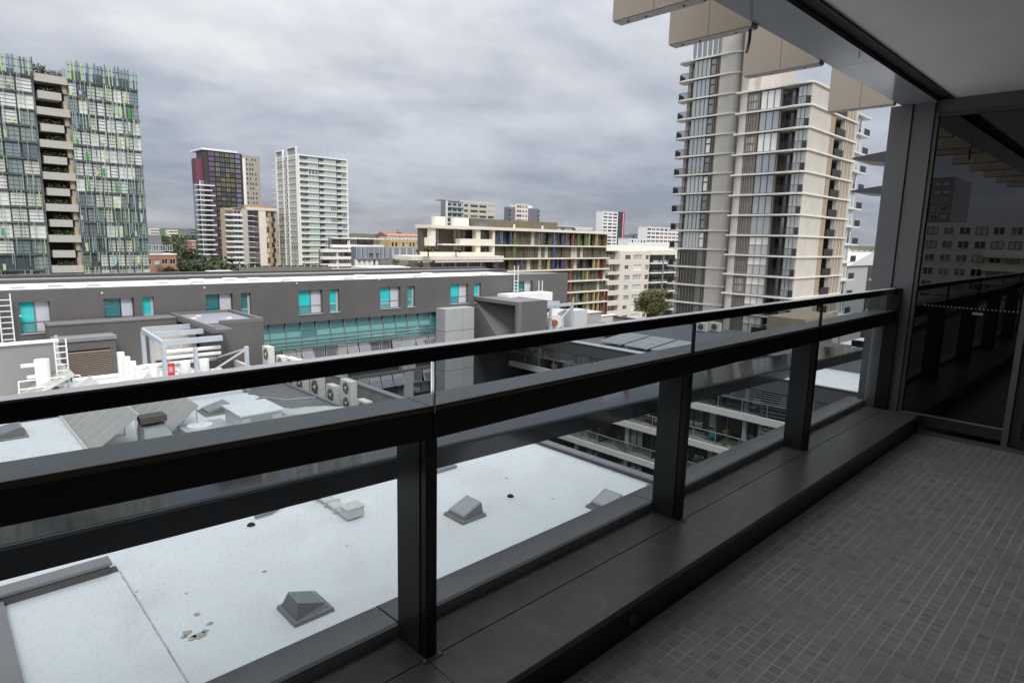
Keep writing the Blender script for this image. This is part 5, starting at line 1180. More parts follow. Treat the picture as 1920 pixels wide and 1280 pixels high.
def glaze(xa_, xb_, nc, zt_, rows_, seed):
    rn = random.Random(seed); w_ = (xb_ - xa_) / nc
    f0 = [rn.random() for _ in range(nc)]
    for r in range(rows_):
        z1_ = zt_ - r * ph; z0_ = z1_ - ph
        MB().box(xa_, xb_, YL - .12, YL + .3, z1_ - .26, z1_ + .0).build('dark_band', dkm, lt)
        run = 0
        for c in range(nc):
            x0, x1 = xa_ + c * w_ + .06, xa_ + (c + 1) * w_ - .06
            blk = math.sin(c * .9 + seed) + math.sin(r * .8 + c * .25 + seed * 2) + rn.uniform(-.6, .6)
            me = rn.choice(white_fr) if blk > -.8 + .10 * (r - 5) else rn.choice(grey_fr)
            place('louvre_window', me, lt, 'Y', YL + .25, x0, x1, z0_ + .04, z1_ - .34)
            if rn.random() < .22:
                m__ = rn.choice((grn, ygr, ygr, tg_)); a = rn.uniform(0, .55) * w_; h = rn.uniform(.6, 2.0); zz_ = z0_ + rn.uniform(0, .6)
                MB().box(x0 + a, x0 + a + .42, YL - .30, YL - .24, zz_, zz_ + h).build('colour_panel', m__, lt)
            for _k in range(rn.choice((1, 2, 2, 3))):
                a = rn.uniform(0, .9) * w_; h0_ = rn.uniform(0, ph * .4); MB().box(x0 + a, x0 + a + rn.uniform(.05, .09), YL - .36, YL - .2, z0_ + h0_, z0_ + ph).build('louvre_mast', rn.choice((tg_, galv, tg_, ygr, gl_gn)), lt)
            if rn.random() < .3:
                a = rn.uniform(0, .8) * w_; MB().box(x0 + a, x0 + a + .10, YL - .36, YL - .2, z0_, z0_ + ph).build('louvre_mast', rn.choice((tg_, dkm, ygr, galv)), lt)
glaze(xl0, xg0 - .3, 10, zc0 - .4, 13, 3)
glaze(xg1 + .6, xg2, 8, zc0, 13, 5)
def crown(xa_, xb_, zb_, h):
    n_ = int((xb_ - xa_) / .55)
    for i in range(n_ + 1):
        x = xa_ + (xb_ - xa_) * i / n_; hh = h * R_.uniform(.86, 1.03)
        MB().box(x, x + .16, YL - .35, YL - .05, zb_, zb_ + hh).build('crown_fin', R_.choice((dkm, tg_, tg_, ygr, gl_md)), lt)
        if i < n_: MB().face([(x + .17, YL - .15, zb_ + .1), (x + (xb_ - xa_) / n_ - .02, YL - .15, zb_ + .1), (x + (xb_ - xa_) / n_ - .02, YL - .15, zb_ + h * .9), (x + .17, YL - .15, zb_ + h * .9)]).build('crown_glass', R_.choice((gl1, gl1, gl_gn)), lt)
    for f in (.02, .35, .7): MB().box(xa_, xb_, YL - .2, YL - .1, zb_ + h * f, zb_ + h * f + .12).build('crown_rail', dkm, lt)
crown(xl0, xg0 - .2, zc0 - .4, 3.4); crown(xg1 + .5, xg2, zc0 + .02, 3.7)
plm = cmat('planter_white', (.47, .45, .41), .7)
for k in range(13):
    z_ = zc0 + .3 - k * ph * 1.0
    wide = k % 4 in (0, 2)
    MB().box(xg0 + (.0 if wide else .4), xg1 + (.6 if wide else -.5), YL + .3 - (.3 if wide else 0), YL + 4.0, z_ - 1.35, z_).build('planter_balcony', plm, lt)
    MB().box(xg1 - .25, xg1 + .45, YL + .6, YL + 4.1, z_ - ph + .01, z_ - 1.36).build('slot_pier', mat('tan_pier', (.45, .36, .25), .7, 0, 0), lt)
    if R_.random() < .85:
        f = MB(); a0 = xg0 + R_.uniform(.2, 1.5); a1 = xg1 - R_.uniform(.0, 1.0)
        for i in range(170):
            c_ = Vector((R_.uniform(a0, a1), YL + R_.uniform(.5, 1.6), z_ + R_.uniform(-.1, .7) + .3 * math.sin(i)))
            u = Vector((R_.uniform(-1, 1), R_.uniform(-1, 1), R_.uniform(-1, 1))).normalized() * .22; v_ = u.cross(Vector((R_.uniform(-1, 1), R_.uniform(-1, 1), R_.uniform(-1, 1)))).normalized() * .15
            f.face([c_ - u, c_ + v_, c_ + u, c_ - v_], R_.randrange(3))
        f.build('balcony_greenery', leafs, lt)['kind'] = 'stuff'
mb = MB()
for i in range(120):
    c_ = Vector((R_.uniform(xg0, xg0 + 2), YL + 1, zc0 + .3 + R_.uniform(0, 2.0) * (1 - .3 * R_.random())))
    u = Vector((R_.uniform(-1, 1), R_.uniform(-1, 1), R_.uniform(-1, 1))).normalized() * .25; v_ = u.cross(Vector((1, .3, .2))).normalized() * .15
    mb.face([c_ - u, c_ + v_, c_ + u, c_ - v_], R_.randrange(3))
mb.build('roof_greenery', leafs, lt)['kind'] = 'stuff'
for i in range(9): MB().tube((xg0 + 2 + i * .28, YL + .6, zc0 + .3), (xg0 + 2.1 + i * .28, YL + .6, zc0 + 1.4), .05, 6).build('terrace_rail', dkm, lt)

# --- purple glass tower
Yp = 394.5
pt_ = thing('purple_glass_tower', 'dark purple and olive glass tower with white balconies down its left edge', 'tower', (140, 400, G0))
xs0, xs1, xs2, xs3 = Xy(375, 400, Yp), Xy(387, 400, Yp), Xy(459, 400, Yp), Xy(491, 400, Yp)
zp = Zy(420, 286, Yp); pp = (zp - Zy(420, 500, Yp)) / 23.5
MB().box(xs1, xs2, Yp + .5, Yp + 12, G0, zp + .3).build('body', mat('dark_tower_body', (.05, .045, .05), .6, 0, 0), pt_)
MB().box(xs1 - .8, xs2 - 3, Yp - .2, Yp + 20, zp + .31, zp + 1.5).build('roof_rim', white, pt_)
MB().box(xs0, xs1, Yp + 3, Yp + 10, G0, zp - 18.6).build('rear_body', gl_md, pt_)
MB().box(xs0, xs1, Yp + 3.01, Yp + 10, zp - 18.5, zp - 4.5).build('plum_body', mat('dark_plum', (.10, .03, .05), .5, 0, .05), pt_)
ol = [wk(glass_dark('olive_glass', (.16, .15, .085), .12), barrier, 2, 1, .07), wk(glass_dark('smoke_glass', (.05, .055, .045), .18), barrier, 2, 1, .07), wk(glass_dark('gold_glass', (.20, .18, .10), .16), barrier, 2, 1, .08)]
pu = [wk(glass_dark('lilac_glass', (.14, .135, .25), .22), barrier, 1, 1, .07), wk(glass_dark('mauve_glass', (.20, .11, .20), .18), barrier, 1, 1, .07)]
bp_ = glass_dark('plum_glass', (.10, .05, .12), .18)
fr_w = (xs2 - xs1)
for k in range(23):
    z1_ = zp - k * pp; z0_ = z1_ - pp + .05
    for c in range(4):
        a, b = xs1 + fr_w * (.29 + c * .125), xs1 + fr_w * (.29 + (c + 1) * .125)
        place('window', R_.choices(ol, (4, 3, 2 if k in (3, 6, 7, 9, 11, 13) else 1))[0] if k < 10 or k % 2 else ol[1], pt_, 'Y', Yp + .3, a + .05, b - .05, z0_ + (.0 if k < 8 else .5), z1_ - .25)
    place('window', pu[1] if k in (3, 4, 6) else (ol[0] if k in (2, 5) else pu[0]) if k < 13 else ol[1], pt_, 'Y', Yp + .25, xs1 + fr_w * .80, xs1 + fr_w * .95, z0_, z1_ - .25)
    place('window', wk(bp_, barrier, 1, 1, .06), pt_, 'Y', Yp + .3, xs1 + fr_w * .12, xs1 + fr_w * .285, z0_, z1_ - .25)
    if k >= 6:
        MB().box(xs0 - .3, xs1 + (3.6 if k % 2 else 5.0), Yp - 1.6, Yp + 6, z0_ - .15, z0_ + .55).build('balcony_slab', white, pt_)
        place('window', wk(gl_md, frame_w, 1, 1, .1), pt_, 'Y', Yp + 1.0, xs1 - 2.6, xs1 + 2.4, z0_ + .56, z1_ - .2)
MB().box(xs0, xs1 + .6, Yp + 2.0, Yp + 3, zp - 18.5, zp - 4.5).build('plum_screen', mat('plum_screen', (.20, .05, .09), .5, 0, 0), pt_)
mb = MB(); ops = []
zq = Zy(475, 293, Yp)
for r in range(18):
    for c, x in enumerate((.20, .38, .52, .70)):
        if R_.random() < .85: xx = xs2 + (xs3 - xs2) * x; ops.append((xx, xx + .8, zq - 3 - r * pp, zq - 1.6 - r * pp))
skin(mb, 'Y', Yp, xs2, xs3, G0, zq, ops, .4); mb.box(xs2 + .1, xs3 - .1, Yp + .5, Yp + 24, G0, zq - .1); mb.build('side_wall', mat('taupe_render', (.36, .33, .29), .8, 0, .05), pt_)
MB().box(xs2 - .1, xs2 + 1.6, Yp - .25, Yp + .0 - .01, G0, zp - 2).build('pale_strip', slabw, pt_)
MB().face([(xs2 + .2, Yp + .42, G0 + 10), (xs3 - .2, Yp + .42, G0 + 10), (xs3 - .2, Yp + .42, zq - 1), (xs2 + .2, Yp + .42, zq - 1)]).build('side_glazing', gl_dk, pt_)

# --- beige tower with white balconies, in front of the purple one
Yb = 330.0
bt = thing('apartment_tower', 'beige and white apartment tower with thick white balcony fronts, between the two tall towers', 'tower', (130, 335, G0))
b0, b1, b2, b3, b4, b5, b6 = [Xy(q, 450, Yb) for q in (425, 441, 455, 464, 487, 500, 521)]
zb1, zb2 = Zy(450, 391, Yb), Zy(505, 394, Yb); pb = (zb1 - Zy(450, 500, Yb)) / 11
MB().box(b0, b3, Yb + .8, Yb + 7, G0, zb1).box(b3, b6, Yb + .8, Yb + 12, G0, zb2).build('body', mat('tan_body', (.46, .38, .28), .8, 0, .04), bt)
MB().box(b2, b3 + .5, Yb - .2, Yb + .8, G0, zb1 + .4).build('grey_pier', conc, bt)
MB().box(b4, b5, Yb - .1, Yb + .8, G0, zb2).build('beige_pier', cream, bt)
MB().box(b3, b6, Yb - .3, Yb + 2, zb2 - .4, zb2 + 1.0).build('roof_band', cream, bt)
MB().box(b1, b3, Yb - .2, Yb + 4, zb1 + .1, zb1 + .5).box(b3 + 2, b6, Yb + 3, Yb + 10, zb2, zb2 + 2.2).build('roof_box', mat('tan_roof', (.42, .28, .15), .7, 0, 0), bt)
for k in range(12):
    z_ = zb1 - 1 - k * pb
    place('window', wk(gl_dk if k % 2 else gl_md, frame_d, 2), bt, 'Y', Yb + .75, b0 + .2, b1 - .1, z_ - pb + 1.0, z_ - .1)
    place('window', wk(gl_dk, frame_w, 2), bt, 'Y', Yb + .75, b1, b2 - .1, z_ - pb + 1.0, z_ - .1)
    place('window', R_.choice((wk(gl_dk, frame_d, 3), wk(gl_md, frame_d, 3))), bt, 'Y', Yb + .7, b3 + .6, b4 - .1, z_ - pb + .5, z_ - .1)
    MB().box(b0 - .2, b1 - .6, Yb - 1.0, Yb + .7, z_ - pb - .05, z_ - pb + .7).build('balcony_front', white, bt)
    MB().box(b1 - .8, b2 - .2, Yb - 1.8, Yb + .7, z_ - pb - .1, z_ - pb + .95).build('balcony_front', white, bt)
    MB().box(b3 + .3, b3 + 3.6, Yb - 1.2, Yb + .6, z_ - pb + .15, z_ - pb + .45).build('balcony_front', white, bt)
    s_ = .6 if k % 2 else 0
    place('window', wk(gl_bl if k % 3 else gl_dk, frame_d), bt, 'Y', Yb + .72, b5 + .2 + s_, b5 + 1.2 + s_, z_ - pb + .2, z_ - .1)
    place('window', wk(gl_dk, frame_d), bt, 'Y', Yb + .72, b5 + 3.1 + s_, b5 + 4.6 + s_, z_ - pb + .2, z_ - .1)
    MB().box(b5 + 1.3 + s_, b5 + 2.9 + s_, Yb + .55, Yb + .75, z_ - pb + .1, z_ - .05).build('tan_panel', mat('tan_panel', (.45, .32, .17), .6, 0, .05), bt)

# --- white grid tower
Yw = 312.0
wt = thing('white_tower', 'tall white apartment tower with a grid of pale green glass and two raised frames', 'tower', (160, 318, G0))
w0, w1 = Xy(562, 380, Yw), Xy(652, 380, Yw); zw = Zy(600, 296, Yw); pw_ = (zw - Zy(600, 497, Yw)) / 18.4
MB().box(w0 + .5, w1 - .3, Yw + 1.6, Yw + 25.5, G0, zw - .3).build('body', mat('white_tower_body', (.62, .60, .55), .8, 0, .03), wt)
MB().box(w0 - .4, w1 + .2, Yw - .3, Yw + 26, zw, zw + .7).build('roof_slab', white, wt)
MB().box(w1 - .4, w1 + .2, Yw - .3, Yw + 25, G0, zw - .001).build('edge_frame', white, wt)
MB().box(w0 - .4, w0 + .3, Yw - .3, Yw + .6, G0, zw - .001).build('edge_frame', white, wt)
W_ = w1 - w0
cw = [(.02, .18, 'b'), (.19, .40, 'g'), (.41, .50, 'd'), (.51, .63, 'g'), (.635, .77, 'g'), (.78, .865, 'd'), (.875, .985, 'g')]
cream_g = [wk(glass_dark('cream_glass', (.50, .52, .45), .14), frame_w, 3, 1, .04), wk(gl_gn, frame_w, 3, 1, .04), wk(gl_gn, frame_w, 4, 1, .03), wk(gl_md, frame_w, 3, 1, .06)]
bal_m = wk(glass_dark('balcony_tan_glass', (.26, .22, .15), .1), frame_w, 2, 1, .05)
YX = [(Yw + 2, Yw + 11), (Yw + 14, Yw + 25)]
for k in range(19):
    z1_ = zw - k * pw_; z0_ = z1_ - pw_
    MB().box(w0 - .2, w1, Yw - .2, Yw + 1.5, z0_ - .16, z0_ + .16).build('floor_band', white, wt)
    for a, b, ty in cw:
        dd = 1.3 if ty in 'bd' else .5
        me = (bal_m if ty == 'b' else wk(gl_dk, frame_w, 1, 1, .05) if ty == 'd' else R_.choices(cream_g, (3, 4, 4, 1))[0])
        place('window', me, wt, 'Y', Yw + dd, w0 + a * W_, w0 + b * W_, z0_ + .17, z1_ - .17)
        if ty in 'bd': place('balcony_glass', wk(gl_gn, frame_w, 1, 1, .08), wt, 'Y', Yw + .05, w0 + a * W_, w0 + b * W_, z0_ + .17, z0_ + 1.3)
    for (ya, yb_) in YX:
        place('window', R_.choices(cream_g, (4, 3, 3, 1))[0], wt, 'X', w0 - .5, ya, yb_, z0_ + 1.3, z1_ - .2)
    MB().box(w0 - .3, w0 + .4, Yw + .7, Yw + 26, z0_ - .1, z0_ + 1.25).build('spandrel', mat('warm_spandrel', (.50, .45, .38), .7, 0, .04), wt)
    MB().box(w0 - 1.0, w0 + .5, Yw + 25.6, Yw + 30, z0_ + .3, z0_ + .7).build('balcony_slab', white, wt)
for ya, yb_, h in ((Yw + .8, Yw + 11.5, 4.6), (Yw + 16.5, Yw + 25.5, 4.0)):
    for y in (ya, yb_ - .5): MB().box(w0 - 1.0, w0 - .31, y, y + .6, G0, zw + h).build('raised_frame', white, wt)
    MB().box(w0 - 1.0, w0 + .2, ya + .61, yb_ - .51, zw + h - .7, zw + h).build('raised_frame', white, wt)
    MB().box(w0 - .4, w0 - .2, ya + .61, yb_ - .51, zw + .75, zw + h - .71).build('screen', conc2, wt)
pa = P(609, 290, 1, Yw + 8); MB().tube((pa[0], Yw + 8, zw + .7), (pa[0], Yw + 8, Zy(609, 272, Yw + 8)), .09, 6).build('antenna', galv, wt)

# --- three distant mid-rise towers on the skyline
Y_ = 420
t, x0, x1, z1_, rr = tower_block('distant green-banded tower with a grey corner, left of the three on the skyline', 'tower', Y_, 868, 927, 381, cols=[(.03, .14), (.22, .45), (.5, .72), (.77, .97)], pitch=4.4, wallm=mat('sage_render', (.50, .48, .40), .8, 0, .04), kinds=K_dark, ybot=425, lo=.3, hi=.75)
xc0 = Xy(837, 440, Y_)
MB().box(xc0, x0 - .1, Y_ + 1, Y_ + 8, G0, z1_ - .5).build('grey_corner', mat('slate_corner', (.20, .21, .23), .7, 0, .04), t)
for z0_, z1q in rr:
    MB().box(xc0 + .8, x0 - .1, Y_ - .8, Y_ + .9, z0_ - 1.5, z0_ - .2).build('balcony_band', glass_dark('aqua_balcony', (.33, .42, .42), .15), t)
    place('window', wk(gl_dk, frame_w, 3, 1, .05), t, 'Y', Y_ + .95, xc0 + 1, x0 - .3, z0_ - .1, z1q + .3)
MB().box(xc0 - .2, xc0 + .8, Y_ - .3, Y_ + .99, G0, z1_).build('white_edge', white, t)
MB().box(xc0, x1, Y_ + 4, Y_ + 15, z1_ + .36, z1_ + 1.6).build('roof_plant', conc2, t)
for i in range(5): MB().tube((xc0 + 5 + i * 5, Y_ + 5, z1_ + 1), (xc0 + 5 + i * 5, Y_ + 5, z1_ + 2.6), .15, 6).build('mast', galv, t)
t, x0, x1, z1_, rr = tower_block('distant white and plum tower, middle one of the three on the skyline', 'tower', 440, 966, 989, 383, cols=[(.06, .5), (.54, .70), (.78, .94)], pitch=4.3, wallm=mat('white_render_far', (.72, .68, .62), .8, 0, .03), kinds=[(wk(glass_dark('rose_glass', (.24, .14, .13), .1), frame_w, 2), 3), (wk(gl_dk, frame_w, 2), 1)], ybot=425, lo=.25, hi=.85)
for q0, q1 in ((955, 965.8), (989.3, 1011)):
    a, b = Xy(q0, 440, 440), Xy(q1, 440, 440)
    MB().box(a, b, 441, 448, G0, z1_ - 3.2).build('slate_wing', mat('slate_wing', (.17, .165, .20), .7, 0, .05), t)
    for r in range(9): 
        e_ = a - .6 if q0 < 960 else b - 1.8
        MB().box(e_, e_ + 2.4, 439.8, 440.9, z1_ - 6.2 - r * 4.1, z1_ - 5.0 - r * 4.1).build('balcony', mat('slate_balcony', (.13, .13, .16), .7, 0, 0), t)
MB().box(Xy(990, 440, 440), Xy(1003, 440, 440), 445, 455, z1_ - 3.1, z1_ - .2).build('roof_box', white, t)
t, x0, x1, z1_, rr = tower_block('distant white-balconied tower with a dark side and red stripe, right one on the skyline', 'tower', 420, 1129, 1157, 397, cols=[(.04, .30), (.36, .62), (.68, .95)], pitch=3.5, wallm=white, kinds=[(wk(gl_dk, frame_d, 2), 2), (wk(gl_md, frame_w, 2), 1)], ybot=470, lo=.2, hi=.72)
a, b, c_ = Xy(1157.3, 440, 420), Xy(1165, 440, 420), Xy(1169, 440, 420)
MB().box(a, b, 420, 440, G0, z1_ + .8).build('dark_side', mat('navy_side', (.05, .055, .075), .6, 0, .04), t)
MB().box(b + .01, c_, 419.6, 440, G0, z1_ + .3).build('red_stripe', mat('crimson_stripe', (.42, .02, .06), .5, 0, 0), t)
MB().box(b + .9, b + 1.5, 419.2, 419.59, G0, z1_ - 1).build('white_line', white, t)

# --- terraced cream building, slate screen building, yellow building
Yt = 235
for nm, (q0, q1, y0, y1), nrow, lab in (('a', (622, 718, 446, 476), 1, ''), ('b', (605, 670, 468, 512), 1, '')): pass
tb = thing('terraced_building', 'cream terraced apartment building with long horizontal balcony bands below the white tower', 'building', (130, 235, G0))
for (q0, q1, yt_, rows_, dy) in ((625, 718, 446, 2, 0), (606, 690, 467.5, 5, -2)):
    a, b = Xy(q0, 470, Yt + dy), Xy(q1, 470, Yt + dy); z1_ = Zy((q0 + q1) / 2, yt_, Yt + dy)
    MB().box(a + 1, b - .2, Yt + dy + 2, Yt + 6 + dy, G0, z1_ - .2).build('body', mat('brown_body', (.20, .17, .14), .8, 0, .05), tb)
    for k in range(rows_):
        zz_ = z1_ - k * 2.9
        MB().box(a - .4, b + .4, Yt + dy - .4, Yt + dy + 2, zz_ - 1.15 if k or dy else zz_ - .5, zz_).build('balcony_band', cream if 0 else slabw, tb)
        n_ = 6
        for i in range(n_): place('window', R_.choice((wk(gl_dk, frame_d, 3), wk(gl_md, frame_w, 3), wk(gl_dk, frame_w, 4))), tb, 'Y', Yt + dy + 1.6, a + (b - a) * (i + .08) / n_, a + (b - a) * (i + .93) / n_, zz_ - 2.9, zz_ - 1.16 if k or dy else zz_ - .52)
        MB().box(a + (b - a) * .3, a + (b - a) * .32, Yt + dy - .1, Yt + dy + 1.5, zz_ - 2.9, zz_ - 1.16).build('pier', slabw, tb)
MB().box(Xy(605, 505, Yt - 3), Xy(672, 505, Yt - 3), Yt - 3, Yt + 5, G0, Zy(640, 503, Yt - 3)).build('base', slabw, tb)
Ys = 200
sbd = thing('screened_building', 'building with slate-blue vertical screens in front of the terraced cream building', 'building', (130, 200, G0))
a, b, c_ = Xy(669, 480, Ys), Xy(730, 480, Ys), Xy(787, 480, Ys)
z1_, z2_ = Zy(700, 463, Ys), Zy(700, 484, Ys)
MB().box(a, b, Ys + .6, Ys + 4, G0, z1_).box(b, c_, Ys + 3, Ys + 14, G0, z1_ - .3).build('body', mat('slate_body', (.16, .17, .20), .7, 0, .05), sbd)
for i in range(22):
    x = a + (b - a) * i / 22; 
    if i in (8, 9, 10, 13, 14): MB().box(x, x + .7, Ys + .2, Ys + .5, z2_ + 1.7, z1_).build('screen', mat('slate_screen', (.26, .28, .33), .5, 0, .05), sbd); continue
    MB().box(x, x + (b - a) / 22 * (.93 if i % 3 else .3), Ys + .0, Ys + .25, z2_, z1_ + .05).build('screen', mat('slate_screen', (.26, .28, .33)) if i % 3 else pale_p, sbd)
for i in range(18): x = b + (c_ - b) * i / 18; MB().box(x, x + (c_ - b) / 22, Ys + 2.6, Ys + 2.9, z2_, z1_ - .5).build('screen', mat('slate_screen', (.26, .28, .33)) if i % 4 else pale_p, sbd)
MB().box(a - .2, b + 4, Ys - .6, Ys + .59, z2_ - .45, z2_ - .02).build('slab', parap, sbd)
for i in range(6):
    x = a + (b - a) * i / 6.6; place('window', wk(gl_bl if i < 3 else gl_dk, frame_w, 1), sbd, 'Y', Ys + .5, x + .5, x + 2.0, z2_ - 3.0, z2_ - .5)
    MB().box(x - .6, x + .5, Ys - .1, Ys + .58, G0, z2_ - .46).build('white_pier', white, sbd)
yb_ = thing('yellow_building', 'low ochre yellow building with a row of dark windows behind the terraces', 'building', (190, 260, G0))
a, b = Xy(731, 455, 262), Xy(787, 455, 262); z1_ = Zy(760, 450, 262)
grid_facade(yb_, 'Y', 262, a, b, G0, z1_, cols_even(a + .6, b - .6, 8, .55), [(z1_ - 3.1, z1_ - 1.2), (z1_ - 6.2, z1_ - 4.4)], mat('ochre_render', (.50, .38, .18), .8, 0, .05), .3, K_dark)
MB().box(a + .05, b - .05, 262.4, 274, G0, z1_ - .05).build('body', mat('ochre_render', (.52, .37, .13)), yb_)
t, x0, x1, z1_, rr = tower_block('long white building with small windows behind the yellow one', 'building', 330, 726, 806, 446, cols=12, pitch=3.2, wallm=mat('white_far_wall', (.70, .68, .63), .8, 0, .04), kinds=K_dark, ybot=462, fill=.45)
# red-roofed long building with spire on the skyline
rt = thing('red_roof_building', 'long distant building with a red tiled roof and small pointed spire on the horizon', 'building', (420, 700, G0))
Yr = 760; a, b = Xy(726, 440, Yr), Xy(806, 440, Yr); zr = Zy(770, 444, Yr); zr2 = Zy(770, 437, Yr)
MB().box(a, b, Yr, Yr + 30, G0, zr).build('wall', mat('brick_far', (.34, .22, .17), .8, 0, .1), rt)
MB().prism([(Yr - 2, zr), (Yr + 32, zr), (Yr + 15, zr2 + 1)], 0, a - 1, b + 1).build('roof', mat('terracotta_roof', (.26, .115, .08), .8, 0, .2, .3), rt)
for i in range(14): x = a + 4 + (b - a - 8) * i / 14; MB().box(x, x + 1.6, Yr + 2, Yr + 7, zr + .8, zr + 3.6).build('dormer', cream, rt)
xs_ = Xy(757, 440, Yr); MB().tube((xs_, Yr + 14, zr2), (xs_, Yr + 14, Zy(757, 433.5, Yr)), 5.5, 6, r1=3.2).tube((xs_, Yr + 14, Zy(757, 433.5, Yr)), (xs_, Yr + 14, Zy(757, 428.5, Yr)), 1.6, 6, r1=.1).build('spire', mat('terracotta_roof', (.36, .12, .07)), rt)

# --- building with coloured fins
Yc = 120.4
cf = thing('coloured_fin_building', 'wide brown-panelled building with cream bands and bright coloured vertical fins', 'building', (125, 128, G0))
c0 = Xy(925, 470, Yc); c1 = 156.3; cl = Xy(742, 480, Yc); cm_ = Xy(806, 440, Yc)
fz = [Zy(1050, q, Yc) for q in (436, 461.5, 484.5, 506, 528, 549.5, 571.5)] + [Zy(1110, 594, Yc)]
MB().box(c0 - 1, c1 - .2, Yc + 1.2, Yc + 20, G0, fz[0] - .1).build('body', mat('dark_bay', (.06, .055, .05), .7, 0, 0), cf)
MB().box(cm_, c0 - 1.01, Yc + 3, Yc + 5, G0, fz[0] - .1).build('body', brownm, cf)
MB().box(cm_ - .5, c1 + .6, Yc - 1.2, Yc + 5.2, fz[0], fz[0] + .75).box(c0, c1 + .6, Yc + 5.2, Yc + 20, fz[0] + .02, fz[0] + .7).build('roof_band', cream, cf)
brp = [MB().box(0, 1, -.08, 0, 0, 1).box(.3, .33, -.12, -.081, .01, .99).box(.63, .66, -.12, -.081, .01, .99).mesh('brown_panel', [brownp]), panel_mesh(brownp, .07), MB().box(0, 1, -.08, 0, 0, 1).box(.0, .04, -.12, -.081, .01, .99).box(.48, .52, -.12, -.081, .01, .99).mesh('brown_panel', [mat('olive_panel_light', (.135, .115, .08), .5, 0, .08)])]
gw = [wk(gl_dk, frame_d, 2), wk(gl_md, frame_d, 2), wk(glass_dark('aqua_office_glass', (.22, .30, .30), .2), frame_d, 2)]
FC = {'b': cmat('fin_blue', (.08, .12, .26)), 'g': cmat('fin_green', (.18, .24, .10)), 'y': cmat('fin_yellow', (.50, .43, .20)), 'r': cmat('fin_red', (.32, .12, .08)), 'd': cmat('fin_crimson', (.22, .04, .04))}
fins_ = [((934, 'b'), (954, 'b'), (961, 'g'), (1034, 'b'), (1051, 'b'), (1057, 'r'), (1070, 'r'), (1080, 'g'), (1094, 'g'), (1100, 'y'), (1114, 'y'), (1128, 'd')), ((961, 'g'), (1035, 'b')),
         ((975, 'b'), (1009, 'y'), (1026, 'y'), (1035, 'b'), (1052, 'b'), (1057, 'r'), (1070, 'r'), (1111, 'y'), (1119, 'y'), (1128, 'd')), ((1067, 'r'), (1092, 'g'), (1099, 'y'), (1126, 'd')), ((1066, 'r'),),
         ((1066, 'r'), (1078, 'g'), (1093, 'g'), (1098, 'y'), (1111, 'y'), (1119, 'y'), (1123, 'd'), (1135, 'd')), ((1066, 'r'), (1078, 'g'), (1092, 'g'), (1098, 'y'), (1111, 'y'), (1119, 'y'), (1123, 'd'), (1135, 'd'))]
for k in range(7):
    z1_, z0_ = fz[k], fz[k + 1]
    MB().box(c0 - .5 if k > 1 else cm_ + 3, c1 + .5, Yc - 1.0, Yc + 1.2, z0_ - .15, z0_ + .22).build('floor_band', cream, cf)
    x = c0; wv = (c1 - c0) / 34
    glass_px = [(934, 954), (1009, 1026), (1037, 1050), (1058, 1069), (1081, 1093), (1101, 1113)] if k in (0, 2) else [(1080, 1092), (1112, 1122), (1124, 1134)] if k > 4 else [(1084, 1091)] if k == 3 else []
    gx = [(Xy(p_, 500, Yc), Xy(q_, 500, Yc)) for p_, q_ in glass_px]
    for i in range(34):
        xa_, xb2 = c0 + i * wv + .04, c0 + (i + 1) * wv - .04; mid = (xa_ + xb2) / 2
        if any(g0_ < mid < g1_ for g0_, g1_ in gx): place('window', R_.choice(gw), cf, 'Y', Yc + .8, xa_, xb2, z0_ + .24, z1_ - .16)
        elif R_.random() < .09: place('pale_panel', panel_mesh(conc, .05), cf, 'Y', Yc + .3, xa_, xb2, z0_ + .24, z1_ - .16)
        else: place('brown_panel', R_.choice(brp), cf, 'Y', Yc + R_.choice((.1, .25, .4)), xa_, xb2, z0_ + .24, z1_ - .16)
    MB().box(c0, c1, Yc - .75, Yc - .70, z0_ + 1.2, z0_ + 1.26).build('rail', barrier, cf)
    for px, cc in fins_[k]:
        x = Xy(px, 500 if k < 4 else 560, Yc); MB().box(x - .16, x + .16, Yc - .72, Yc + .05, z0_ + .23, z1_ - .17).build('coloured_fin', FC[cc], cf)
# cream left end with recessed corner terraces
for (q0, q1) in ((806, 814), (890, 898), (921, 925)):
    MB().box(Xy(q0, 450, Yc), Xy(q1, 450, Yc), Yc - .6, Yc + 1.0, fz[2] if q0 > 880 else fz[1] + .2, fz[0] - .01).build('cream_pier', cream, cf)
MB().box(Xy(858, 470, Yc), c0 - .4, Yc - .9, Yc + .9, fz[1] - .1, fz[1] + 1.5).build('terrace_front', cream, cf)
MB().box(Xy(800, 470, Yc), Xy(812, 470, Yc), Yc - .9, Yc + .9, fz[1] - .3, fz[1] + 1.6).build('terrace_front', cream, cf)
MB().box(Xy(750, 470, Yc), c0 - .4, Yc - 4.5, Yc + 2.9, fz[2] + .0, fz[2] + .9).build('terrace_front', cream, cf)
MB().box(Xy(800, 470, Yc), c0 - .6, Yc - .7, Yc + 2.8, fz[2] + .95, fz[2] + 1.7).build('terrace_front', cream, cf)
MB().box(Xy(765, 470, Yc), c0 - .4, Yc - 4.3, Yc + 2.9, fz[2] - .55, fz[2] - .01).build('terrace_slab', slabw, cf)
MB().box(Xy(768, 470, Yc), c0 - 1.1, Yc + 1.5, Yc + 2.99, G0, fz[2] - .56).build('lower_wall', cream, cf)
for i in range(5): place('window', wk(gl_dk, brownm, 3), cf, 'Y', Yc + 1.45, Xy(815 + i * 24, 495, Yc), Xy(835 + i * 24, 495, Yc), fz[3] + .2, fz[2] - .7)
place('window', wk(gl_md, frame_d, 2), cf, 'Y', Yc + 2.95, Xy(828, 450, Yc), Xy(837, 450, Yc), fz[2] + 1.8, fz[0] - .2)
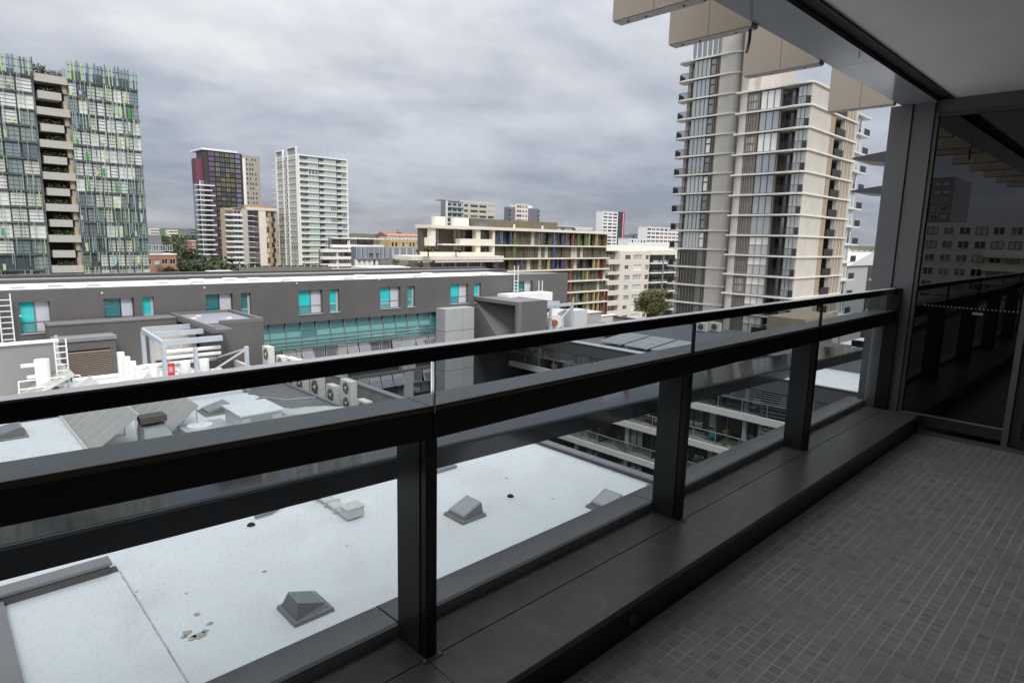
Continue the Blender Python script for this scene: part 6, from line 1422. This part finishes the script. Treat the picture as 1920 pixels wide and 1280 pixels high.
for k in (0, 1):
    place('window', wk(gl_dk, frame_d, 3), cf, 'Y', Yc + .9, Xy(899, 450, Yc), Xy(920, 450, Yc), fz[k + 1] + 1.5, fz[k] - .2)
    place('window', wk(conc2, frame_d, 3), cf, 'Y', Yc + 2.97, Xy(862, 450, Yc), Xy(888, 450, Yc), fz[k + 1] + .4, fz[k] - .2)
MB().box(Xy(899, 470, Yc), Xy(921, 470, Yc), Yc - .5, Yc + .85, fz[1] + .25, fz[1] + 1.5).build('parapet_panel', cream, cf)
MB().box(Xy(899, 470, Yc), Xy(921, 470, Yc), Yc - .5, Yc + .85, fz[2] + .05, fz[2] + 1.5).build('parapet_panel', cream, cf)
# rooftop
MB().box(Xy(882, 430, Yc + 6), Xy(1045, 430, Yc + 6), Yc + 6, Yc + 9, fz[0] + .76, Zy(960, 420, Yc + 6) + 1.0).build('roof_plant_screen', mat('olive_screen', (.13, .11, .075), .7, 0, .12, .3), cf)
MB().box(Xy(816, 430, Yc + 4), Xy(835, 430, Yc + 4), Yc + 4, Yc + 5.5, fz[0] + .76, fz[0] + 2.9).box(Xy(852, 430, Yc + 4), Xy(879, 430, Yc + 4), Yc + 4, Yc + 5.5, fz[0] + .76, fz[0] + 2.8).build('roof_box', cream, cf)
for q in (964, 1017): MB().tube((Xy(q, 430, Yc), Yc, fz[0] + .76), (Xy(q, 430, Yc), Yc, fz[0] + 1.7), .25, 8).build('roof_post', cream, cf)
def dish(px, py, r, lab):
    p = P(px, py, 1, Yc + 1.5); t = thing('satellite_dish', lab, 'satellite dish', (p[0], p[1], fz[0] + .75), 'dishes on the coloured building'); mb = MB(); n_ = 16
    d = Vector((-.35, -.75, .25)).normalized(); u = d.cross(Vector((0, 0, 1))).normalized(); v_ = u.cross(d)
    rings = [(0, 0), (.5, .06), (1, .24)]; c_ = Vector(p); prev = None
    for rr_, hh in rings:
        cur = [c_ + (u * math.cos(2 * math.pi * i / n_) + v_ * math.sin(2 * math.pi * i / n_)) * r * rr_ + d * hh * r for i in range(n_)]
        if prev:
            for i in range(n_): mb.face([prev[i], prev[(i + 1) % n_], cur[(i + 1) % n_], cur[i]])
        prev = cur
    mb.build('reflector', mat('dish_grey', (.11, .115, .12), .6, .0, 0), t); MB().tube(c_, c_ + d * r * .75, .04, 6).build('feed_arm', galv, t)
    MB().tube((p[0], p[1] + .2, fz[0] + .76), (p[0], p[1] + .2, p[2]), .12, 6).build('mast', galv, t)
dish(901, 423, 1.75, 'large grey satellite dish on the roof of the coloured-fin building'); dish(887, 427, .6, 'small grey dish beside the large one on the same roof')

# --- cream apartment block right of the coloured fins
Ye = 125.0
ce = thing('cream_apartment_block', 'cream apartment block with small square windows, left of the round tree', 'building', (180, 130, G0))
e0, e1, e2, e3 = [Xy(q, 520, Ye) for q in (1137, 1161, 1216, 1275)]
ze = Zy(1190, 471, Ye); pe = (ze - Zy(1190, 582, Ye)) / 6
rows_ = [(ze - .9 - k * pe - pe * .62, ze - .9 - k * pe - pe * .12) for k in range(7)]
W_ = e2 - e1
ops = []
for k, (a, b) in enumerate(rows_): ops += [(e1 + W_ * .16, e1 + W_ * .30 if k % 2 else e1 + W_ * .34, a + .3, b), (e1 + W_ * .86, e1 + W_ * .98, a + .1, b)]
for k, (a, b) in enumerate(rows_): ops.append((e1 + W_ * .44, e1 + W_ * .74, a - .1, b + .1))
mb = MB(); skin(mb, 'Y', Ye, e1, e2, G0, ze, ops, .3); mb.box(e1 + .05, e3, Ye + 2.6, Ye + 20, G0, ze - .1); mb.box(e1 + .05, e2 - .05, Ye + .4, Ye + 2.6, G0, ze - .1); mb.box(e0 + .5, e1 - .01, Ye + 2.2, Ye + 18, G0, ze - 2.2); mb.build('wall', creamp, ce)
for i, (a, b, c_, d) in enumerate(ops):
    me = R_.choice((wk(gl_dk, frame_w, 2), wk(gl_md, frame_d, 2), wk(gl_pl, frame_d, 2))) if i < 14 else R_.choice((wk(gl_bl, frame_w, 2), wk(pale_p, frame_w, 2), wk(gl_pl, frame_w, 3)))
    place('window', me, ce, 'Y', Ye + .27, a, b, c_, d)
MB().box(e0, e3, Ye + 1, Ye + 16, ze + .001, ze + .5).box(e2, e3, Ye - .2, Ye + .99, ze - 1.2, ze + .5).build('roof_slab', cream, ce)
MB().box(e1 + W_ * .45, e3 - 1, Ye + 3, Ye + 14, ze + .51, ze + 1.5).build('roof_plant', cream, ce)
for k in range(7):
    zf_ = ze - .9 - k * pe
    MB().box(e0, e1 - .02, Ye - .5, Ye + 2.1, zf_ - pe + .05, zf_ - pe + (1.5 if k != 1 else .9)).build('balcony_front', creamp, ce)
    place('window', wk(gl_pl if k % 2 else gl_md, frame_d, 3), ce, 'Y', Ye + 2.15, e0 + 1.2, e1 - .3, zf_ - pe + 1.5, zf_ - .1)
    MB().box(e2 + .1, e3, Ye - .9, Ye + 2.5, zf_ - pe - .1, zf_ - pe + .35).build('balcony_slab', slabw, ce)
    place('balcony_glass', wk(gl_md if k else gl_pl, frame_d, 4), ce, 'Y', Ye - .6, e2 + .3, e3 - .5, zf_ - pe + .36, zf_ - pe + 1.3)
    place('window', wk(gl_dk, frame_d, 4), ce, 'Y', Ye + 2.55, e2 + .2, e3 - .2, zf_ - pe + .4, zf_ - .1)
MB().box(Xy(1238, 500, Ye), Xy(1240, 500, Ye), Ye - 1.0, Ye - .91, G0, ze - 1).build('downpipe', parap, ce)
# green-edged roof building behind it
t = thing('green_roof_building', 'low building with a bright green roof edge behind the cream block', 'building', (200, 170, G0))
a, b = Xy(1137, 465, 175), Xy(1262, 465, 175); z1_ = Zy(1190, 463, 175)
MB().box(a, b, 175, 200, G0, z1_ - 2.0).build('wall', mat('slate_glazing_wall', (.11, .12, .12), .5, 0, .1), t)
MB().box(a - 1, b + 1, 173.5, 201, z1_ - 1.2, z1_).build('green_edge', mat('lime_edge', (.30, .62, .22), .6, 0, .05), t)
MB().box(a - 1, b + 1, 175, 201, z1_ + .001, z1_ + .5).build('roof', mat('pale_grey_far_roof', (.45, .46, .45), .7, 0, .05), t)
for i in range(9): place('window', wk(gl_md, frame_d, 3), t, 'Y', 174.95, a + i * 3.6, a + i * 3.6 + 3.2, z1_ - 5.0, z1_ - 2.2)
t, x0, x1, z1_, rr = tower_block('distant pinkish apartment block with white bands, just left of the striped towers', 'building', 300, 1213, 1275, 427, cols=8, pitch=3.2, wallm=white, kinds=[(wk(glass_dark('rose_glass', (.24, .14, .13), .1), frame_w, 2), 2), (wk(gl_dk, frame_w, 2), 1)], ybot=462, fill=.86, lo=.3, hi=.9)
t, x0, x1, z1_, rr = tower_block('small white block with slot windows left of the pinkish apartments', 'building', 280, 1178, 1212, 448, cols=6, pitch=3.0, wallm=white, kinds=K_dark, ybot=463, fill=.6)
t, x0, x1, z1_, rr = tower_block('low grey office block just behind the coloured-fin roof', 'building', 260, 1045, 1078, 425, cols=5, pitch=3.0, wallm=mat('slate_corner', (.20, .21, .23)), kinds=K_dark, ybot=440)
t, x0, x1, z1_, rr = tower_block('low white block with slot windows behind the coloured-fin roof', 'building', 270, 1077, 1110, 427, cols=8, pitch=3.2, wallm=white, kinds=K_dark, ybot=440, fill=.5)
t, x0, x1, z1_, rr = tower_block('brick apartment block with square bays beside the glass louvre tower', 'building', 230, 268, 328, 478, cols=4, pitch=3.5, wallm=mat('orange_brick', (.38, .19, .12), .85, 0, .1, 1), kinds=[(wk(gl_pl, frame_w, 2), 2), (wk(gl_dk, frame_w, 2), 2)], ybot=516, fill=.7, hi=.75)
MB().box(x0, x0 + (x1 - x0) * .62, 232, 246, z1_ + .36, z1_ + 6.5).build('grey_upper_storey', mat('slate_corner', (.20, .21, .23)), t)
for i in range(4): place('window', wk(gl_md, frame_w, 2), t, 'Y', 231.95, x0 + 1 + i * 2.1, x0 + 2.7 + i * 2.1, z1_ + 1.2, z1_ + 3.2)
t, x0, x1, z1_, rr = tower_block('orange-brown apartment block with pale bands at the foot of the purple tower', 'building', 480, 358, 378, 452, cols=3, pitch=3.2, wallm=mat('orange_brick', (.38, .19, .12)), kinds=[(wk(gl_pl, frame_w, 2), 2)], ybot=480, fill=.8)
# low olive roof parapet and white roof bits just beyond the long charcoal roof
t = thing('olive_roof_screen', 'long low olive-grey roof screen just behind the charcoal building', 'roof screen', (40, 80, -8))
a, b = Xy(452, 505, 80), Xy(622, 505, 80)
MB().box(a, b, 80, 80.4, G0, Zy(540, 500.5, 80)).build('screen', mat('olive_far_screen', (.20, .19, .13), .8, 0, .08, .5), t)
for i in range(13): x = a + (b - a) * i / 13; MB().box(x, x + .12, 80.5, 80.6, -6, Zy(540, 496.5, 80)).build('post', galv, t)
MB().box(a, b, 81, 81.1, -8, Zy(540, 498.5, 80)).build('dark_fence', frame_d, t)
tag(MB().box(Xy(412, 512, 75), Xy(458, 512, 75), 75, 80, G0, Zy(435, 511, 75)).build('white_roof', slabw), 'small pale flat roof beyond the charcoal building left of the olive screen', 'roof')
tag(MB().box(Xy(692, 505, 95), Xy(770, 505, 95), 95, 101, G0, Zy(720, 501, 95)).build('garden_wall', cream), 'cream roof-garden wall with low plants beyond the charcoal roof', 'wall')
tag(MB().box(Xy(715, 495, 108), Xy(765, 495, 108), 108, 109, G0, Zy(735, 488, 108)).build('grey_wall', mat('garden_grey_wall', (.20, .20, .185), .8, 0, .05)), 'plain grey wall behind the roof-garden palm', 'wall')

# ================================================================== OUT-OF-FRAME BLOCKS TO THE LEFT (seen mirrored in the glass door)
def face_px(t, X, y0, y1, z0, z1, n, rows, kinds):
    """windows on a wall facing +X"""
    w_ = (y1 - y0) / n; h = (z1 - z0) / rows
    for i in range(n):
        for r in range(rows):
            inst('window', R_.choice(kinds), t, (X + .02, y0 + i * w_ + w_ * .15, z0 + r * h + h * .25), (w_ * .7, 1, h * .55), math.pi / 2)
mk_ = [wk(gl_dk, frame_w, 2), wk(gl_md, frame_w, 2), wk(gl_pl, frame_d, 2)]
t = thing('apartment_building', 'beige apartment block out of frame to the left, mirrored in the dark door', 'building', (-175, 40, G0))
MB().box(-210, -172, 2, 90, G0, 8).build('wall', creamp, t); face_px(t, -172, 3, 89, -22, 7.6, 26, 9, mk_)
for r in range(8): MB().box(-171.99, -170.8, 20, 30, -22 + r * 3.12, -21.2 + r * 3.12).box(-171.99, -170.8, 50, 62, -22 + r * 3.12, -21.2 + r * 3.12).build('balcony_front', cream, t)
t = thing('grey_tower', 'grey tower out of frame to the left, mirrored in the dark door', 'tower', (-290, 76, G0))
MB().box(-320, -290, 62, 92, G0, 30).build('wall', mat('mirror_tower_grey', (.22, .22, .24), .8, 0, .05), t); face_px(t, -290, 63, 91, -20, 29, 9, 15, mk_)
t = thing('brown_roof_house', 'long low roofed block out of frame to the left, mirrored in the dark door', 'building', (-120, 10, G0))
MB().box(-140, -115, -5, 60, G0, -8).build('wall', parap, t)

# ================================================================== TREES AND FAR COUNTRY
def leaf_cloud(mb, c_, rx, rz, n, s, rnd, shell=.55):
    for i in range(n):
        a = rnd.uniform(0, 6.283); u = rnd.uniform(-.75, 1); rr = rnd.uniform(shell, 1.0); q = math.sqrt(max(0, 1 - u * u))
        p = Vector((c_[0] + rx * rr * q * math.cos(a), c_[1] + rx * rr * q * math.sin(a), c_[2] + rz * rr * u))
        d = Vector((rnd.uniform(-1, 1), rnd.uniform(-1, 1), rnd.uniform(-.7, .7))).normalized() * s * rnd.uniform(.6, 1.3)
        e_ = d.cross(Vector((rnd.uniform(-1, 1), rnd.uniform(-1, 1), rnd.uniform(-1, 1)))).normalized() * s * .45
        mb.face([p - d, p + e_, p + d, p - e_], rnd.choice((0, 0, 1, 2)))
def tree(px, py, Y, rpx, label, zg=G0, mats=None, squash=.85, n=40, leaf=.3, clumps=34, seed=1, group=None, cat='tree', name='tree'):
    rnd = random.Random(seed); p = P(px, py, 1, Y); D = float(-(RT @ (p - EYE))[2]); r = rpx / FPX * D; p = [float(q) for q in p]
    t = thing(name, label, cat, (p[0], p[1], zg), group)
    base = Vector((p[0], p[1], zg)); top = Vector((p[0], p[1], p[2] - r * .3))
    tr = MB(); tr.tube(base, top, r * .10 + .05, 8, r1=r * .06 + .03)
    for i in range(6):
        a = i * 1.05 + rnd.random(); tr.tube(base.lerp(top, .75 + .04 * i), top + Vector((math.cos(a) * r * .6, math.sin(a) * r * .6, r * rnd.uniform(.1, .7))), r * .04 + .02, 6, r1=.02)
    tr.build('trunk', barkm, t)
    cr = MB()
    for i in range(clumps):
        a = rnd.uniform(0, 6.283); u = rnd.uniform(-.55, 1); q = math.sqrt(max(0, 1 - u * u)); k = rnd.uniform(.35, .85)
        leaf_cloud(cr, (p[0] + r * q * k * math.cos(a), p[1] + r * q * k * math.sin(a), p[2] + r * squash * u * k), r * rnd.uniform(.22, .36), r * rnd.uniform(.17, .28), n, leaf, rnd)
    cr.build('crown', mats or leafs, t)['kind'] = 'stuff'
    return t
oliv = [mat('gum_leaf', (.20, .20, .085), .6, 0, .3, .4), mat('gum_leaf_dark', (.11, .12, .055), .6, 0, .3, .4), mat('gum_leaf_light', (.32, .30, .14), .6, 0, .3, .4)]
tree(1225, 572, 84, 38, 'round olive-green tree between the cream block and the striped tower', mats=oliv, n=110, leaf=.30, clumps=90, seed=4)
gl_ = [cmat('garden_leaf', (.11, .14, .05)), cmat('garden_leaf_dark', (.05, .07, .025)), cmat('garden_leaf_light', (.22, .26, .09))]
tree(741, 491, 104, 9, 'small slender tree on the roof garden by the coloured building', zg=-10, mats=gl_, leaf=.18, clumps=14, n=26, seed=5)
tree(765, 499, 102, 7, 'round light-green bush at the right of the roof garden', zg=-8, mats=gl_, leaf=.16, clumps=12, n=26, seed=6, cat='bush', name='bush')
tree(727, 502, 98, 4, 'tiny yellowish bush on the roof-garden wall', zg=-7, mats=gl_, leaf=.12, clumps=8, n=20, seed=8, cat='bush', name='bush')
tree(803, 467, 114, 12, 'feathery palm-like plant on the corner terrace of the coloured building', zg=-3, mats=gl_, leaf=.35, clumps=14, n=22, seed=7, squash=.7, cat='plant', name='terrace_plant')
tree(855, 469, 116, 9, 'green and orange shrub on the brown terrace of the coloured building', zg=-3, mats=gl_[:2] + [cmat('orange_leaf', (.30, .14, .04))], leaf=.22, clumps=14, n=24, seed=9, cat='plant', name='terrace_plant')
tree(787, 496, 112, 8, 'dark shrub under the cream terrace, left one', zg=-9, leaf=.25, clumps=10, n=24, seed=10, cat='bush', name='bush')
tree(812, 494, 112, 8, 'dark shrub under the cream terrace, right one', zg=-9, leaf=.25, clumps=10, n=24, seed=11, cat='bush', name='bush')
for i, (px, py, Y, r) in enumerate(((345, 505, 175, 17), (372, 508, 180, 13), (318, 512, 165, 12), (352, 478, 260, 14), (395, 508, 190, 9))):
    tree(px, py, Y, r, ('large dark tree just beyond the long roof left of the purple tower', 'bushy tree at the foot of the purple tower', 'tree beside the brick block, low over the roof line', 'tall green tree rising behind the brick block', 'small dark tree under the white balconies of the purple tower')[i], leaf=.6, clumps=26, n=36, seed=20 + i, group='trees beyond the charcoal building')
# rolling hills
hm = mat('hill_bush_green', (.045, .065, .035), .95, 0, .4, .012)
rn = random.Random(11)
def hill(bear0, bear1, d, h, name='hills'):
    mb = MB(); n_ = 60; pts = []
    ph_ = [rn.uniform(0, 6) for _ in range(4)]
    for i in range(n_ + 1):
        t_ = i / n_; b = bear0 + (bear1 - bear0) * t_
        hh = h * (.72 + .2 * math.sin(3 * t_ * 3 + ph_[0]) + .1 * math.sin(9 * t_ * 3 + ph_[1]) + .05 * math.sin(23 * t_ * 3 + ph_[2])) + 26
        pts.append((math.sin(b), math.cos(b), hh))
    rings = ((d - 500, 0), (d - 260, .55), (d - 90, .92), (d, 1.0), (d + 250, .6), (d + 600, 0))
    for i in range(n_):
        for (r0, f0), (r1, f1) in zip(rings, rings[1:]):
            a, b = pts[i], pts[i + 1]
            mb.face([(a[0] * r0, a[1] * r0, -26 + a[2] * f0), (b[0] * r0, b[1] * r0, -26 + b[2] * f0), (b[0] * r1, b[1] * r1, -26 + b[2] * f1), (a[0] * r1, a[1] * r1, -26 + a[2] * f1)])
    o = mb.build(name, hm, smooth=True); o['kind'] = 'structure'
rad = math.radians
hill(rad(-30), rad(30), 2600, 16); hill(rad(15), rad(75), 3600, 14); hill(rad(-20), rad(100), 5000, 18)
# woodland and suburb filling the plain, each as one far-off mass
wood = MB()
for i in range(1500):
    b = rad(R_.uniform(-5, 92)); d = 260 * (10 ** R_.uniform(0, 1.0)); x, y = d * math.sin(b), d * math.cos(b)
    if y < 240 and d < 420: continue
    r = R_.uniform(5, 10) * (1 + d / 1800); leaf_cloud(wood, (x, y, -20 + R_.uniform(-1, 3)), r, r * .6, 22, .9 + d / 500, R_, .7)
for i in range(700):
    b = rad(R_.uniform(8, 20)); d = 235 * (10 ** R_.uniform(0, .85)); x, y = d * math.sin(b), d * math.cos(b)
    r = R_.uniform(5, 9) * (1 + d / 1500); leaf_cloud(wood, (x, y, -18 + R_.uniform(-1, 4)), r, r * .65, 26, .8 + d / 500, R_, .7)
wm = [mat('wood_green', (.05, .072, .028), .9, 0, .3, .02), mat('wood_dark', (.03, .045, .022), .9, 0, .3, .02), mat('wood_olive', (.09, .095, .045), .9, 0, .3, .02)]
wood.build('far_woodland', wm); o = bpy.data.objects['far_woodland']; o['kind'] = 'stuff'; tag(o, 'far-off mass of green treetops filling the plain below the skyline', 'trees')
sub = MB()
for i in range(900):
    b = rad(R_.uniform(-2, 92)); d = 420 * (10 ** R_.uniform(0, .85)); x, y = d * math.sin(b), d * math.cos(b)
    if b < rad(20) and (d < 1700 or R_.random() < .5): continue
    s_ = R_.uniform(5, 14) * (1 + d / 2500); h = R_.uniform(4, 9) * (1 + d / 2600); m_ = R_.randrange(3)
    sub.box(x, x + s_, y, y + s_ * .8, -26, -22 + h, m_)
    sub.hexa([(x - .5, y - .5, -22 + h), (x + s_ + .5, y - .5, -22 + h), (x + s_ + .5, y + s_ * .8 + .5, -22 + h), (x - .5, y + s_ * .8 + .5, -22 + h), (x + s_ * .4, y + s_ * .35, -19 + h), (x + s_ * .6, y + s_ * .35, -19 + h), (x + s_ * .6, y + s_ * .45, -19 + h), (x + s_ * .4, y + s_ * .45, -19 + h)], 3 + R_.randrange(2))
o = sub.build('far_suburb', [cream, slabw, mat('orange_brick', (.38, .19, .12)), mat('terracotta_roof', (.36, .12, .07)), parap]); o['kind'] = 'stuff'; tag(o, 'far-off scatter of suburban roofs among the trees', 'houses')
for i, (px, yt_, wpx, lab) in enumerate(((1177, 440, 5, 'narrow bluish far tower right of the red-striped one'), (1183, 441, 6, 'second bluish far tower behind the white slot-window block'), (1187, 438, 9, 'widest bluish far tower on the horizon left of the pinkish apartments'), (1197, 443, 6, 'lowest bluish far block on the horizon'), (283, 428, 16, 'pale far block on the wooded ridge beside the louvre tower'), (316, 431, 18, 'low far cream block on the wooded ridge'), (357, 428, 22, 'dark far block on the ridge left of the purple tower'))):
    Y = 1500; a, b = Xy(px, 440, Y), Xy(px + wpx, 440, Y); t = thing('distant_block', lab, 'building', (a, Y, G0), 'blocks on the far horizon'); z1_ = Zy(px, yt_, Y)
    MB().box(a, b, Y, Y + 20, G0, z1_).build('wall', mat('far_blue_grey', (.20, .24, .30), .8, 0, .05, .05) if i < 4 or i == 6 else cream, t)
    for k in range(3): MB().box(a + .5, b - .5, Y - .4, Y - .01, z1_ - 5 - k * 6, z1_ - 3 - k * 6).build('window_band', gl_dk, t)

# ------------------------------------------------------------------ cables and small services on the roofs
for lab, pts, rr in (('thin black cable snaking from the large tilted array to the white roof edge', ((4.4, 27.2), (5.0, 25.8), (6.4, 25.3), (8.0, 25.6), (9.2, 26.2)), .02),
                     ('grey conduit running along the rear white roof behind the second array', ((6.8, 36.6), (8.4, 37.0), (10.0, 35.2), (12.0, 34.8)), .03),
                     ('cable looping round the air handling unit to the condensers', ((11.1, 27.6), (12.6, 28.4), (13.6, 27.4), (14.7, 27.9)), .02),
                     ('pair of thin pipes from the condensers across the dark membrane roof', ((14.75, 30.2), (13.4, 30.6), (12.6, 32.0)), .03)):
    tag(MB().path([(x, y, ZR + .03) for x, y in pts], rr, 6).build('roof_cable', blackm if rr < .025 else galv), lab, 'cable')
for px, Y, yt, yb, lab in ((640, 312, 281, 297, 'thin aerial on the right of the white grid tower roof'), (1070, 262, 414, 426, 'thin aerial above the low grey office block'), (1018, 442, 414, 425, 'pair of thin aerials right of the plum tower'), (905, 420, 373, 381, 'short mast on the green-banded distant tower')):
    x = Xy(px, 430, Y); t = thing('aerial', lab, 'aerial', (x, Y + 4, Zy(px, yb, Y + 4))); MB().tube((x, Y + 4, Zy(px, yb, Y + 4)), (x, Y + 4, Zy(px, yt, Y + 4)), .14, 6).build('mast', galv, t)
    MB().box(x - .9, x + .9, Y + 3.95, Y + 4.05, Zy(px, yt, Y + 4) - 1.2, Zy(px, yt, Y + 4) - 1.0).build('crossbar', galv, t)
